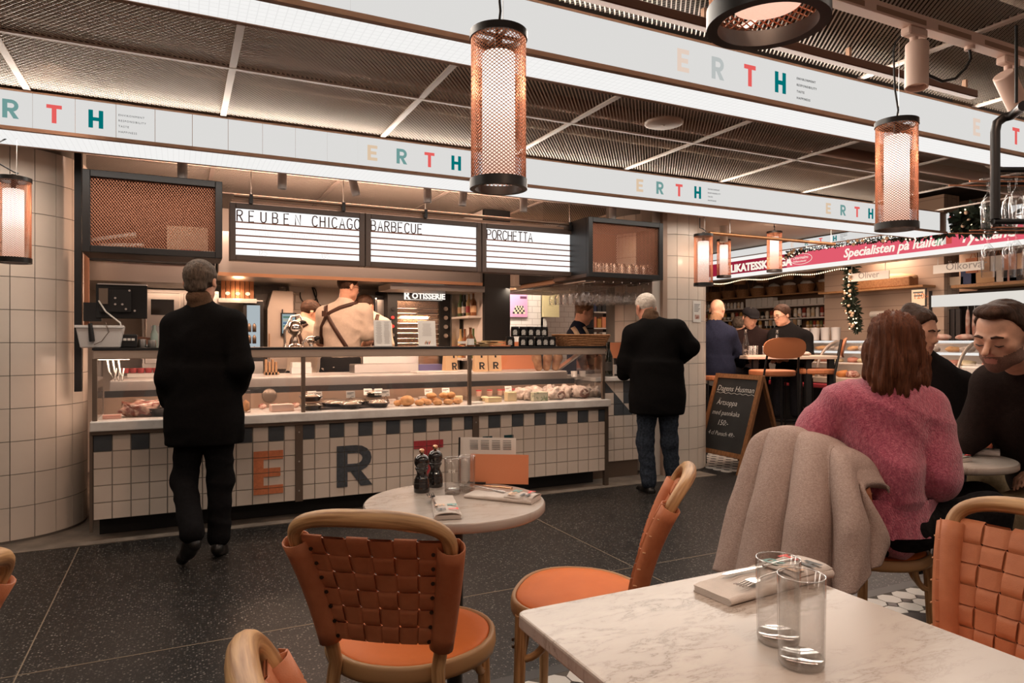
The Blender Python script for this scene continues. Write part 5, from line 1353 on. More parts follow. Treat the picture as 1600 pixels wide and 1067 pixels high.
bm_ = thing('ceiling_beam', 'dark brown square pipe hanging just below the near ceiling mesh', 'beam', (0, 0, 0))
MB().box(.9, 3.70, 2.12, 2.16, 2.475, 2.515).build('pipe', mat('brown_pipe', (.10, .042, .025), .45, .3), bm_, bevel=.004)
for x in (1.9, 2.75, 3.62): MB().box(x-.008, x+.008, 2.13, 2.15, 2.51, 2.56).build('bracket', M_TAUPE, bm_)
kt = thing('lighting_track', 'white lighting track on the ceiling over the deli counter', 'track', (0, 0, 0))
MB().box(-.6, 3.4, 5.01, 5.05, 2.505, 2.54).build('track_rail', M_WHITE, kt)
for i, (u, tilt) in enumerate(((285, 0), (441, 0), (549, -.25), (668, 0), (725, .1), (818, 0), (957, 0))):
    q = aty(u, 300, 5.03)
    spot(['white spot over the left end of the deli counter', 'white spot above the first lit menu board', 'tilted glowing white spot above the gap of the menu boards', 'white spot above the second menu board', 'white spot with black front above the second menu board', 'white spot above the last menu board', 'white spot above the right mesh cabinet'][i],
         (q.x, 5.03, 2.505), Matrix.Rotation(tilt, 3, 'Y'), (0, 0, -.065), .062, .15, M_WHITE)
spot('glowing white spot in the corridor behind the first mesh lamp', tuple(atd(1131, 340, 8.0)), Matrix.Rotation(0, 3, 'Y'), (0, 0, -.065), .09, .22, M_WHITE)

# ================================================================== LIT MENU BOARDS
STROKE = {
 'R': [[(0,0),(0,1)],[(0,1),(.35,1),(.5,.9),(.52,.75),(.45,.6),(.3,.52),(0,.52)],[(.25,.52),(.55,0)]], 'E': [[(.5,1),(0,1),(0,0),(.5,0)],[(0,.52),(.42,.52)]],
 'U': [[(0,1),(0,.25),(.08,.07),(.26,0),(.44,.07),(.52,.25),(.52,1)]], 'B': [[(0,0),(0,1),(.34,1),(.48,.9),(.48,.65),(.36,.53),(0,.53)],[(.36,.53),(.52,.42),(.52,.12),(.36,0),(0,0)]],
 'N': [[(0,0),(0,1),(.52,0),(.52,1)]], 'C': [[(.55,.82),(.42,.97),(.25,1),(.08,.9),(0,.65),(0,.35),(.08,.1),(.25,0),(.42,.03),(.55,.18)]], 'H': [[(0,0),(0,1)],[(.52,0),(.52,1)],[(0,.52),(.52,.52)]],
 'I': [[(.1,0),(.1,1)]], 'A': [[(0,0),(.28,1),(.56,0)],[(.1,.35),(.46,.35)]], 'G': [[(.55,.82),(.42,.97),(.25,1),(.08,.9),(0,.65),(0,.35),(.08,.1),(.25,0),(.42,.03),(.55,.18),(.55,.45),(.3,.45)]],
 'O': [[(.28,0),(.1,.08),(0,.3),(0,.7),(.1,.92),(.28,1),(.46,.92),(.56,.7),(.56,.3),(.46,.08),(.28,0)]], 'P': [[(0,0),(0,1),(.35,1),(.5,.9),(.52,.72),(.45,.55),(.3,.48),(0,.48)]], 'T': [[(.28,0),(.28,1)],[(0,1),(.56,1)]],
 '1': [[(.05,.8),(.2,1),(.2,0)]], '2': [[(0,.8),(.1,.95),(.28,1),(.45,.9),(.45,.65),(0,0),(.5,0)]], '5': [[(.48,1),(.05,1),(.02,.58),(.28,.62),(.48,.45),(.45,.12),(.25,0),(0,.1)]], '3': [[(0,.9),(.2,1),(.42,.9),(.42,.65),(.2,.53),(.45,.4),(.45,.12),(.2,0),(0,.1)]],
 '0': [[(.25,0),(.05,.1),(0,.5),(.05,.9),(.25,1),(.45,.9),(.5,.5),(.45,.1),(.25,0)]], ' ': []}
def strokes(word, x, z, y, h, m, parent, w=.004, pitch=.053, name='lettering', sx=.066):
    for ch in word:
        if STROKE.get(ch):
            mb = MB()
            for pl in STROKE[ch]: mb.tube([(x + px_*sx, y, z + pz*h) for px_, pz in pl], w, 4)
            mb.build(name, m, parent)
        x += pitch if ch not in 'I1' else pitch*.55
M_MENU = emis('menu_board_acrylic', (1, .985, .97), 1.15); M_MLET = mat('menu_letter_brown', (.07, .02, .008), .6); M_MRAIL = mat('menu_rail_brown', (.20, .065, .028), .5); M_MFR = mat('menu_frame_brown', (.085, .055, .042), .5)
M_FAINT = emis('menu_faint_letter', (.74, .70, .67), 1.0)
YM = 5.146
zt, zb = aty(358, 315, YM).z, aty(358, 406, YM).z
xs = [aty(u, 350, YM).x for u in (358, 571, 753, 906)]
def menu(i, title, label, tx):
    x0, x1 = xs[i]+.003, xs[i+1]-.003
    t = thing('menu_board', label, 'sign', (x0, YM, zb), 0, 'lit menu boards'); Wd, Hh = x1-x0, zt-zb; fr = .040
    MB().box(.02, Wd-.02, .03, .09, .02, Hh-.02).build('light_box', M_MFR, t)
    for nm, b in (('frame_side', (0, fr, 0, .09, 0, Hh)), ('frame_side', (Wd-fr, Wd, 0, .09, 0, Hh)), ('frame_rail', (fr, Wd-fr, 0, .09, 0, fr)), ('frame_rail', (fr, Wd-fr, 0, .09, Hh-fr, Hh))): MB().box(*b).build(nm, M_MFR, t, bevel=.003)
    a0, a1 = fr, Hh-fr; h1 = (a1-a0)*.285; MB().box(fr, Wd-fr, .024, .03, a0, a1).build('lit_panel', M_MENU, t)
    rows = [a1-h1 - k*(a1-a0-h1)/5 for k in range(5)]
    for z in rows: MB().box(fr, Wd-fr, .016, .026, z-.005, z+.004).build('letter_rail', M_MRAIL, t)
    for x_, w_, pi_ in tx: strokes(w_, x_, rows[0]+.006, .02, h1*.82, M_MLET, t, .0045, pi_)
    r = random.Random(i)
    lens = [(.05, .62, .50), (.05, .72, .42), (.05, .40, .80), (.5, .80, 0)][:3 if i == 0 else 2]
    mb = MB()
    for k in range(3 if i == 0 else 2):
        x = .05; end = Wd*(.55 + .3*r.random())
        while x < end:
            for _ in range(r.randint(4, 9)):
                mb.box(x, x+.0025, .0225, .0245, rows[k]-.036, rows[k]-.036+r.choice((.020, .026))); 
                if r.random() < .6: mb.box(x, x+.010, .0225, .0245, rows[k]-.036, rows[k]-.0335)
                if r.random() < .5: mb.box(x, x+.010, .0225, .0245, rows[k]-.0135, rows[k]-.011)
                x += .017
            x += .05
    tag(mb.build('faint_lettering', M_FAINT, t), kind='stuff')
    for x_, w_ in ([(Wd*.20, '125'), (Wd*.66, '135')] if i == 0 else [(Wd*.32, '125')] if i == 1 else [(Wd*.38, '120')]): strokes(w_, x_, a0+.006, .021, .034, M_FAINT, t, .0022, .026, 'lettering', .04)
    return t
menu(0, 'REUBEN CHICAGO', 'lit menu board headed REUBEN CHICAGO', [(.050, 'REUBEN', .079), (.565, 'CHICAGO', .056)])
menu(1, 'BARBECUE', 'lit menu board headed BARBECUE', [(.046, 'BARBECUE', .053)])
menu(2, 'PORCHETTA', 'lit menu board headed PORCHETTA', [(.052, 'PORCHETTA', .048)])
rl = thing('hanging_rail', 'slim steel rail carrying the lit menu boards from ceiling rods', 'rail', (0, 0, 0))
MB().cyl((xs[0]+.03, YM-.01, zt+.045), (xs[3]-.05, YM-.01, zt+.045), .013, n=10).build('rail_tube', mat('bronze_tube', (.34, .24, .18), .35, .8), rl)
MB().box(xs[0]+.02, xs[3]-.15, YM+.02, YM+.06, zt+.002, zt+.024).build('angle_bar', M_TAUPE, rl)
for u in (392, 536, 664, 889):
    x = aty(u, 330, YM).x; MB().cyl((x, YM-.01, zt+.02), (x, YM-.01, 2.55), .004, n=6).build('rod', M_STEEL, rl)
    MB().box(x-.012, x+.012, YM-.03, YM+.03, zt-.004, zt+.06).build('clamp', M_BLACK, rl)

# ================================================================== MESH CABINETS
M_CUBACK = mat('copper_brown_panel', (.13, .052, .03), .6)
def cage(label, u0, u1, v0, v1, dep, back_m=M_CUBACK, flat_back=True):
    p0, p1 = aty(u0, v1, 4.86), aty(u1, v0, 4.86); z0, z1 = aty(u0, v1, 4.86).z, aty(u0, v0, 4.86).z
    t = thing('mesh_cabinet', label, 'cabinet', (p0.x, 4.86, z0), 0); Wd, Hh = p1.x-p0.x, z1-z0; f = .042
    for nm, b in (('frame_post', (0, f, 0, f, 0, Hh)), ('frame_post', (Wd-f, Wd, 0, f, 0, Hh)), ('frame_rail', (f, Wd-f, 0, f, 0, f)), ('frame_rail', (f, Wd-f, 0, f, Hh-f, Hh))): MB().box(*b).build(nm, M_BLACK, t, bevel=.003)
    MB().box(0, Wd, f, dep, 0, .03).build('bottom_panel', mat('cabinet_underside', (.07, .045, .035), .5), t)
    MB().box(0, Wd, f, dep, Hh-.03, Hh).build('top_panel', M_BLACK, t)
    MB().box(0, .02, f, dep, .03, Hh-.03).build('side_panel', M_BLACK, t); MB().box(Wd-.02, Wd, f, dep, .03, Hh-.03).build('side_panel', M_BLACK, t)
    MB().box(.02, Wd-.02, dep-.012, dep, .03, Hh-.03).build('back_panel', back_m, t)
    mb = mesh_panel(Wd-2*f, Hh-2*f, .0165, 37, .0036, .0030); mb.v = [(x, y_, z) for x, y_, z in mb.v]
    me = MB(); me.v = [(f+x, .022+z*.6, f+y) for x, y, z in mb.v]; me.f = mb.f; me.mi = mb.mi; me.sm = mb.sm
    me.build('mesh_front', mat('cabinet_mesh', (.36, .145, .08), .5, .3), t); return t, Wd, Hh
c1, w1, h1_ = cage('black framed mesh cabinet by the tiled column, boxes and papers inside', 128, 347.5, 263, 393, .34)
c2, w2, h2_ = cage('black framed mesh cabinet above the bar with drinking glasses inside', 920, 1036.5, 338, 432, .60)
lamp('cabinet_fill_light', 'AREA', (c1.location.x + w1/2, 5.0, c1.location.z + h1_ - .035), .7, (1, .62, .40), .5, .12, aim=(c1.location.x + w1/2, 5.02, 0))  # small added fill so the cabinet contents show
lamp('cabinet_fill_light', 'AREA', (c2.location.x + w2/2, 5.1, c2.location.z + h2_ - .035), 1.6, (1, .62, .40), .5, .2, aim=(c2.location.x + w2/2, 5.12, 0))  # likewise added, brightens the inside of the right cabinet
cx0, cz0 = c1.location.x, c1.location.z + .031
M_CARDB = mat('cardboard_pale', (.60, .47, .36), .8)
def carton(label, loc, size, rz=0, tilt=0, m=M_CARDB, nm='carton', grp=None):
    t = thing(nm, label, 'box', loc, rz, grp); R = Matrix.Rotation(tilt, 3, 'Y'); sx, sy, sz = size
    MB().obox(R @ Vector((0, 0, sz/2)), (sx, sy, sz*.96), R).build('carton_body', m, t, bevel=.002)
    o = MB().obox(R @ Vector((0, 0, sz)), (sx*.98, sy*1.01, sz*.05+.002), R).build('flap', m, t); return t
carton('upright pale board leaning in the mesh cabinet', (cx0+.58, 5.10, cz0), (.25, .03, .19))
carton('tilted flat white box in the mesh cabinet', (cx0+.16, 5.02, cz0+.072), (.25, .10, .022), 0, -.22, M_PAPERW)
carton('flat white box lying under the tilted one', (cx0+.20, 5.05, cz0+.028), (.25, .11, .02), 0, -.06, M_PAPERW)
carton('small red box at the front of the mesh cabinet', (cx0+.60, 4.96, cz0), (.12, .06, .022), 0, 0, M_RED)
carton('shallow white tray at the right end of the mesh cabinet', (cx0+.72, 4.98, cz0), (.11, .10, .02), 0, 0, M_PAPERW)
carton('flat brown folder in the middle of the mesh cabinet', (cx0+.42, 5.0, cz0), (.16, .12, .02), .2, 0)
GTH = MB().lathe([(0, 0), (.026, 0), (.028, .003), (.034, .105), (.033, .105), (.027, .006), (0, .006)], 14).mesh('glass_body'); GTH.materials.append(M_GLASS)
gx, gz = c2.location.x, c2.location.z + .031
n = 0
for i in range(9):
    for j in range(2):
        o = put('drinking_glass', GTH, None, None, (gx + .075 + i*.078, 4.955 + j*.085, gz + .001)); tag(o, 'clear tumbler in the mesh cabinet above the bar, %s row, %s from the left' % (['front', 'back'][j], ORD[i]), 'glass', 'tumblers in the right mesh cabinet')
carton('dark box standing behind the tumblers in the mesh cabinet', (gx+.26, 5.22, gz), (.30, .12, .17), 0, 0, M_CUBACK)
# wooden shelf under the long bar cupboard with hanging wine glasses
bs = thing('bar_canopy', 'long wooden bar canopy running back above the hanging wine glasses', 'canopy', (0, 0, 0))
zc_ = c2.location.z
MB().box(gx+.02, gx+.78, 5.47, 6.95, zc_-.01, zc_+.03).build('canopy_board', mat('canopy_wood', (.26, .15, .09), .5), bs)
MB().box(gx, gx+.03, 5.47, 6.95, zc_+.03, zc_+.34).build('canopy_side', M_BLACK, bs)
for k in range(8):
    MB().box(gx+.05+k*.095, gx+.058+k*.095, 5.0, 6.6, zc_-.03, zc_-.018).build('glass_rail', M_CHROME, bs)
WG = MB().lathe([(.034, 0), (.034, .002), (.006, .006), (.0035, .02), (.0035, .075), (.012, .085), (.030, .105), (.036, .135), (.034, .17), (.030, .185), (.029, .185), (.033, .168), (.034, .135), (.028, .107), (0, .088)], 14).mesh('glass_body'); WG.materials.append(M_GLASS)
for k in range(8):
    for j in range(6):
        o = put('wine_glass', WG, None, None, (gx+.10+k*.095-.0 if k < 7 else gx+.06, 5.0 + j*.11 + .03*(k % 2), zc_-.016)); o.rotation_euler = (PI, 0, 0)
        tag(o, 'wine glass hanging under the bar canopy, %s row from the left, %s from the front' % (ORD[k], ORD[j]), 'glass', 'hanging wine glasses over the bar')

# ================================================================== GLASS RACK at the right border
gr = thing('glass_rack', 'black pipe rack at the right border with champagne glasses hanging in two tiers', 'rack', (0, 0, 0))
D = 2.55; P = lambda u, v, dd=0: atd(u, v, D+dd)
MB().tube([P(1600, 165, -.35), P(1582, 180, -.02), P(1568, 184), P(1558, 192), P(1555, 206), P(1555, 270), P(1555, 342)], .0165, 10).build('upright_pipe', M_BLACK, gr)
for k, (v1, v2) in enumerate(((265, 258), (346, 334))):
    a = P(1552, v1); b = a + Vector((.75, -.35, 0)); MB().tube([a, b], .0105, 8).build('tier_pipe', M_BLACK, gr)
    c = a + RT*.16 + FW*.20; MB().tube([a, c, c + Vector((.75, -.35, 0))], .0105, 8).build('tier_pipe', M_BLACK, gr)
    for j in range(3): p_ = a + Vector((.06, .04+.08*j, -.012)); MB().tube([p_, p_ + Vector((.7, -.33, 0))], .003, 6).build('glass_rail', M_COPPER, gr)
MB().tube([P(1588, 160), P(1588, 40)], .006, 6).build('hanger_rod', M_BLACK, gr)
FL = MB().lathe([(.028, 0), (.028, .002), (.005, .006), (.0035, .02), (.0035, .055), (.010, .065), (.022, .085), (.0245, .12), (.0225, .19), (.0215, .19), (.0235, .12), (.021, .087), (0, .068)], 18).mesh('glass_body', auto=40); FL.materials.append(M_GLASS)
for k, v1 in enumerate((265, 346)):
    a = P(1552, v1)
    for i in range(5):
        for j in range(2):
            p_ = a + Vector((.11 + i*.075, -.05 - i*.035 + .10*j + .03, -.006)); o = put('champagne_glass', FL, None, None, tuple(p_)); o.rotation_euler = (PI, 0, 0)
            tag(o, 'champagne glass in the %s tier of the black rack, %s row, %s from the left' % (['upper', 'lower'][k], ['near', 'far'][j], ORD[i]), 'glass', 'champagne glasses in the rack tier %s' % ('above', 'below')[k])
# ================================================================== helpers for small goods
ORD = ['first', 'second', 'third', 'fourth', 'fifth', 'sixth', 'seventh', 'eighth', 'ninth', 'tenth', 'eleventh', 'twelfth', 'thirteenth', 'fourteenth', 'fifteenth', 'sixteenth', 'seventeenth', 'eighteenth', 'nineteenth', 'twentieth']
def blob(r, seed=0, amp=.15, n=2, freq=3.):
    bm = bmesh.new(); bmesh.ops.create_icosphere(bm, subdivisions=n, radius=1); rs = np.random.RandomState(seed); ks = rs.normal(size=(5, 3))*freq; ph = rs.uniform(0, 6.3, 5)
    for v in bm.verts:
        w = sum(math.sin(float(ks[i] @ np.array(v.co)) + ph[i]) for i in range(5))/3; v.co = Vector((v.co.x*r[0], v.co.y*r[1], v.co.z*r[2]))*(1 + amp*w)
    me = bpy.data.meshes.new('blob'); bm.to_mesh(me); bm.free(); me.polygons.foreach_set('use_smooth', [True]*len(me.polygons)); return me
def one(name, label, cat, me, m, loc, rz=0, group=None):
    o = put(name, me, m, None, loc, rz); return tag(o, label, cat, group)
def mk(mb, name, label, cat, m, loc, rz=0, group=None, **k):
    return one(name, label, cat, mb.mesh(name, **k), m, loc, rz, group)
M_BREAD = mat('bread_crust', (.42, .19, .07), .7, col2=(.66, .38, .17), nscale=18, bump=.3, bscale=60)
M_MEAT = mat('cured_meat', (.26, .065, .045), .5, col2=(.60, .40, .32), nscale=34, thresh=(.42, .58))
M_PAPERC = mat('crumpled_paper', (.42, .32, .26), .8, col2=(.70, .60, .52), nscale=26, bump=.9, bscale=45)
M_CHEESE = mat('pale_cheese', (.74, .60, .36), .55); M_BLUECH = mat('herb_cheese', (.62, .58, .42), .6, col2=(.20, .24, .14), nscale=26, thresh=(.5, .62))
M_BTRAY = mat('black_tray', (.015, .013, .013), .3); M_LABEL = mat('label_white', (.78, .74, .68), .6); M_PLASTIC = mat('frosted_plastic', (.72, .69, .66), .35)
M_LID = mat('red_lid', (.50, .07, .07), .4); M_YOG = mat('layered_dessert', (.70, .55, .42), .5, col2=(.45, .16, .09), nscale=12, stretch=(.1, .1, 3))
M_BOTG = mat('dark_bottle_glass', (.012, .014, .010), .12, spec=.7); M_AMB = mat('amber_bottle', (.20, .07, .02), .12, spec=.7); M_BLUE = mat('blue_plastic', (.03, .05, .14), .5); M_LILAC = mat('lilac_bin', (.14, .12, .26), .5)
Z0 = .735
def card(label, loc, w=.062, h=.050, tilt=-.22):
    t = thing('price_card', label, 'price card', loc, random.uniform(-.15, .15), 'white price cards in the glass case')
    R = Matrix.Rotation(tilt, 3, 'X'); MB().obox(R @ Vector((0, 0, h/2+.016)), (w, .0016, h), R).build('card', M_LABEL, t)
    mb = MB()
    for k, (x0, x1, z) in enumerate(((-.4, .35, .72), (-.4, .1, .56), (.05, .38, .2))): mb.obox(R @ Vector(((x0+x1)/2*w, -.0016, h*z+.016)), ((x1-x0)*w, .0006, h*.07), R)
    mb.build('print', L_TXT, t); MB().tube([(-.012, .002, 0), (0, .004, .02), (.012, .002, 0)], .0022, 6).build('clip', M_BLACK, t); return t
def gp(u, v, y):            # stands on the case floor: x from the picture, y given
    p = aty(u, v, y); return p.x
# ---- ready meals in black bowls
def meal(label, x, y, z, s=1.):
    t = thing('meal_bowl', label, 'bowl', (x, y, z), 0, 'covered meal bowls in the glass case')
    el = [(0, .0), (.055, 0), (.078, .030), (.083, .032), (.080, .034), (.0, .030)]
    MB().lathe([(r*s, zz*s) for r, zz in el], 26).build('bowl', M_BTRAY, t, auto=40)
    put('filling', blob((.068*s, .062*s, .012*s), int(x*999), .2, 2), mat('noodle_salad', (.62, .48, .34), .6, col2=(.32, .20, .13), nscale=45), t, (0, 0, .034*s))
    MB().lathe([(.082*s, .034*s), (.074*s, .050*s), (.055*s, .058*s), (0, .060*s)], 26).build('clear_lid', M_GLASS, t); return t
rows = [(486, 5.00, 0, 'bottom of the stack next to the left case post'), (486, 5.00, .062, 'top of the stack next to the left case post'), (525, 5.10, .0, 'behind the front row, left'), (548, 4.98, 0, 'in the middle of the front row'), (592, 4.99, 0, 'at the right end of the front row'),
        (515, 5.20, 0, 'at the very back, left'), (586, 5.16, 0, 'at the back right, bottom of two'), (586, 5.16, .062, 'at the back right, top of two'), (556, 5.17, 0, 'at the back in the middle')]
for u, y, dz, w in rows: meal('black meal bowl with clear lid, ' + w, gp(u, 620, y), y, Z0 + dz)
MB_ = MB().box(-.20, .20, -.13, .14, 0, .012); mk(MB_, 'serving_tray', 'dark slate tray under the black meal bowls', 'tray', M_BTRAY, (gp(540, 620, 5.09), 5.08, Z0-.0005))
for u, v, y, w in ((497, 0, 4.96, 'left pair of meal bowls, front'), (488, 0, 5.03, 'left pair of meal bowls, behind'), (548, 0, 4.93, 'middle meal bowl'), (575, 0, 5.12, 'back right bowls, left one'), (592, 0, 5.08, 'back right bowls, middle one'), (603, 0, 4.95, 'right front meal bowl'),
                   (670, 0, 5.10, 'rye loaf'), (697, 0, 5.14, 'stacked pastries'), (795, 0, 5.10, 'cheese pieces')):
    card('white price card at the ' + w, (gp(u, 600, y), y, Z0 + (.065 if u < 610 else .05)))
# ---- loaf and pastries
rl_ = random.Random(4)
one('loaf', 'dark cut loaf standing among the pastries', 'bread', blob((.055, .05, .042), 5, .08), M_BREAD, (gp(636, 630, 4.98), 4.98, Z0+.038))
for i, (u, y, dz) in enumerate(((622, 5.02, 0), (655, 4.97, 0), (668, 4.99, 0), (684, 4.95, 0), (700, 4.96, 0), (662, 5.08, .0), (682, 5.06, .0), (700, 5.06, .0), (674, 5.03, .045), (693, 5.03, .045), (705, 5.02, .045), (715, 4.97, 0))):
    one('pastry', 'golden pastry, %s of the pastries from the loaf' % ORD[i], 'pastry', blob((.040, .035, .024), 20+i, .12), M_BREAD, (gp(u, 630, y), y, Z0+.022+dz), rl_.uniform(0, 3), 'pastries beside the dark loaf')
for i, (u, y) in enumerate(((612, 5.2), (628, 5.22), (646, 5.22), (660, 5.2))):
    carton('small pale packet behind the pastries, %s from the left' % ORD[i], (gp(u, 620, y), y, Z0), (.06, .05, .035 + .01*(i % 2)), 0, 0, M_PAPERC, 'packet', 'packets behind the pastries')
# ---- cheese
def wedge(label, x, y, w, d, h, m, rz=0, cat='cheese'):
    return mk(MB().prism([(-w/2, -d/2), (w/2, -d/2), (w/2, d/2), (-w/2, d/2*.6)], (0, 0, h)), 'cheese', label, cat, m, (x, y, Z0), rz, 'cut cheeses', bevel=.004, segs=2)
wedge('tall yellow cheese block right of the case post', gp(797, 630, 5.02), 5.02, .085, .08, .075, M_CHEESE)
wedge('long low cheese piece left of the tall block', gp(770, 630, 5.0), 5.0, .13, .07, .04, M_CHEESE, .15)
wedge('herbed green cheese block in front of the paper parcels', gp(842, 630, 4.95), 4.95, .135, .07, .072, M_BLUECH)
wedge('small cream cheese piece behind the left case post', gp(716, 630, 5.12), 5.12, .07, .06, .05, M_CHEESE, -.3)
wedge('flat white cheese slice at the front glass', gp(745, 630, 4.93), 4.93, .09, .04, .012, M_PAPERW, .05)
mk(MB().lathe([(0, 0), (.02, 0), (.018, .02), (.034, .026), (.030, .036), (0, .042)], 16), 'cheese_bell', 'mushroom shaped cheese between jars and yellow block', 'cheese', M_CHEESE, (gp(757, 620, 5.12), 5.12, Z0))
mk(MB().box(-.24, .24, -.07, .07, 0, .035), 'display_step', 'low steel step carrying the red-lidded jars', 'step', M_STEEL, (gp(770, 610, 5.24), 5.225, Z0-.0005))
for i, u in enumerate((748, 765, 781, 789, 802)):
    t = thing('dessert_jar', 'glass dessert jar with red lid, %s from the left' % ORD[i], 'jar', (gp(u, 600, 5.21), 5.21, Z0+.0345), 0, 'red-lidded dessert jars')
    MB().lathe([(0, 0), (.022, 0), (.023, .004), (.023, .04), (.0, .04)], 16).build('jar_body', M_YOG, t, auto=40); MB().lathe([(0, .04), (.024, .04), (.024, .050), (0, .052)], 16).build('lid', M_LID, t, auto=40)
# ---- hams and parcels in paper
for i, (u, y, r, m) in enumerate(((812, 5.12, (.07, .06, .055), 'p'), (833, 5.16, (.08, .06, .06), 'p'), (826, 5.02, (.045, .05, .05), 'p'), (868, 5.02, (.075, .07, .05), 'm'), (884, 5.10, (.08, .06, .062), 'p'), (905, 5.04, (.085, .07, .058), 'm'), (925, 5.10, (.08, .07, .05), 'p'), (860, 5.18, (.07, .05, .06), 'p'), (918, 5.18, (.06, .05, .05), 'm'))):
    x = gp(u, 620, y); t = thing('paper_parcel' if m == 'p' else 'cured_ham', ('crumpled paper parcel, %s of the parcels from the left' if m == 'p' else 'cut dark ham in torn paper, %s item right of the yellow cheese') % ORD[i], 'food', (x, y, Z0), rl_.uniform(-.5, .5), 'hams and paper parcels')
    put('paper', blob(r, 40+i, .34, 3, 6.), M_PAPERC, t, (0, 0, r[2]*.8))
    if m == 'm': put('cut_face', blob((r[0]*.75, .015, r[2]*.72), 60+i, .1), mat('dark_ham', (.07, .035, .025), .5, col2=(.24, .11, .08), nscale=20), t, (0, -r[1]*.88, r[2]*.72))
# ---- left bay: bagged meat, black tray, packets
t = thing('meat_bag', 'clear bag of sliced meats at the left end of the case', 'bag', (gp(222, 640, 5.05), 5.05, Z0), 0)
put('meats', blob((.115, .08, .05), 3, .35, 3, 6.), M_MEAT, t, (0, 0, .045)); put('bag_film', blob((.135, .09, .062), 4, .2, 3, 4.), thin_glass('film', (.97, .95, .93), .07, .12), t, (0, 0, .052))
t = thing('meat_tray', 'black tray of wrapped meats beside the clear bag', 'tray', (gp(258, 640, 5.06), 5.06, Z0), 0)
MB().lathe([(0, 0), (.085, 0), (.11, .05), (.113, .05), (.108, .052), (.0, .045)], 20).build('tray', M_BTRAY, t, auto=40); put('wrapped_meat', blob((.10, .075, .03), 9, .3, 3, 5.), M_PAPERC, t, (0, 0, .06))
carton('pink packet lying at the left case post', (gp(175, 650, 4.97), 4.97, Z0), (.10, .05, .022), 0, 0, mat('pink_packet', (.66, .36, .30), .6), 'packet')
carton('pale pink packet in the first glass bay', (gp(440, 640, 5.0), 5.0, Z0), (.15, .09, .045), .1, 0, mat('pale_pink_packet', (.70, .50, .42), .6), 'packet')
for i, u in enumerate((410, 430, 448, 462)): one('sausage', 'short dark red sausage at the case back, %s from the left' % ORD[i], 'sausage', blob((.03, .02, .02), 80+i, .05), M_MEAT, (gp(u, 620, 5.2), 5.2, Z0+.02), 0, 'short sausages at the case back')
t = thing('clear_bin', 'tall clear plastic box with snacks right of the walker', 'box', (gp(385, 630, 5.02), 5.02, Z0), 0)
MB().box(-.025, .025, -.03, .03, 0, .15).build('bin_wall', thin_glass('acrylic', (.9, .86, .83), .2), t); put('snacks', blob((.022, .026, .04), 2, .2), M_BREAD, t, (0, 0, .045))
mk(MB().lathe([(0, -.004), (.05, -.004), (.052, 0), (.048, .006), (0, .007)], 28, R=Matrix.Rotation(PI/2, 3, 'X')), 'fan_grille', 'round dark ventilation disc on the case back', 'vent', M_STEELD, (gp(421, 600, 5.29), 5.294, .735+.09))
# ---- on the staff worktop behind the glass
WZ = .957
def paperbag(label, u, y, rz, chars):
    x = aty(u, 570, y).x; t = thing('paper_bag', label, 'bag', (x, y, WZ), rz, 'printed paper bags on the worktop')
    w, d, h = .12, .07, .20; MB().add([(-w/2, -d/2, 0), (w/2, -d/2, 0), (w/2, d/2, 0), (-w/2, d/2, 0), (-w/2, -.012, h), (w/2, -.012, h), (w/2, .012, h), (-w/2, .012, h)], [(3,2,1,0), (0,1,5,4), (1,2,6,5), (2,3,7,6), (3,0,4,7)]).build('bag_body', M_KRAFT, t)
    sl = math.atan2(d/2-.012, h)
    for ch, px_, pz in chars:
        yy = -d/2 + (d/2-.012)*(pz/h) - .002; glyph(ch, .05, .062, (px_, yy, pz), (1, 0, 0), (0, math.sin(sl), math.cos(sl)), (0, -1, 0), .001).build('letter', M_INK, t)
    return t
paperbag('brown paper bag with black letters, leftmost behind the case', 703, 5.55, .25, (('R', .0, .02), ('T', .0, .12)))
paperbag('brown paper bag with black letters, right of the case post', 750, 5.55, .0, (('R', -.02, .02), ('T', -.02, .12)))
paperbag('brown paper bag with black letters, beside the salmon board', 772, 5.58, -.1, (('R', -.02, .02), ('T', -.02, .12)))
mk(MB().box(-.24, .24, -.01, .01, 0, .16).box(-.24, .24, -.012, .02, .17, .26), 'salmon_board', 'salmon coloured drawer front behind the hanging breads', 'board', M_SALMON, (aty(805, 570, 5.85).x, 5.85, WZ), 0)
for i, (u, v) in enumerate(((843, 578), (853, 571), (866, 567))):
    p = aty(u, v, 5.42); t = thing('wrapped_ham', 'hanging brown ham in a net, %s of three from the left' % ORD[i], 'ham', (p.x, 5.42, max(WZ, p.z - .10)), 0, 'hams leaning behind the glass')
    R = rot3(0, 0, [-14, 10, 18][i]); g = SDF((-.12, -.1, -.02), (.12, .1, .26), .008); M_ = np.array(R)
    g.cap(M_ @ np.array((0, 0, .03)), M_ @ np.array((0, 0, .12)), .032, .040, .02); g.cap(M_ @ np.array((0, 0, .12)), M_ @ np.array((0, 0, .19)), .038, .022, .02); put('ham', g.mesh('ham', wrinkles(.004, 50, i)), mat('smoked_ham', (.24, .10, .045), .5, col2=(.50, .29, .15), nscale=16), t)
for i, (u, y, s, m) in enumerate(((470, 5.8, (.16, .10, .05), M_PLASTIC), (470, 5.8, (.15, .10, .04), M_LABEL), (600, 5.75, (.55, .2, .07), M_STEEL), (610, 5.9, (.5, .05, .14), M_STEEL), (668, 5.75, (.26, .16, .06), M_LILAC))):
    carton(['clear white tub on the worktop left of the case post', 'flat white tub stacked on the clear one', 'steel food pan on the worktop behind the bowls', 'upright steel splash board behind the food pan', 'lilac plastic bin behind the case'][i], (aty(u, 580, y).x, y, WZ + (.0505 if i == 1 else 0)), s, 0, 0, m, ['tub', 'tub', 'food_pan', 'splash_board', 'bin'][i])
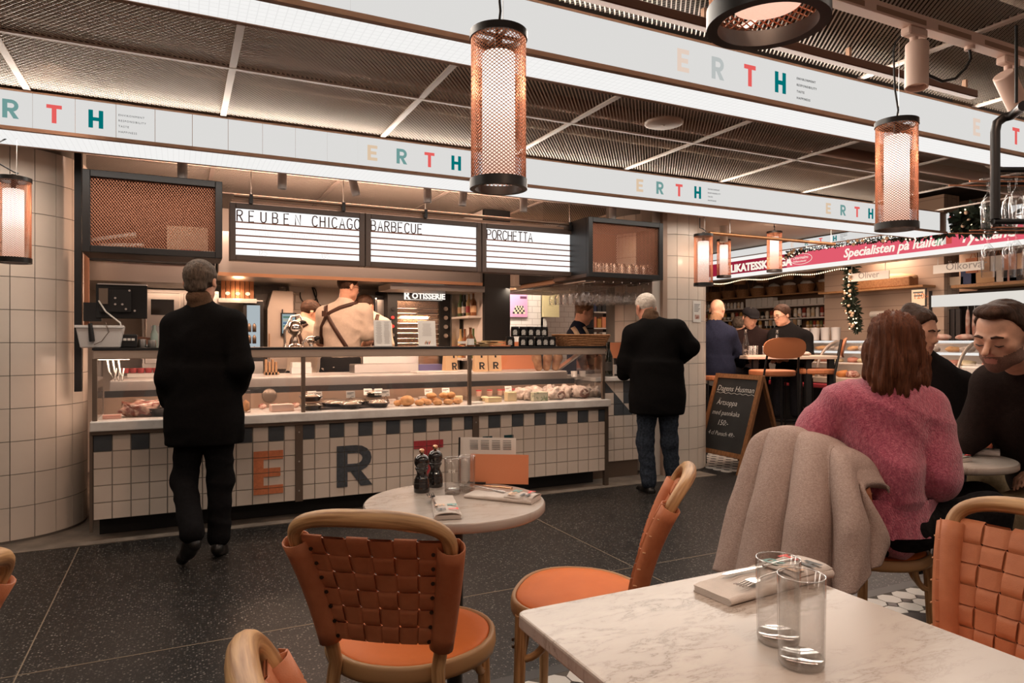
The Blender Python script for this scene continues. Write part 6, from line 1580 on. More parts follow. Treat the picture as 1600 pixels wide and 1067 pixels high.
carton('white cutting board on the marble worktop by the paper bags', (aty(690, 590, 5.5).x, 5.5, WZ), (.5, .2, .012), 0, 0, M_LABEL, 'cutting_board')
kr = thing('knife_block', 'wooden comb-shaped knife rack on the worktop right of the walker', 'rack', (aty(425, 580, 5.7).x, 5.7, WZ))
for k in range(4): MB().box(-.05+k*.025, -.035+k*.025, 0, .06, 0, .12 - .02*(k % 2)).build('tooth', M_WOOD, kr)
MB().box(-.055, .055, 0, .07, 0, .02).build('foot', M_WOOD, kr)
for i, u in enumerate((262, 272, 281)):
    t = thing('sauce_bottle', 'small dark sauce bottle with gold cap, %s from the left' % ORD[i], 'bottle', (aty(u, 590, 5.6).x, 5.6, WZ), 0, 'sauce bottles behind the walker')
    MB().lathe([(0, 0), (.022, 0), (.024, .01), (.024, .06), (.012, .085), (.010, .105), (0, .105)], 14).build('bottle_body', M_BOTG, t); MB().lathe([(0, .105), (.012, .105), (.012, .12), (0, .121)], 12).build('cap', mat('gold_cap', (.55, .34, .14), .3, .9), t)
carton('long tray of red-lidded pots behind the left glass bay', (aty(240, 590, 5.65).x, 5.72, WZ), (.34, .14, .03), 0, 0, M_STEEL, 'tray')
for i, u in enumerate((196, 208, 220, 232, 244)): one('red_pot', 'small red pot on the steel tray, %s from the left' % ORD[i], 'pot', MB().lathe([(0, 0), (.022, 0), (.026, .03), (.027, .034), (0, .036)], 14).mesh('red_pot', auto=40), M_LID, (aty(u, 590, 5.7).x, 5.72, WZ+.033), 0, 'red pots on the tray')
rk = thing('tong_rack', 'white wire tongs hanging inside the left case end', 'tongs', (aty(168, 590, 5.0).x, 5.0, .95))
for k in range(3): MB().tube([(k*.03, 0, .15), (.01+k*.03, -.01, .08), (.04+k*.02, .0, .02), (.05+k*.02, .0, .10)], .005, 6).build('tong_wire', M_LABEL, rk)
MB().tube([(-.08, .02, .155), (.12, .02, .155)], .004, 6).build('rod', M_STEEL, rk)

# ---- on top of the case
TZ2 = 1.1805
x_ = aty(158, 530, 5.0).x
t = thing('white_tub', 'white plastic tub with a ladle at the left end of the counter top', 'tub', (x_, 5.0, TZ2))
MB().add([(-.105, -.07, 0), (.105, -.07, 0), (.105, .07, 0), (-.105, .07, 0), (-.128, -.085, .135), (.128, -.085, .135), (.128, .085, .135), (-.128, .085, .135)], [(3,2,1,0), (0,1,5,4), (1,2,6,5), (2,3,7,6), (3,0,4,7)]).build('tub_body', M_WHITE, t, bevel=.006)
MB().box(-.132, .132, -.09, -.08, .125, .14).build('rim', M_WHITE, t)
MB().tube([(-.05, -.088, .15), (-.045, -.092, .10), (-.04, -.09, .04)], [.012, .014, .016], 8).build('ladle_handle', M_BLACK, t)
MB().tube([(.03, -.09, .16), (.05, -.094, .10), (.01, -.095, .04), (-.03, -.092, .02)], .0025, 6).build('string', M_STEELD, t)
mt = thing('till_screen', 'back of a black till screen on an arm at the counter end', 'screen', (0, 0, 0))
a, b = aty(150, 497, 5.12), aty(230, 446, 5.12)
MB().box(a.x, b.x, 5.11, 5.15, a.z, b.z).build('screen_back', M_BLACKM, mt, bevel=.004)
MB().box(a.x+.02, a.x+.20, 5.085, 5.112, a.z+.04, b.z-.03).build('mount_plate', M_BLACK, mt, bevel=.003)
MB().box(a.x+.02, a.x+.07, 5.07, 5.09, a.z+.09, b.z-.03).build('junction_box', M_STEELD, mt)
for dx, dz in ((.19, .18), (.17, .06), (.11, .13), (.11, .09), (.15, .09), (.22, .05)): MB().cyl((a.x+dx, 5.083, a.z+dz), (a.x+dx, 5.078, a.z+dz), .007, n=10).build('bolt', M_CHROME, mt)
MB().box(a.x-.07, a.x+.03, 5.12, 5.16, a.z-.02, a.z+.10).build('arm', M_BLACK, mt)
MB().tube([(a.x+.02, 5.06, a.z+.11), (a.x+.06, 5.05, a.z+.04), (a.x+.14, 5.05, a.z-.03), (a.x+.15, 5.05, a.z-.09)], .005, 6).build('white_cable', M_LABEL, mt)
MB().box(a.x+.01, b.x, 5.10, 5.13, b.z-.004, b.z+.004).build('top_edge', M_CHROME, mt)
x_ = aty(200, 530, 5.1).x
t = thing('card_terminal', 'black card terminal with pale keys beside the white tub', 'terminal', (x_, 5.06, TZ2)); MB().box(-.055, .055, -.03, .04, 0, .085).build('body', M_BLACK, t, bevel=.006)
for k in range(4): MB().box(-.045+k*.023, -.027+k*.023, -.036, -.028, .045, .06).build('key', M_LABEL, t)
for i, (u, m, r, h, lb) in enumerate(((222, M_STEEL, .03, .055, 'small steel pot behind the walker'), (238, M_STEEL, .028, .05, 'small steel pot with a spout near the walker'), (229, M_PLASTIC, .045, .02, 'flat pale dish on the counter top behind the walker'))):
    mk(MB().lathe([(0, 0), (r*.8, 0), (r, h*.3), (r*.9, h), (r*.85, h), (0, h*.6)], 16), 'pot', lb, 'pot', m, (aty(u, 535, 5.2).x, [5.12, 5.13, 5.24][i], TZ2), auto=50)
carton('folded brown cloth pile on the counter top behind the tub', (aty(212, 520, 5.25).x, 5.27, TZ2), (.22, .10, .07), .2, .1, mat('brown_cloth', (.25, .12, .08), .9, noise=.3), 'cloth_pile')
one('tea_bottle', 'pale green bottle on the counter top beside the walker', 'bottle', MB().lathe([(0, 0), (.022, 0), (.024, .01), (.024, .09), (.010, .12), (.010, .15), (0, .15)], 14).mesh('tea_bottle', auto=50), mat('pale_green_glass', (.35, .45, .40), .15), (aty(241, 530, 5.2).x, 5.20, TZ2))
def menucard(label, u0, u1, v0, y, pic):
    a, b = aty(u0, 543, y), aty(u1, v0, y); w, h = b.x-a.x, b.z-TZ2; t = thing('menu_card', label, 'menu', ((a.x+b.x)/2, y, TZ2), 0, 'standing menu cards')
    R = Matrix.Rotation(-.12, 3, 'X'); MB().obox(R @ Vector((0, 0, h/2)), (w, .003, h), R).build('sheet', M_PAPERW, t); mb = MB()
    r = random.Random(u0)
    for c in range(1 if pic else 2):
        for k in range(12 if pic else 20):
            if pic and k in (0, 11): continue
            cx = (0 if pic else (-.22 + .44*c)*w); lw = (.55 if pic else .36)*w*(.6 + .4*r.random()); mb.obox(R @ Vector((cx, -.0022, h*(.93 - k*(.05 if pic else .042)))), (lw, .0004, h*.012), R)
    mb.build('print', mat('faint_print', (.40, .36, .33), .7), t)
    if pic:
        for k in range(6): MB().obox(R @ Vector((-.12*w + .055*w*k, -.0022, h*(.13 + .05*(k % 2)))), (.05*w, .0006, h*.09), R).build('picture', [M_MEAT, M_BREAD, M_INK, M_PAPERC, M_LID, M_BREAD][k], t)
    MB().obox((0, .015, .006), (w, .05, .008)).build('stand', M_PLASTIC, t); return t
menucard('white menu card with two columns, left of the rotisserie', 585, 612.5, 500, 5.0, False)
menucard('white menu card with a small picture in front of the rotisserie', 654, 681.5, 501, 5.0, True)
t = thing('table_sign', 'small white card on a black cross foot beside the amber bottle', 'sign', (aty(722, 540, 5.0).x, 5.0, TZ2)); MB().box(-.035, .035, -.001, .001, .022, .042).build('card', M_LABEL, t); MB().tube([(-.035, 0, .003), (0, 0, .020), (.035, 0, .003)], .003, 6).build('foot', M_BLACK, t)
t = thing('amber_bottle', 'amber bottle with white label on the counter top', 'bottle', (aty(735, 540, 5.02).x, 5.02, TZ2)); MB().lathe([(0, 0), (.029, 0), (.030, .004), (.030, .07), (.012, .10), (.010, .14), (.012, .142), (.012, .15), (0, .15)], 20).build('bottle_body', M_AMB, t, auto=50); MB().lathe([(.0305, .012), (.0305, .062)], 20).build('label', M_LABEL, t)
for i in range(5):
    o = mk(MB().box(-.10, .10, -.05, .05, 0, .009), 'napkin_pack', 'yellowish paper pack, %s from the bottom of the pile' % ORD[i], 'paper', mat('straw_paper', (.52, .38, .20), .8, noise=.2), (aty(768, 540, 5.08).x - .02 + .012*i*(-1)**i, 5.09, TZ2 + .0095*i), .1*i)
carton('orange folder under the yellowish paper pile', (aty(776, 540, 5.0).x+.03, 5.0, TZ2), (.16, .07, .008), 0, 0, M_SALMON, 'folder')
JB = MB().lathe([(0, 0), (.034, 0), (.036, .003), (.036, .066), (.030, .070), (.0, .070)], 20).mesh('jar_body', auto=50); JB.materials.append(mat('black_jar', (.010, .009, .009), .2, spec=.6))
JLID = MB().lathe([(0, .070), (.033, .070), (.033, .080), (0, .081)], 20).mesh('lid', auto=50); JLID.materials.append(M_BLACK)
JL = MB().lathe([(.0365, .012), (.0365, .052)], 20).mesh('label'); JL = None
def jar(label, x, y, z):
    t = thing('black_jar', label, 'jar', (x, y, z), 0, 'stacked black jars'); put('jar_body', JB, None, t); put('lid', JLID, None, t)
    vs = []; n_ = 7
    for zz, hw in ((.012, .45), (.040, .50), (.054, .28)):
        for k in range(n_): a = -PI/2 - .42 - hw + 2*hw*k/(n_-1); vs.append((.0368*math.cos(a), .0368*math.sin(a), zz))
    mb = MB(); mb.grid(vs, n_, 3); mb.build('label', mat('silver_label', (.40, .38, .35), .4, noise=.6, nscale=120), t); return t
for i, u in enumerate((797, 817, 829, 842, 852, 862)): jar('black jar with silver label, bottom row, %s from the left' % ORD[i], aty(u, 535, 5.0).x, 5.0 + .0*(i % 2), TZ2)
for i, u in enumerate((803, 816, 827.5, 838.5, 848)): jar('black jar with silver label, top row, %s from the left' % ORD[i], aty(u, 520, 5.05).x, 5.03, TZ2+.0815)
t = thing('bread_basket', 'long wicker bread basket at the right end of the counter top', 'basket', (aty(909, 535, 5.06).x, 5.07, TZ2))
M_WICK = mat('wicker', (.26, .115, .045), .6, col2=(.42, .21, .09), nscale=60)
mb = MB(); bw, bd, bh = .245, .11, .085
for k in range(9):
    z = .006 + k*.0098; g = 1 + .22*k/8; P = [(x*g, y*g, z) for x, y in rrect(-bw*.82, bw*.82, -bd*.8, bd*.8, .05, 5)]
    P = [(x*(1+.012*(-1)**(i+k)), y*(1+.03*(-1)**(i+k)), z) for i, (x, y, z) in enumerate(P)]; mb.tube(P, .0062, 5, closed=True)
mb.build('woven_side', M_WICK, t); MB().prism(rrect(-bw*.8, bw*.8, -bd*.78, bd*.78, .05, 5), (0, 0, .006)).build('bottom', M_WICK, t)
for k in range(26):
    a = 2*PI*k/26; x, y = bw*.86*math.copysign(abs(math.cos(a))**.4, math.cos(a)), bd*.84*math.copysign(abs(math.sin(a))**.4, math.sin(a)); MB().tube([(x, y, .004), (x*1.19, y*1.19, .092)], .004, 5).build('stake', M_WICK, t)
MB().tube([(x*1.24, y*1.24, .094) for x, y in rrect(-bw*.82, bw*.82, -bd*.8, bd*.8, .05, 5)], .009, 6, closed=True).build('rim', M_WICK, t)
for i in range(5): one('bread_roll', 'bread roll in the wicker basket, %s from the left' % ORD[i], 'bread', blob((.05, .04, .03), 90+i, .08), M_BREAD, (t.location.x - .14 + i*.07, 5.08, TZ2+.055), i*.7, 'rolls in the wicker basket')
# bar counter top
BZ = .906
t = thing('wine_bottle', 'black wine bottle on the bar counter by the case end', 'bottle', (aty(951, 580, 5.2).x, 5.2, BZ)); MB().lathe([(0, 0), (.036, 0), (.037, .005), (.037, .18), (.014, .24), (.013, .30), (.015, .302), (.015, .31), (0, .31)], 20).build('bottle_body', M_BOTG, t, auto=50); MB().lathe([(.0375, .05), (.0375, .13)], 20).build('label', mat('dark_label', (.05, .045, .04), .6), t)
t = thing('till_tablet', 'salmon backed till tablet in front of the stooping man', 'tablet', (aty(966, 560, 5.35).x, 5.38, BZ)); R = Matrix.Rotation(-.2, 3, 'X'); MB().obox((0, 0, .23), (.17, .015, .15), R).build('tablet', M_SALMON, t, bevel=.004); MB().cyl((0, .02, 0), (0, .02, .2), .015, n=10).build('stand', M_BLACK, t); MB().lathe([(0, 0), (.07, 0), (.06, .02), (0, .03)], 20, (0, .02, 0)).build('base', M_SALMON, t)
for i, (u, m, lb) in enumerate(((962, M_PLASTIC, 'frosted pot on the bar counter beside the wine bottle'), (973, M_STEEL, 'steel shaker in front of the stooping man'), (897, M_LABEL, 'white pot of sachets on the bar counter behind the glass'), (910, M_LABEL, 'second white pot of sachets on the bar counter behind the glass'))):
    mk(MB().lathe([(0, 0), (.026, 0), (.03, .10 if i < 2 else .05), (.027, .10 if i < 2 else .05), (.02, .01), (0, .01)], 18), 'pot', lb, 'pot', m, (aty(u, 580, 5.25).x, 5.25, BZ), auto=50)
carton('dark tray on the bar counter under the man', (aty(975, 588, 5.2).x, 5.18, BZ), (.16, .12, .014), 0, 0, M_BLACK, 'tray')
# ================================================================== KITCHEN BACKGROUND
YK = 6.95
def span(u0, u1, v0, v1, y): a, b = aty(u0, v1, y), aty(u1, v0, y); return a.x, b.x, a.z, b.z
# steel oven tower behind the walker
x0, x1, z0, z1 = span(222, 342, 452, 560, YK)
t = thing('oven_tower', 'steel oven tower with framed glass doors behind the walker', 'oven', (x0, YK, 0)); w = x1-x0
MB().box(0, w, .03, .45, 0.02, 1.69).build('body', M_STEEL, t)
for k in range(2):
    a = k*w/2; d = MB().box(a+.02, a+w/2-.01, 0, .03, 1.02, 1.66).build('door', M_STEEL, t, bevel=.004)
    MB().box(a+.07, a+w/2-.06, -.004, .004, 1.46, 1.60).build('upper_window', M_DARKGL, d); MB().box(a+.07, a+w/2-.06, -.004, .004, 1.08, 1.36).build('window', mat('blue_grey_glass', (.25, .27, .30), .1), d)
    MB().cyl((a+.03, -.03, 1.15), (a+.03, -.03, 1.55), .01, n=8).build('handle', M_CHROME, d)
# copper slatted grill hood
x0, x1, z0, z1 = span(345, 397, 436, 466, YK)
t = thing('grill_niche', 'copper slatted grill niche with small lamps right of the walker', 'grill', (x0, YK, z0)); w, h = x1-x0, z1-z0
for k in range(7): MB().box(k*w/7+.003, (k+1)*w/7-.003, .0, .03, 0, h).build('slat', mat('copper_slat', (.20, .085, .04), .35, .7), t)
MB().box(-.02, w+.02, -.06, .04, h, h+.03).build('cornice', M_STEEL, t); MB().box(-.02, w+.02, -.04, .04, -.04, 0).build('lower_rail', M_STEEL, t)
M_BULB = emis('small_warm_bulb', (1, .62, .34), 2.2)
for k in range(3): MB().lathe([(0, -.02), (.018, -.01), (.022, .0), (.015, .012), (0, .016)], 12, (w*(.2+.3*k), -.02, h*.25)).build('bulb', M_BULB, t)
lamp('grill_lamp', 'POINT', (x0+w*.5, YK-.12, z0+.05), 2.5, (1, .55, .3), .05)
# fridge with lit door
x0, x1, z0, z1 = span(384, 408, 474, 545, YK)
t = thing('bottle_fridge', 'lit bottle fridge with black door frame right of the walker', 'fridge', (x0-.02, YK, 0)); w = x1-x0+.04
MB().box(0, w, .03, .4, .02, z1+.03).build('body', M_STEEL, t); MB().box(0, w, 0, .03, z0-.12, z1+.02).build('door_frame', M_BLACK, t); MB().box(.03, w-.03, -.004, .004, z0-.08, z1-.02).build('window', emis('fridge_glow', (.75, .85, .90), .55), t)
for k in range(3):
    for j in range(2): MB().lathe([(0, 0), (.018, 0), (.018, .06), (.007, .08), (0, .085)], 8, (.05+.045*j, -.018, z0-.06+.11*k)).build('bottle_shape', M_STEELD, t)
# white cupboard with tablet
x0, x1, z0, z1 = span(418, 458, 455, 545, 7.1)
t = thing('wall_cupboard', 'white sloped cupboard on the kitchen wall right of the walker', 'cupboard', (x0, 7.1, z0-.2)); w, h = x1-x0, z1-z0+.2
MB().prism([(0, 0), (w, 0), (w, h), (.05, h), (0, h-.18)], (0, .34, 0), (0, 0, 0), (1, 0, 0), (0, 0, 1)).build('body', mat('cream_lacquer', (.66, .55, .47), .4), t); MB().box(.012, .02, -.01, .02, .1, .35).build('handle', M_WOOD, t)
x0, x1, z0, z1 = span(439, 463, 489, 524, 7.068)
t = thing('order_screen', 'small lit order screen on the white cupboard', 'screen', (x0, 7.068, z0)); w, h = x1-x0, z1-z0
MB().box(0, w, 0, .03, 0, h).build('housing', M_BLACK, t); MB().box(.012, w-.012, -.003, .002, .02, h-.012).build('display', emis('screen_glow', (.40, .52, .55), .7), t)
for k in range(5): MB().box(.02, w-.05+.015*(k % 3), -.005, -.002, h-.05-k*.03, h-.035-k*.03).build('row', emis('screen_row%d' % (k % 3), [(.15, .30, .20), (.70, .68, .55), (.12, .22, .40)][k % 3], .6), t)
MB().box(.01, .02, .0, .02, h, h+.035).build('clip', M_BLACK, t)
cw = thing('wall_cable', 'black cable ring hanging on the stone tiled kitchen wall', 'cable', (0, 0, 0))
c = aty(482, 460, 7.42); MB().tube([(c.x + .085*math.cos(a), 7.425, c.z + .10*math.sin(a)) for a in [2*PI*k/24 for k in range(24)]], .006, 6, closed=True).build('ring', M_BLACK, cw)
MB().tube([(c.x+.03, 7.42, c.z+.11), (c.x+.06, 7.41, c.z), (c.x+.10, 7.40, c.z-.10), (c.x+.17, 7.41, c.z-.16)], .009, 6).build('cable', M_BLACK, cw); MB().box(c.x-.20, c.x-.05, 7.40, 7.44, c.z+.02, c.z+.08).build('socket_box', M_PLASTIC, cw)
# chrome machines
def machine(label, u, v0, v1, y, w):
    a, b = aty(u, v1, y), aty(u, v0, y); h = b.z-a.z; t = thing('citrus_press', label, 'machine', (a.x, y, a.z)); s = w
    MB().lathe([(0, 0), (s, 0), (s*.9, h*.10), (s*.4, h*.16), (s*.35, h*.4), (s*.8, h*.48), (s*.95, h*.62), (s*.7, h*.78), (0, h*.85)], 18).build('body', M_CHROME, t, auto=60)
    MB().tube([(-s*1.1, 0, 0), (-s*1.2, 0, h*.5), (-s*.4, 0, h*.95), (s*.5, 0, h), (s*.9, 0, h*.8)], .012, 8).build('lever', M_CHROME, t); MB().lathe([(0, 0), (.03, .01), (.03, .03), (0, .04)], 12, (s*.9, 0, h*.72)).build('knob', M_BLACK, t); return t
machine('tall chrome lever machine behind the counter', 461, 492, 545, 6.35, .075); machine('small chrome machine beside the suspendered cook', 486, 526, 545, 6.3, .06)
kb = thing('kitchen_bench', 'steel kitchen bench running along the back under the machines', 'bench', (0, 0, 0)); xa, xb = aty(330, 545, 6.5).x, aty(705, 545, 6.5).x
# dark combi ovens
x0, x1, z0, z1 = span(562, 601, 462, 545, 7.0)
t = thing('combi_oven', 'dark wall oven half hidden behind the third cook', 'oven', (x0, 7.0, z0)); w, h = x1-x0, z1-z0
MB().box(0, w, .02, .42, 0, h).build('body', M_BLACK, t); MB().box(.03, w*.55, 0, .02, h*.45, h*.92).build('window', M_DARKGL, t); MB().box(w*.6, w*.66, -.02, .02, h*.42, h*.95).build('handle', M_CHROME, t); MB().box(w*.7, w*.97, 0, .02, h*.3, h*.92).build('panel', M_STEEL, t)
# rotisserie
x0, x1, z0, z1 = span(606, 705, 455, 548, 6.85)
t = thing('rotisserie_oven', 'black rotisserie oven with lit lettering and chrome spits', 'oven', (x0, 6.85, z0-.25)); w, h = x1-x0, z1-z0+.25; zb_ = .25
MB().box(0, w, .05, .5, 0, h).build('body', M_BLACKM, t); MB().box(0, w, 0, .05, h-.11, h).build('header', M_BLACKM, t)
MB().box(0, .10, 0, .05, 0, h-.11).build('left_panel', M_BLACKM, t); MB().box(w-.13, w, 0, .05, 0, h-.11).build('right_panel', M_BLACKM, t)
MB().box(.10, w-.13, .03, .05, 0, h-.11).build('inner_steel', mat('warm_steel', (.60, .42, .30), .25, .9), t); MB().box(.10, w-.13, .004, .008, 0, h-.11).build('glass_door', M_GLASS, t)
for k in range(9): MB().cyl((.105, .022, zb_ + .02 + k*.052), (w-.135, .022, zb_ + .02 + k*.052), .008 + .005*(k % 2), n=8).build('spit', M_CHROME, t)
for k in range(4): MB().cyl((w-.065, .002, h-.19-k*.095), (w-.065, -.02, h-.19-k*.095), .022, n=14).build('knob', M_STEEL, t)
for k in range(4): MB().cyl((.05, .002, h-.20-k*.09), (.05, -.012, h-.20-k*.09), .017, n=12).build('button', [M_BLACK, M_RED, M_RED, M_STEEL][k], t)
text('R', .115, (.167, -.003, h-.098), emis('lit_letter', (1, .92, .82), 1.15), t, bold=.004, depth=.003); text('OTISSERIE', .082, (.255, -.003, h-.088), emis('lit_letter', (1, .92, .82), 1.15), t, bold=.003, depth=.003); MB().box(.19, w-.10, -.004, -.001, h-.102, h-.098).build('underline', emis('lit_letter', (1, .92, .82), 1.15), t)
lamp('rotisserie_lamp', 'AREA', (x0+w*.45, 6.80, z0+.35), 3, (1, .6, .35), .3, .05, aim=(x0+w*.45, 6.9, z0))
# steel jamb and partition with bottle shelves, black end
t = thing('steel_jamb', 'steel door jamb right of the rotisserie', 'post', (0, 0, 0)); x0, x1, z0, z1 = span(706, 718, 447, 545, 6.8)
MB().box(x0, x1, 6.8, 6.9, .02, 1.76).build('jamb', M_STEEL, t); MB().box(x1, x1+.03, 6.82, 6.9, .02, 1.76).build('dark_edge', M_BLACK, t)
xp = aty(757, 480, 6.25).x; xq = aty(797, 480, 6.25).x
struct(MB().box(xp, xq, 6.25, 6.30, 0, 2.54).build('trim_3', M_BLACKM)); M_WHITEW = mat('white_wall', (.78, .72, .66), .5)
struct(MB().box(xp, xq, 6.30, 7.45, 0, 2.54).build('wall_partition', M_WHITEW))
M_SHELF = mat('shelf_white', (.74, .68, .62), .5)
SBT = {}
def bottle_mesh(r, h, kind=0):
    k = (r, h, kind)
    if k not in SBT: SBT[k] = MB().lathe([(0, 0), (r, 0), (r, h*.58), (r*.38, h*.75), (r*.36, h*.97), (r*.42, h), (0, h)] if kind == 0 else [(0, 0), (r, 0), (r, h*.8), (r*.7, h*.86), (r*.7, h), (0, h)], 12).mesh('bottle_body', auto=50)
    return SBT[k].copy()
sh_ = thing('wall_shelves', 'white wall shelves with bottles on the partition by the rotisserie', 'shelf', (0, 0, 0)); bm_list = [M_BOTG, M_AMB, mat('green_bottle', (.08, .12, .04), .15), mat('straw_bottle', (.50, .36, .16), .15), M_LABEL]
for n_, v in enumerate((450, 493, 545)):
    z = atx(757, v, xp).z
    if n_ < 2: MB().box(xp-.14, xp-.001, 6.32, 6.80, z-.02, z).build('shelf_board', M_SHELF, sh_)
    else: z = 1.05; MB().box(xp-.2, xp-.001, 6.32, 6.80, z-.02, z).build('shelf_board', M_SHELF, sh_)
    for j in range(4):
        y = 6.37 + j*.115; h = [.16, .24, .30][n_]
        if n_ == 0: h = .16
        t = thing('shelf_bottle', 'bottle on the partition shelves, %s shelf, %s from the front' % (['top', 'middle', 'lower'][n_], ORD[j]), 'bottle', (xp-.07, y, z+.0005), 0, 'bottles on the partition shelves')
        put('bottle_body', bottle_mesh(.032, h), bm_list[(j*2+n_) % 5], t); MB().lathe([(.0325, h*.15), (.0325, h*.42)], 12).build('label', [M_LABEL, M_KRAFT, M_LID][(j+n_) % 3], t)
# ---- bar back wall with small tiles
def brickmat(name, c1, c2, mort, sx, sy, rot=None):
    m = bpy.data.materials.new(name); m.use_nodes = True; nt = m.node_tree; b = nt.nodes['Principled BSDF']; tc = nt.nodes.new('ShaderNodeTexCoord'); mp = nt.nodes.new('ShaderNodeMapping'); nt.links.new(tc.outputs['Object'], mp.inputs[0])
    mp.inputs['Rotation'].default_value = rot or (-PI/2, 0, 0); br = nt.nodes.new('ShaderNodeTexBrick'); nt.links.new(mp.outputs[0], br.inputs['Vector']); br.inputs['Scale'].default_value = 1; br.inputs['Brick Width'].default_value = sx; br.inputs['Row Height'].default_value = sy; br.inputs['Mortar Size'].default_value = .004
    br.inputs['Color1'].default_value = (*c1, 1); br.inputs['Color2'].default_value = (*c2, 1); br.inputs['Mortar'].default_value = (*mort, 1); nt.links.new(br.outputs['Color'], b.inputs['Base Color']); b.inputs['Roughness'].default_value = .3; return m
M_SUB = brickmat('subway_tile', (.80, .74, .68), (.77, .71, .65), (.55, .48, .42), .15, .075)
struct(MB().box(2.66, 4.05, YW, YW+.08, 0, 3.0).build('wall_bar', M_SUB)); struct(MB().box(4.05, 5.2, 8.6, 8.68, 0, 2.57).build('wall_passage', M_SUB)); struct(MB().box(4.02, 4.10, YW, 8.6, 0, 2.57).build('wall_bar_side', M_WHITEW))
t = thing('bulkhead', 'black bulkhead panel over the bar with a grey box on it', 'panel', (0, 0, 0)); x0, x1, z0, z1 = span(757, 880, 424, 448, 6.24)
MB().box(xq, x1, 6.26, 6.34, aty(797, 448, 6.24).z, 2.2).build('panel', M_BLACKM, t); x0, x1, z0, z1 = span(801, 823, 424, 447.5, 6.2); MB().box(x0, x1, 6.16, 6.26, z0, z1+.1).build('grey_box', mat('warm_grey_box', (.30, .25, .21), .6), t, bevel=.003)
lamp('bar_wall_fill_light', 'AREA', (3.25, 6.95, 1.95), 17, (1, .86, .74), 1.0, .08, aim=(3.3, 7.45, 1.4))  # added to brighten the bar wall, no such fitting there
x0, x1, z0, z1 = span(797, 824, 458, 495, 7.40)
t = thing('poster_board', 'pink poster board with a chequered floor on the bar wall', 'poster', (x0, 7.40, z0)); w, h = x1-x0, z1-z0; MB().box(0, w, 0, .035, 0, h).build('board', mat('pink_poster', (.62, .30, .46), .6), t)
MB().box(w*.58, w*.95, -.004, 0, h*.76, h*.86).build('dark_label', mat('plum', (.10, .03, .07), .6), t)
for r in range(4):
    for c in range(6): s_ = w*.12*(1.0-.12*r); MB().box(w*.15+c*s_+r*.012, w*.15+(c+1)*s_+r*.012-.001, -.004, 0, h*(.13+.085*r), h*(.13+.085*(r+1))-.001).build('chequer', [M_INK, mat('straw_check', (.70, .60, .40), .6)][(r+c) % 2], t)
x0, x1, z0, z1 = span(849, 873, 459, 495, 7.40)
t = thing('poster_board', 'pale yellow poster board with thin line drawing on the bar wall', 'poster', (x0, 7.39, z0)); w, h = x1-x0, z1-z0; MB().box(0, w, 0, .05, 0, h).build('board', mat('yellow_poster', (.72, .62, .34), .6), t)
for k in range(4): MB().tube([(w*(.3+.04*k), -.002, h*(.5+.08*k)), (w*(.62+.03*k), -.002, h*(.45+.07*k))], .002, 5).build('line', mat('ochre_line', (.42, .33, .14), .6), t)
for i, u in enumerate((802, 822, 848, 873)):
    p = aty(u, 453, 7.36); t = thing('picture_lamp', 'small ring lamp over the bar wall posters, %s from the left' % ORD[i], 'lamp', (p.x, 7.36, p.z), 0, 'ring lamps over the posters'); MB().tube([(.022*math.cos(a), 0, .022*math.sin(a)) for a in [2*PI*k/12 for k in range(12)]], .006, 6, closed=True).build('ring', M_CHROME, t); MB().cyl((0, 0, .02), (0, .08, .03), .004, n=6).build('arm', M_CHROME, t)
x0, x1, z0, z1 = span(926, 958, 470, 545, 7.2)
t = thing('bar_shelf', 'narrow bar shelf with boxes between barista and stooping man', 'shelf', (x0, 7.2, 0)); w = x1-x0
for s_ in (0, w-.02): MB().box(s_, s_+.02, 0, .2, .02, z1).build('upright', M_BLACK, t)
for k, v in enumerate((487, 512, 532)): zz = aty(940, v, 7.2).z; MB().box(0, w, 0, .2, zz-.015, zz).build('shelf_board', M_SHELF, t)
for k, v in enumerate((487, 512, 532)):
    zz = aty(940, v, 7.2).z
    for j in range(3): carton('%s box on the narrow bar shelf, %s tier, %s from the left' % (['dark tin', 'orange', 'cream'][k], ['top', 'middle', 'lower'][k], ORD[j]), (x0+.05+j*.07, 7.27, zz+.0005), (.055, .08, [.10, .13, .10][k]-.02*(j % 2)), 0, 0, [[M_BLUE, M_BLACK, M_BLACK], [M_SALMON, mat('amber_box', (.60, .33, .08), .6), M_SALMON], [M_PAPERW, M_CARDB, M_PAPERW]][k][j], 'box', 'boxes on the narrow bar shelf')
bpy.data.objects.remove(kb)
# ================================================================== DELICATESSEN ACROSS THE CORRIDOR
XD = 7.3; RX = (PI/2, 0, -PI/2)                     # text that faces the corridor
M_PINKS = emis('lit_pink_sign', (.80, .115, .165), .95); M_CRIM = emis('lit_crimson_sign', (.34, .018, .045), .9); M_SLET = emis('sign_letter', (1, .90, .78), 1.0); M_STRIPW = emis('lit_white_strip', (1, .97, .93), .95)
struct(MB().box(9.2, 9.3, 2.0, 10.6, 0, 3.05).build('wall_right', mat('deli_wall', (.40, .28, .20), .7))); struct(MB().box(4.6, 9.3, 10.5, 10.6, 0, 3.05).build('wall_end', mat('corridor_end', (.22, .15, .11), .8)))
MB().box(-4.5, 10, 9.2, 10.8, -.10, 0).build('floor_extension', M_TERR, fl); MB().box(4.2, 9.9, 9.2, 10.6, 2.57, 2.6).build('soffit', M_SOFF, ce)
sf = thing('shop_fascia', 'lit pink and crimson shop sign band along the corridor', 'sign', (0, 0, 0)); Y0, Y1, YC = 3.15, 10.3, 6.62
MB().box(XD+.02, XD+.3, Y0, Y1, 2.16, 2.545).build('housing', M_WHITE, sf)
MB().box(XD, XD+.02, Y0, YC, 2.206, 2.388).build('pink_band', M_PINKS, sf); MB().box(XD, XD+.02, YC, Y1, 2.206, 2.388).build('crimson_band', M_CRIM, sf)
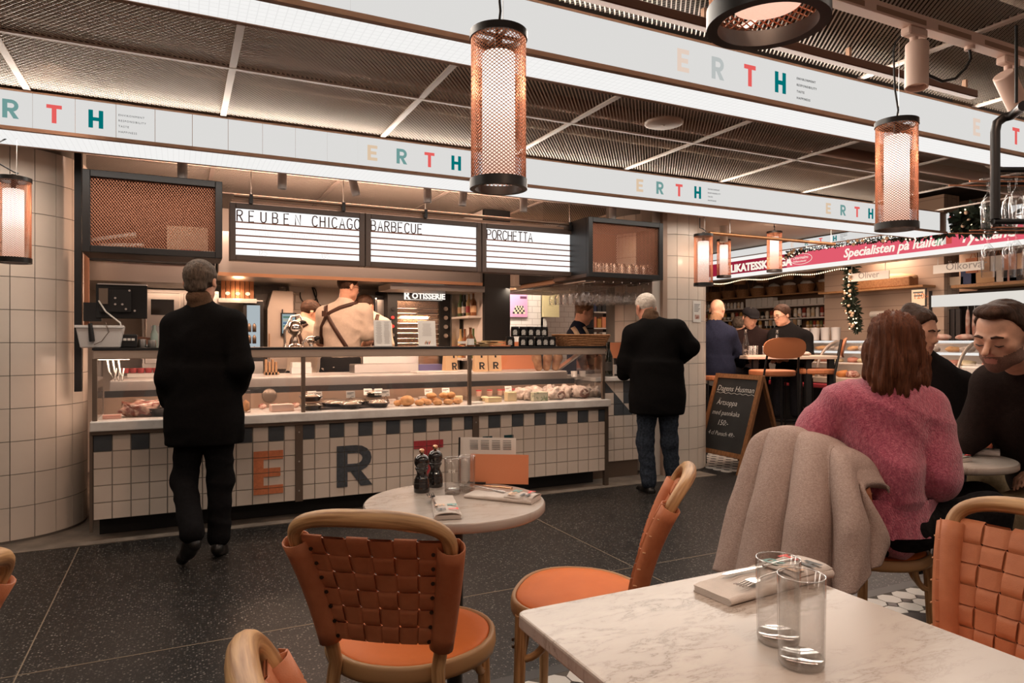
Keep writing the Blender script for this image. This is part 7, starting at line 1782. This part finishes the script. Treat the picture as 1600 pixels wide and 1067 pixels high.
MB().box(XD-.005, XD+.02, Y0, Y1, 2.153, 2.204).build('lower_strip', M_STRIPW, sf); MB().box(XD-.005, XD+.02, Y0, Y1, 2.390, 2.437).build('upper_strip', M_STRIPW, sf); MB().box(XD-.012, XD+.02, Y0, Y1, 2.438, 2.450).build('trim', M_TAUPE, sf)
for k in range(36): MB().box(XD-.002, XD+.02, Y0+k*.2+.001, Y0+(k+1)*.2-.001, 2.451, 2.545).build('panel', M_PANEL, sf)
yT = lambda u: atx(u, 400, XD).y
text('DELIKATESSKORGA', .150, (XD-.004, yT(1128), 2.235), M_SLET, sf, RX, bold=.006, sx=.98, depth=.003)
text('Specialisten p\u00e5 Italien', .148, (XD-.004, yT(1318), 2.245), M_SLET, sf, RX, bold=.003, shear=.28, sx=.96, depth=.003)
text('Tyskland', .155, (XD-.004, yT(1499), 2.245), M_SLET, sf, RX, bold=.003, shear=.28, sx=.96, depth=.003)
for k, c in enumerate(((.10, .35, .16), (.85, .80, .72), (.70, .10, .08))): y = yT(1461) - k*.06; MB().box(XD-.006, XD-.001, y-.058, y, 2.25, 2.34).build('flag_stripe', emis('flag%d' % k, c, .8), sf)
yo = yT(1252); MB().tube([(XD-.004, yo + .17*math.cos(a), 2.297 + .068*math.sin(a)) for a in [2*PI*k/28 for k in range(28)]], .003, 5, closed=True).build('oval', M_SLET, sf)
text('\u00d6stermalms', .058, (XD-.004, yo+.135, 2.298), M_SLET, sf, RX, shear=.25, sx=.85); text('Delikatesshandel', .036, (XD-.004, yo+.13, 2.258), M_SLET, sf, RX, shear=.25, sx=.85)
for n_, ch in enumerate('ERTH'):
    y = yT(1236 + 22*n_); glyph(ch, .05, .066, (XD-.003, y, 2.463), (0, -1, 0), (0, 0, 1), (-1, 0, 0), .002).build('letter', [P_EP, P_R, P_T, P_H][n_], sf)
for r, w in enumerate(('ENVIRONMENT', 'RESPONSIBILITY', 'TASTE', 'HAPPINESS')): text(w, .014, (XD-.003, yT(1313), 2.525-r*.02), P_X, sf, RX)
# garlands
M_FIR = mat('fir_green', (.018, .028, .014), .7, noise=.5, nscale=30); M_DOTL = emis('fairy_light', (1, .78, .48), 3.0); M_BAUB = mat('pale_bauble', (.62, .42, .28), .3, .3)
def garland(label, pts, rad, n, nb, seed):
    t = thing('garland', label, 'garland', (0, 0, 0)); r = random.Random(seed); mb = MB(); ml = MB(); P = [Vector(p) for p in pts]; L = len(P) - 1
    def at(f): k = min(L-1, int(f*L)); return P[k].lerp(P[k+1], f*L-k), rad[k] + (rad[k+1]-rad[k])*(f*L-k)
    for _ in range(n):
        c, q = at(r.random()); d = Vector((r.gauss(0, 1), r.gauss(0, 1), r.gauss(0, 1))).normalized(); a = c + d*q*r.uniform(.1, .7); e = a + (d + Vector((r.uniform(-.6, .6), r.uniform(-.6, .6), r.uniform(-.6, .4))))*q*.55; x = (e-a).cross(Vector((r.random(), r.random(), r.random()))).normalized()*q*.16
        mb.add([a-x*.4, a+x*.4, (a+e)/2+x, e, (a+e)/2-x], [(0, 1, 2, 3, 4)])
    o = mb.build('needles', M_FIR, t); o['kind'] = 'stuff'
    for k in range(nb):
        c, q = at(r.random()); p = c + Vector((-q*.7, r.uniform(-q, q)*.5, r.uniform(-q, q)*.7)); MB().lathe([(0, -1), (.7, -.7), (1, 0), (.7, .7), (0, 1)], 8).build('bauble', M_BAUB, t, loc=p).scale = (.022,)*3
    for k in range(nb*2):
        c, q = at(r.random()); ml.lathe([(0, -.010), (.009, 0), (0, .010)], 6, c + Vector((-q*.75, r.uniform(-q, q)*.7, r.uniform(-q, q)*.8)))
    o = ml.build('fairy_lights', M_DOTL, t); o['kind'] = 'stuff'; return t
garland('dark fir garland with pale baubles lying along the top of the pink sign', [(XD-.05, yT(u), z) for u, z in ((1235, 2.36), (1262, 2.40), (1330, 2.40), (1400, 2.39), (1450, 2.39), (1490, 2.44), (1530, 2.46), (1575, 2.42))], [.06, .035, .035, .05, .08, .13, .16, .17], 2200, 26, 1)
pv = [atx(u, v, 7.6) for u, v in ((1328, 412), (1331, 440), (1327, 462), (1332, 482), (1336, 500), (1340, 515))]
garland('hanging dark fir garland with warm lights in front of the white tiled pier', [tuple(p) for p in pv], [.10, .08, .09, .10, .08, .07], 900, 16, 2)
t = thing('string_lights', 'string of tiny warm lights under the crimson sign', 'lights', (0, 0, 0)); mb = MB()
for k in range(70): f = k/69; y = yT(1112) + (yT(1318)-yT(1112))*f; mb.lathe([(0, -.011), (.010, 0), (0, .011)], 6, (XD+.05, y, 2.10 - .015*math.sin(f*18)))
tag(mb.build('bulbs', M_DOTL, t), kind='stuff'); MB().tube([(XD+.05, yT(1112), 2.115), (XD+.05, yT(1318), 2.11)], .004, 5).build('wire', M_BLACK, t)
# back shelves
XS = 8.9; zS = [1.44, 1.605, 1.806, 2.0]
sh8 = thing('deli_shelves', 'dark shelf wall with white edges at the back of the delicatessen', 'shelf', (0, 0, 0))
for k, z in enumerate(zS): MB().box(XS, 9.19, 6.95, 10.2, z-.022, z).build('shelf_board', [M_WOOD, M_SHELF, M_SHELF, M_WOOD][k], sh8)
MB().box(9.17, 9.199, 6.95, 10.2, .9, 2.6).build('back_panel', mat('shelf_back', (.16, .09, .055), .7), sh8)
MB().box(8.6, 9.19, 6.9, 10.2, .0045, 1.02).build('base_cabinet', M_SHELF, sh8); MB().box(8.58, 9.19, 6.9, 10.2, 1.02, 1.06).build('base_top', M_LABEL, sh8)
nn = 0; r8 = random.Random(8); pal = [M_BOTG, M_AMB, mat('jar_red', (.30, .05, .03), .3), mat('jar_gold', (.50, .28, .08), .3), M_LABEL, mat('jar_cream', (.66, .56, .42), .5), mat('jar_green', (.14, .16, .05), .3)]
def goods(z, y0, y1, step, h, r, kinds, nm, what, grp, lidm=None, x=None, lab=True):
    n_ = int((y1-y0)/step)
    for i in range(n_):
        y = y1 - (i+.5)*step; hh = h*r8.uniform(.92, 1.05); t = thing(nm, '%s, number %d along its shelf from the corridor end' % (what, i+1) if i > 19 else '%s, %s from the left' % (what, ORD[i]), nm.split('_')[-1], (x or XS+.07, y, z+.0006), 0, grp)
        put(nm.split('_')[-1] + '_body', bottle_mesh(r, round(h, 3), 0 if h > .17 else 1), kinds[i % len(kinds)], t); 
        if lab: MB().lathe([(r*1.02, hh*.15), (r*1.02, hh*.45)], 10).build('label', [M_LABEL, M_KRAFT][i % 3 == 1], t)
goods(zS[0], 6.98, 7.75, .064, .105, .024, [pal[3], pal[6], pal[2]], 'preserve_jar', 'small jar on the lowest deli shelf', 'jars on the lowest deli shelf')
goods(zS[0], 7.8, 8.6, .085, .30, .034, [M_BOTG], 'wine_bottle', 'dark wine bottle with white label on the lowest deli shelf', 'wine bottles on the deli shelf')
goods(zS[0], 8.65, 10.1, .09, .14, .030, [pal[2], pal[4], pal[0], pal[3]], 'preserve_jar', 'jar on the far part of the lowest deli shelf', 'jars on the far lowest shelf')
goods(zS[1], 6.98, 8.0, .085, .15, .030, [pal[5], pal[4], pal[2], pal[5]], 'spice_jar', 'pale jar on the second deli shelf', 'jars on the second deli shelf')
goods(zS[1], 8.05, 10.1, .10, .13, .032, [pal[2], pal[3], pal[0], pal[5]], 'spice_jar', 'dark jar on the far part of the second deli shelf', 'jars on the far second shelf')
for i in range(16):
    y = 8.95 - i*.125; carton('white carton on the third deli shelf, %s from the left' % ORD[i], (XS+.09, y, zS[2]+.0006), (.12, .105, .15 if i < 5 else .09 + .05*(i > 12)), 0, 0, M_PAPERW, 'carton', 'white cartons on the third deli shelf')
goods(zS[2], 9.0, 10.1, .085, .11, .028, [pal[5], pal[4]], 'honey_jar', 'pale jar at the far end of the third deli shelf', 'jars at the far third shelf')
bk = MB().lathe([(0, 0), (.10, 0), (.13, .12), (.135, .13), (.12, .125), (.09, .02), (0, .02)], 16).mesh('woven_side', auto=50); bk.materials.append(M_WICK)
def basket(label, loc, s=1., handle=True, fill=True):
    t = thing('wicker_basket', label, 'basket', loc, 0, 'wicker baskets on top of the deli shelves'); o = put('woven_side', bk, None, t); o.scale = (s, s, s)
    if handle: MB().tube([(0, .125*s*math.cos(a), .13*s + .20*s*math.sin(a)) for a in [PI*k/10 for k in range(11)]], .007, 6).build('handle', M_WICK, t)
    if fill: put('wrapped_goods', blob((.09*s, .10*s, .06*s), int(loc[1]*100), .2), M_PAPERW, t, (0, 0, .13*s))
for i, (y, h_, f_) in enumerate(((7.1, 1, 0), (7.42, 1, 1), (7.78, 0, 1), (8.12, 0, 1), (8.45, 0, 1), (8.8, 1, 1), (9.15, 1, 0), (9.5, 1, 0), (9.85, 1, 0), (10.1, 0, 0))): basket('wicker basket on top of the deli shelves, %s from the right' % ORD[i], (XS+.12, y, zS[3]+.0006), 1.05, h_, f_)
for i, y in enumerate((7.3, 7.7, 8.2, 8.7, 9.2, 9.7)): basket('wicker basket hanging under the ceiling of the deli, %s from the right' % ORD[i], (8.5, y, 2.18), .9, True, False)
# tiled pier and right-hand bays
struct(MB().box(8.3, 8.6, 5.15, 6.85, 0, 3.0).build('wall_pier', brickmat('pier_tile', (.52, .39, .30), (.47, .35, .27), (.30, .22, .17), .16, .09, (-PI/2, 0, PI/2))))
t = thing('pier_shelf', 'wooden shelf on the tiled pier holding a long basket', 'shelf', (0, 0, 0)); MB().box(8.05, 8.299, 5.25, 6.75, 1.88, 1.905).build('board', M_WOOD, t)
t = thing('long_basket', 'long low wicker basket on the wooden pier shelf', 'basket', (8.16, 5.85, 1.906)); MB().box(-.09, .09, -.42, .42, 0, .12).build('woven_side', M_WICK, t, bevel=.01); put('filling', blob((.08, .38, .05), 7, .2, 3), M_KRAFT, t, (0, 0, .12))
MB().box(8.27, 8.299, 5.42, 5.62, .9, 3.0).build('dark_strip', M_STEELD, t) if False else None
t = thing('apron_roll', 'pale apron hanging from a paper roll on the tiled pier', 'apron', (8.28, 0, 0)); a, b = atx(1363, 520, 8.25), atx(1385, 487, 8.25); MB().box(-.03, .0, b.y, a.y, a.z-.1, b.z-.06).build('apron_cloth', M_PAPERC, t); MB().cyl((-.02, b.y-.02, b.z-.03), (-.02, a.y+.02, b.z-.03), .045, n=12).build('roll', M_LABEL, t)
def hangsign(label, u0, u1, v0, v1, x, word, size):
    a, b = atx(u0, v1, x), atx(u1, v0, x); zt_, zb2 = b.z, b.z - (a.z - atx(u0, v0, x).z)*-1; h = atx(u1, v0, x).z - atx(u1, v1-6, x).z
    t = thing('hanging_sign', label, 'sign', (x, 0, 0), 0, 'hanging white signs in the deli'); MB().box(0, .012, b.y, a.y, b.z-h, b.z).build('board', M_LABEL, t); text(word, size, (-.002, a.y - (a.y-b.y)*.26, b.z-h*.72), mat('grey_print', (.32, .30, .28), .7), t, RX)
    for y in (a.y-.05, b.y+.05): MB().tube([(.006, y, b.z), (.006, y, 2.56)], .004, 5).build('cord', M_LABEL, t)
hangsign('long white sign reading Oliver in front of the pier shelf', 1325, 1389, 422, 441, 7.55, 'Oliver', .11); hangsign('long white sign reading \u00d6lkorvar above the sausage cabinet', 1458, 1537, 407, 427, 7.55, '\u00d6lkorvar', .115)
a, b = atx(1423, 480, 7.3), atx(1447, 450, 7.3); t = thing('price_board', 'small framed price sign with orange 120 in the deli', 'sign', (7.3, 0, 0)); MB().box(0, .015, b.y, a.y, a.z, b.z).build('frame', M_INK, t, bevel=.004); MB().box(-.003, .002, b.y+.012, a.y-.012, a.z+.012, b.z-.012).build('sheet', mat('cream_sheet', (.74, .62, .45), .7), t)
text('120:-', .085, (-.004, a.y-.03, a.z+.09), mat('orange_print', (.62, .16, .03), .6), t, RX); MB().box(-.005, -.002, b.y+.03, a.y-.03, b.z-.05, b.z-.035).build('print_line', L_TXT, t); MB().box(-.005, -.002, b.y+.04, a.y-.04, b.z-.085, b.z-.072).build('print_line', L_TXT, t); MB().cyl((.008, (a.y+b.y)/2, 1.2), (.008, (a.y+b.y)/2, a.z), .008, n=8).build('stem', M_STEEL, t)
XB8 = 8.35
t = thing('wooden_shelf', 'long wooden shelf with boxes at the right of the deli', 'shelf', (0, 0, 0)); MB().box(XB8, 8.9, 2.6, 5.1, 1.86, 1.895).build('board', M_WOOD, t); MB().box(8.88, 8.92, 2.6, 5.1, 1.0, 2.6).build('back', mat('shelf_back', (.16, .09, .055), .7), t)
yB = lambda u: atx(u, 440, XB8+.05).y
for u, w, h, m, nm, lb in ((1487, .26, .10, mat('bone_white', (.70, .58, .44), .6), 'chew_pack', 'pile of bone shaped pale packs on the wooden shelf'), (1512, .18, .22, M_BLUE, 'blue_pack', 'stack of blue packs on the wooden shelf'), (1536, .28, .30, M_KRAFT, 'carton', 'tall brown carton on the wooden shelf'), (1563, .14, .17, M_PAPERW, 'gift_box', 'pale printed box right of the brown carton'), (1577, .14, .17, mat('rose_box', (.66, .34, .30), .6), 'gift_box', 'rose box on the wooden shelf'), (1593, .22, .21, mat('black_floral', (.03, .025, .03), .5, col2=(.40, .25, .05), nscale=40, thresh=(.6, .7)), 'gift_box', 'black floral box at the right border of the shelf')):
    carton(lb, (XB8+.16, yB(u), 1.8956), (.2, w, h), 0, 0, m, nm)
for i in range(6):
    t = thing('gift_bag', 'orange striped gift bag hanging under the pink sign, %s from the left' % ORD[i], 'bag', (7.9, yT(1470)+.02 - i*.13, 1.98), 0, 'gift bags under the pink sign'); MB().box(-.03, .03, -.06, .06, 0, .16).build('bag_body', [M_SALMON, mat('apricot', (.72, .42, .24), .6), M_PAPERW][i % 3], t); MB().tube([(0, -.03, .16), (0, 0, .24), (0, .03, .16)], .004, 5).build('handle', M_SALMON, t)
br_ = thing('bag_rail', 'thin white rail carrying the gift bags', 'rail', (0, 0, 0)); MB().cyl((7.9, 2.9, 2.215), (7.9, yT(1470)+.2, 2.215), .008, n=8).build('rail_tube', M_LABEL, br_)
for y in (3.0, 3.6, 4.3): MB().tube([(7.9, y, 2.215), (7.9, y, 2.57)], .004, 5).build('hanger', M_LABEL, br_)
sc_ = thing('sausage_cabinet', 'cooled cabinet with sausages hanging in rows at the right of the deli', 'cabinet', (0, 0, 0)); a = atx(1453, 470, 8.3)
MB().box(8.75, 8.87, 2.6, a.y, .9, 1.84).build('back', mat('cabinet_dark', (.05, .04, .035), .5), sc_); MB().box(8.28, 8.75, a.y-.03, a.y, .9, 1.84).build('side', M_BLACK, sc_); MB().box(8.28, 8.34, 2.6, a.y-.03, 1.64, 1.78).build('lit_header', emis('cabinet_header', (1, .95, .88), .75), sc_); MB().box(8.28, 8.75, 2.6, a.y-.03, 1.06, 1.09).build('shelf', M_SHELF, sc_)
for i in range(16): y = a.y - .38 - i*.075; t = thing('salami', 'salami hanging in the cooled cabinet, %s from the left' % ORD[i], 'sausage', (8.42, y, 1.22), 0, 'salamis hanging in the cabinet'); put('casing', blob((.026, .026, .19), i, .08), mat('salami_white', (.66, .50, .42), .7, col2=(.40, .16, .11), nscale=16), t, (0, 0, .19)); MB().tube([(0, 0, .36), (0, 0, .42)], .003, 5).build('string', M_PAPERW, t)
for i in range(4): carton('black packet hanging at the left of the sausage cabinet, %s from the left' % ORD[i], (8.42, a.y-.08-i*.065, 1.2), (.04, .055, .40), 0, 0, mat('black_packet', (.04, .032, .03), .4), 'packet', 'black packets in the sausage cabinet')
# curved display case along the corridor
dc = thing('deli_display_case', 'curved glass deli case with red bumper along the corridor', 'display case', (0, 0, 0)); XC = 7.0; ya, yb = 2.4, 7.6
MB().box(XC+.12, 7.95, ya, yb, .005, .66).build('base', M_BLACKM, dc); MB().box(XC-.02, XC+.06, ya, yb, .655, .712).build('bumper', mat('red_bumper', (.46, .05, .065), .4), dc, bevel=.012); MB().box(XC, 7.95, ya, yb, .72, .79).build('lip', mat('case_beige', (.58, .46, .36), .45), dc, bevel=.006)
MB().box(XC-.0, XC+.12, ya, yb, .10, .16).build('lower_shelf', M_STEELD, dc); MB().box(7.9, 7.95, ya, yb, .79, 1.2).build('case_back', M_SHELF, dc)
arc = [(XC+.02 + .42*(1-math.cos(a)), .79 + .43*math.sin(a)) for a in [PI/2*k/8 for k in range(9)]]
for y0, y1 in ((ya, 4.22), (4.25, 5.9), (5.93, yb)): MB().grid([(x, y, z) for x, z in arc for y in (y0+.02, y1-.02)], 2, 9).build('curved_glass', M_GLASS, dc)
for y in (4.235, 5.915): MB().tube([(x, y, z) for x, z in arc], .018, 6).build('glass_frame', mat('case_frame', (.42, .34, .28), .4, .4), dc)
for x, z in ((XC+.44, 1.215), (XC+.30, 1.09), (XC+.34, .95)): MB().cyl((x, ya, z), (x, yb, z), .014, n=8).build('shelf_tube', M_STRIPW if z > 1 else M_SHELF, dc)
MB().box(XC+.30, 7.9, ya, yb, 1.085, 1.095).build('glass_shelf', M_GLASS, dc); MB().box(XC+.34, 7.9, ya, yb, .945, .953).build('glass_shelf', M_GLASS, dc); MB().box(XC+.43, 7.95, ya, yb, 1.222, 1.235).build('top', M_GLASS, dc)
foods = [M_MEAT, M_BREAD, M_CHEESE, mat('orange_food', (.62, .24, .07), .5), M_PAPERC, mat('coral_food', (.66, .28, .20), .5)]
for k, (x, z, n_, w) in enumerate(((XC+.22, .792, 20, 'bottom'), (XC+.42, .954, 20, 'middle'), (XC+.42, 1.096, 18, 'upper'))):
    for i in range(n_): y = 2.7 + i*.2 + .03*(i % 3); o = one('deli_food', 'food portion in the curved case, %s shelf, %s from the right' % (w, ORD[i] if i < 20 else 'place %d' % (i+1)), 'food', blob((.075, .08, .038 if k else .05), 100+i+40*k, .2, 2), foods[(i*3+k*2) % 6], (x, y, z+.036), i, 'foods in the curved deli case')
for i in range(14): y = 2.9 + i*.22; one('fruit_pack', 'coloured pack on the low rack under the red bumper, %s from the right' % ORD[i], 'pack', blob((.06, .09, .06), 200+i, .2, 2), [M_LID, M_SALMON, mat('teal_pack', (.05, .22, .25), .5), foods[3]][i % 4], (XC+.05, y, .218), 0, 'packs on the low rack')
MB().box(XC-.02, XC+.119, 2.8, 6.1, .385, .40).build('rack_shelf', M_STEELD, dc)
for i in range(14): y = 2.9 + i*.22; one('fruit_pack', 'coloured pack on the upper rack just under the red bumper, %s from the right' % ORD[i], 'pack', blob((.055, .09, .055), 230+i, .2, 2), [M_LID, foods[3], M_LID, mat('teal_pack', (.05, .22, .25), .5), M_CHEESE][i % 5], (XC+.045, y, .45), 0, 'packs on the upper rack')
for i in range(7): t = thing('salami_pack', 'mottled salami pack on top of the curved case, %s from the right' % ORD[i], 'sausage', (7.62, 3.3+i*.24, 1.236), 0, 'salami packs on the case'); put('casing', blob((.06, .10, .035), 300+i, .1), mat('salami_white', (.66, .50, .42), .7, col2=(.40, .16, .11), nscale=16), t, (0, 0, .033))
for i in range(6): mk(MB().lathe([(0, 0), (.05, 0), (.06, .16), (.063, .165), (0, .17)], 14), 'plastic_tub', 'stack of clear tubs on the case by the fir garland, %s from the left' % ORD[i], 'tub', M_PLASTIC, (7.6, 6.9-i*.16, 1.236), 0, 'clear tubs by the garland', auto=50)
# tall table with stools
tt = thing('tall_table', 'tall table of the three guests with black square legs', 'table', vp((1222-800)/FPX*7.6, 7.6), -YAW); ZT = 1.066
MB().box(-.50, .50, -.34, .34, ZT-.035, ZT).build('table_top', mat('pale_table', (.62, .48, .38), .4), tt, bevel=.004)
for x, y in ((.17, -.27), (.40, -.30), (-.40, -.28), (.40, .28), (-.40, .28)): MB().box(x-.028, x+.028, y-.028, y+.028, 0.002, ZT-.034).build('leg', M_BLACK, tt)
M_STL = mat('stool_leather', (.44, .15, .06), .5)
def stool(label, loc, rz, back=True):
    t = thing('bar_stool', label, 'stool', loc, rz, 'tan bar stools'); sz = .92
    pts = [(.21*math.copysign(abs(math.cos(a))**.7, math.cos(a)), .20*math.copysign(abs(math.sin(a))**.7, math.sin(a))) for a in [2*PI*k/24 for k in range(24)]]; MB().prism(pts, (0, 0, .06), (0, 0, sz-.05)).build('seat', M_STL, t, bevel=.015, segs=2)
    for sx in (-1, 1):
        MB().tube([(sx*.20, .17, 0), (sx*.18, .15, sz-.05)], .011, 8).build('leg', M_BLACK, t); MB().tube([(sx*.20, -.19, 0), (sx*.18, -.18, sz-.05)] + ([(sx*.17, -.21, sz+.1), (sx*.15, -.25, sz+.32)] if back else []), .011, 8).build('leg', M_BLACK, t)
    for y in (-.185, .165): MB().tube([(-.19, y, .30), (.19, y, .30)], .008, 6).build('foot_rail', M_BLACK, t)
    for x in (-.19, .19): MB().tube([(x, -.185, .34), (x, .165, .34)], .008, 6).build('side_rail', M_BLACK, t)
    if back:
        g = []
        for off in (0, .018):
            for k in range(24): a = 2*PI*k/24; x = .22*math.copysign(abs(math.cos(a))**.75, math.cos(a)); z = .105*math.copysign(abs(math.sin(a))**.75, math.sin(a)); g.append((x, -.245-.03*(1-(x/.22)**2)-off-z*.15, sz+.235+z))
        MB().add(g, [tuple(range(24))[::-1], tuple(range(24, 48))] + [(k, (k+1) % 24, 24+(k+1) % 24, 24+k) for k in range(24)]).build('backrest', M_STL, t, auto=50)
    return t
stool('tan bar stool with its back to us at the tall table', vp((1206-800)/FPX*7.0, 7.0), -YAW + .12); stool('tan bar stool turned left at the right end of the tall table', vp((1275-800)/FPX*7.45, 7.45), -YAW + 1.15)
for i, (u, d, lb) in enumerate(((1122, 7.55, 'bar stool under the bald guest'), (1178, 8.28, 'bar stool under the guest with flat cap'), (1240, 8.08, 'bar stool under the guest with glasses'), (1070, 7.0, 'bar stool under the guest hidden by the column'))): s_ = stool(lb, vp((u-800)/FPX*d, d), -YAW, False); s_.scale = (.85, .85, .915 if i != 3 else .80)
WB = MB().lathe([(0, 0), (.036, 0), (.038, .006), (.038, .12), (.016, .22), (.014, .27), (.018, .275), (.017, .285), (.013, .285)], 18).mesh('bottle_body', auto=50); WB.materials.append(thin_glass('bottle_glass', (.93, .9, .86), .22))
for u, d, lb in ((1165, 7.35, 'clear water bottle at the left of the tall table'), (1214, 7.5, 'clear water bottle at the middle of the tall table')): t = thing('water_bottle', lb, 'bottle', vp((u-800)/FPX*d, d, ZT+.001), 0, 'water bottles on the tall table'); put('bottle_body', WB, None, t); MB().lathe([(0, .004), (.034, .004), (.034, .07), (0, .07)], 14).build('water', thin_glass('water', (.9, .86, .82), .12), t)
for i, (u, d) in enumerate(((1238, 7.45), (1174, 7.5), (1196, 7.45), (1180, 7.7))): o = put('drinking_glass', GTH, None, None, tuple(vp((u-800)/FPX*d, d, ZT+.001))); tag(o, 'tumbler on the tall table, %s' % ('by the napkin', 'by the left bottle', 'by the middle bottle', 'nearest the flat cap')[i], 'glass', 'tumblers on the tall table')
o = one('crumpled_napkin', 'crumpled pale napkin at the right of the tall table', 'napkin', blob((.10, .06, .02), 3, .3), M_PAPERC, tuple(vp((1256-800)/FPX*7.45, 7.45, ZT+.018)))
# ---- chalk board
P0, P1 = vp((1085-800)/FPX*6.75, 6.75), vp((1157-800)/FPX*6.2, 6.2); X8 = (P1-P0).normalized(); wB = (P1-P0).length; N8 = Vector((-X8.y, X8.x, 0)); ab = thing('chalk_board', 'wooden A-board with chalk menu beside the right column', 'sign', tuple(P0), math.atan2(X8.y, X8.x)); ln, hz = .29, .90
U8 = Vector((0, ln, hz)).normalized(); LL = math.hypot(ln, hz); M_CHB = mat('chalk_black', (.022, .022, .022), .7, noise=.25, nscale=6); M_FRW = mat('stained_pine', (.24, .10, .035), .5, noise=.35, nscale=8, stretch=(10, 10, 1)); M_CHALK = mat('white_chalk', (.72, .70, .66), .9)
Rb = Matrix(((1, 0, 0), (0, U8.z, U8.y), (0, -U8.y, U8.z))).to_3x3()
for x in (.022, wB-.022): MB().obox(U8*(LL/2) + Vector((x, 0, 0)), (.044, .03, LL), Rb).build('frame_side', M_FRW, ab)
for s_ in (LL-.022, .17): MB().obox(U8*s_ + Vector((wB/2, 0, 0)), (wB-.088, .03, .044), Rb).build('frame_rail', M_FRW, ab)
MB().obox(U8*((LL+.17)/2) + Vector((wB/2, .004, 0)), (wB-.08, .012, LL-.20), Rb).build('slate', M_CHB, ab)
V8 = Vector((0, -ln, hz)).normalized(); Rc = Matrix(((1, 0, 0), (0, V8.z, V8.y), (0, -V8.y, V8.z))).to_3x3()
for x in (.022, wB-.022): MB().obox(Vector((x, 2*ln, 0)) + V8*(LL/2), (.04, .025, LL), Rc).build('rear_leg', M_FRW, ab)
MB().obox(Vector((wB/2, 2*ln, 0)) + V8*(LL*.58), (wB-.06, .012, LL*.74), Rc).build('rear_panel', mat('rear_board', (.10, .05, .03), .7), ab)
ang = math.atan2(ln, hz)
for w, s_, x, z in (('Dagens Husman', .080, .06, .775), ('\u00c4rtsoppa', .078, .10, .635), ('med pannkaka', .068, .07, .535), ('150:-', .078, .17, .435), ('4 cl Punsch 49:-', .060, .08, .335)):
    p = U8*z + Vector((x, -.004, 0)); text(w, s_, tuple(p), M_CHALK, ab, (PI/2 - ang, 0, 0), bold=-.0008, shear=.18, depth=.0004, sx=.92)
MB().tube([tuple(U8*(.755 + .006*math.sin(k*1.7)) + Vector((.06 + k*.02, -.004, 0))) for k in range(26)], .0018, 5).build('underline', M_CHALK, ab)

# notice on the right column
na = ac2 + math.radians(52); nx_, ny_ = math.cos(na), math.sin(na); nt_ = thing('wall_notice', 'white notice sheet taped to the right tiled column', 'paper', (4.245 + .4915*nx_, 5.49 + .4915*ny_, 1.40), na + PI/2)
MB().box(-.062, .062, -.0012, .0012, 0, .20).build('sheet', M_PAPERW, nt_)
for k in range(6): MB().box(-.045, .045 - .012*(k % 3), -.002, -.001, .165-k*.013, .170-k*.013).build('print_line', L_TXT, nt_)
MB().box(-.035, .035, -.002, -.001, .03, .07).build('picture', M_MEAT, nt_)
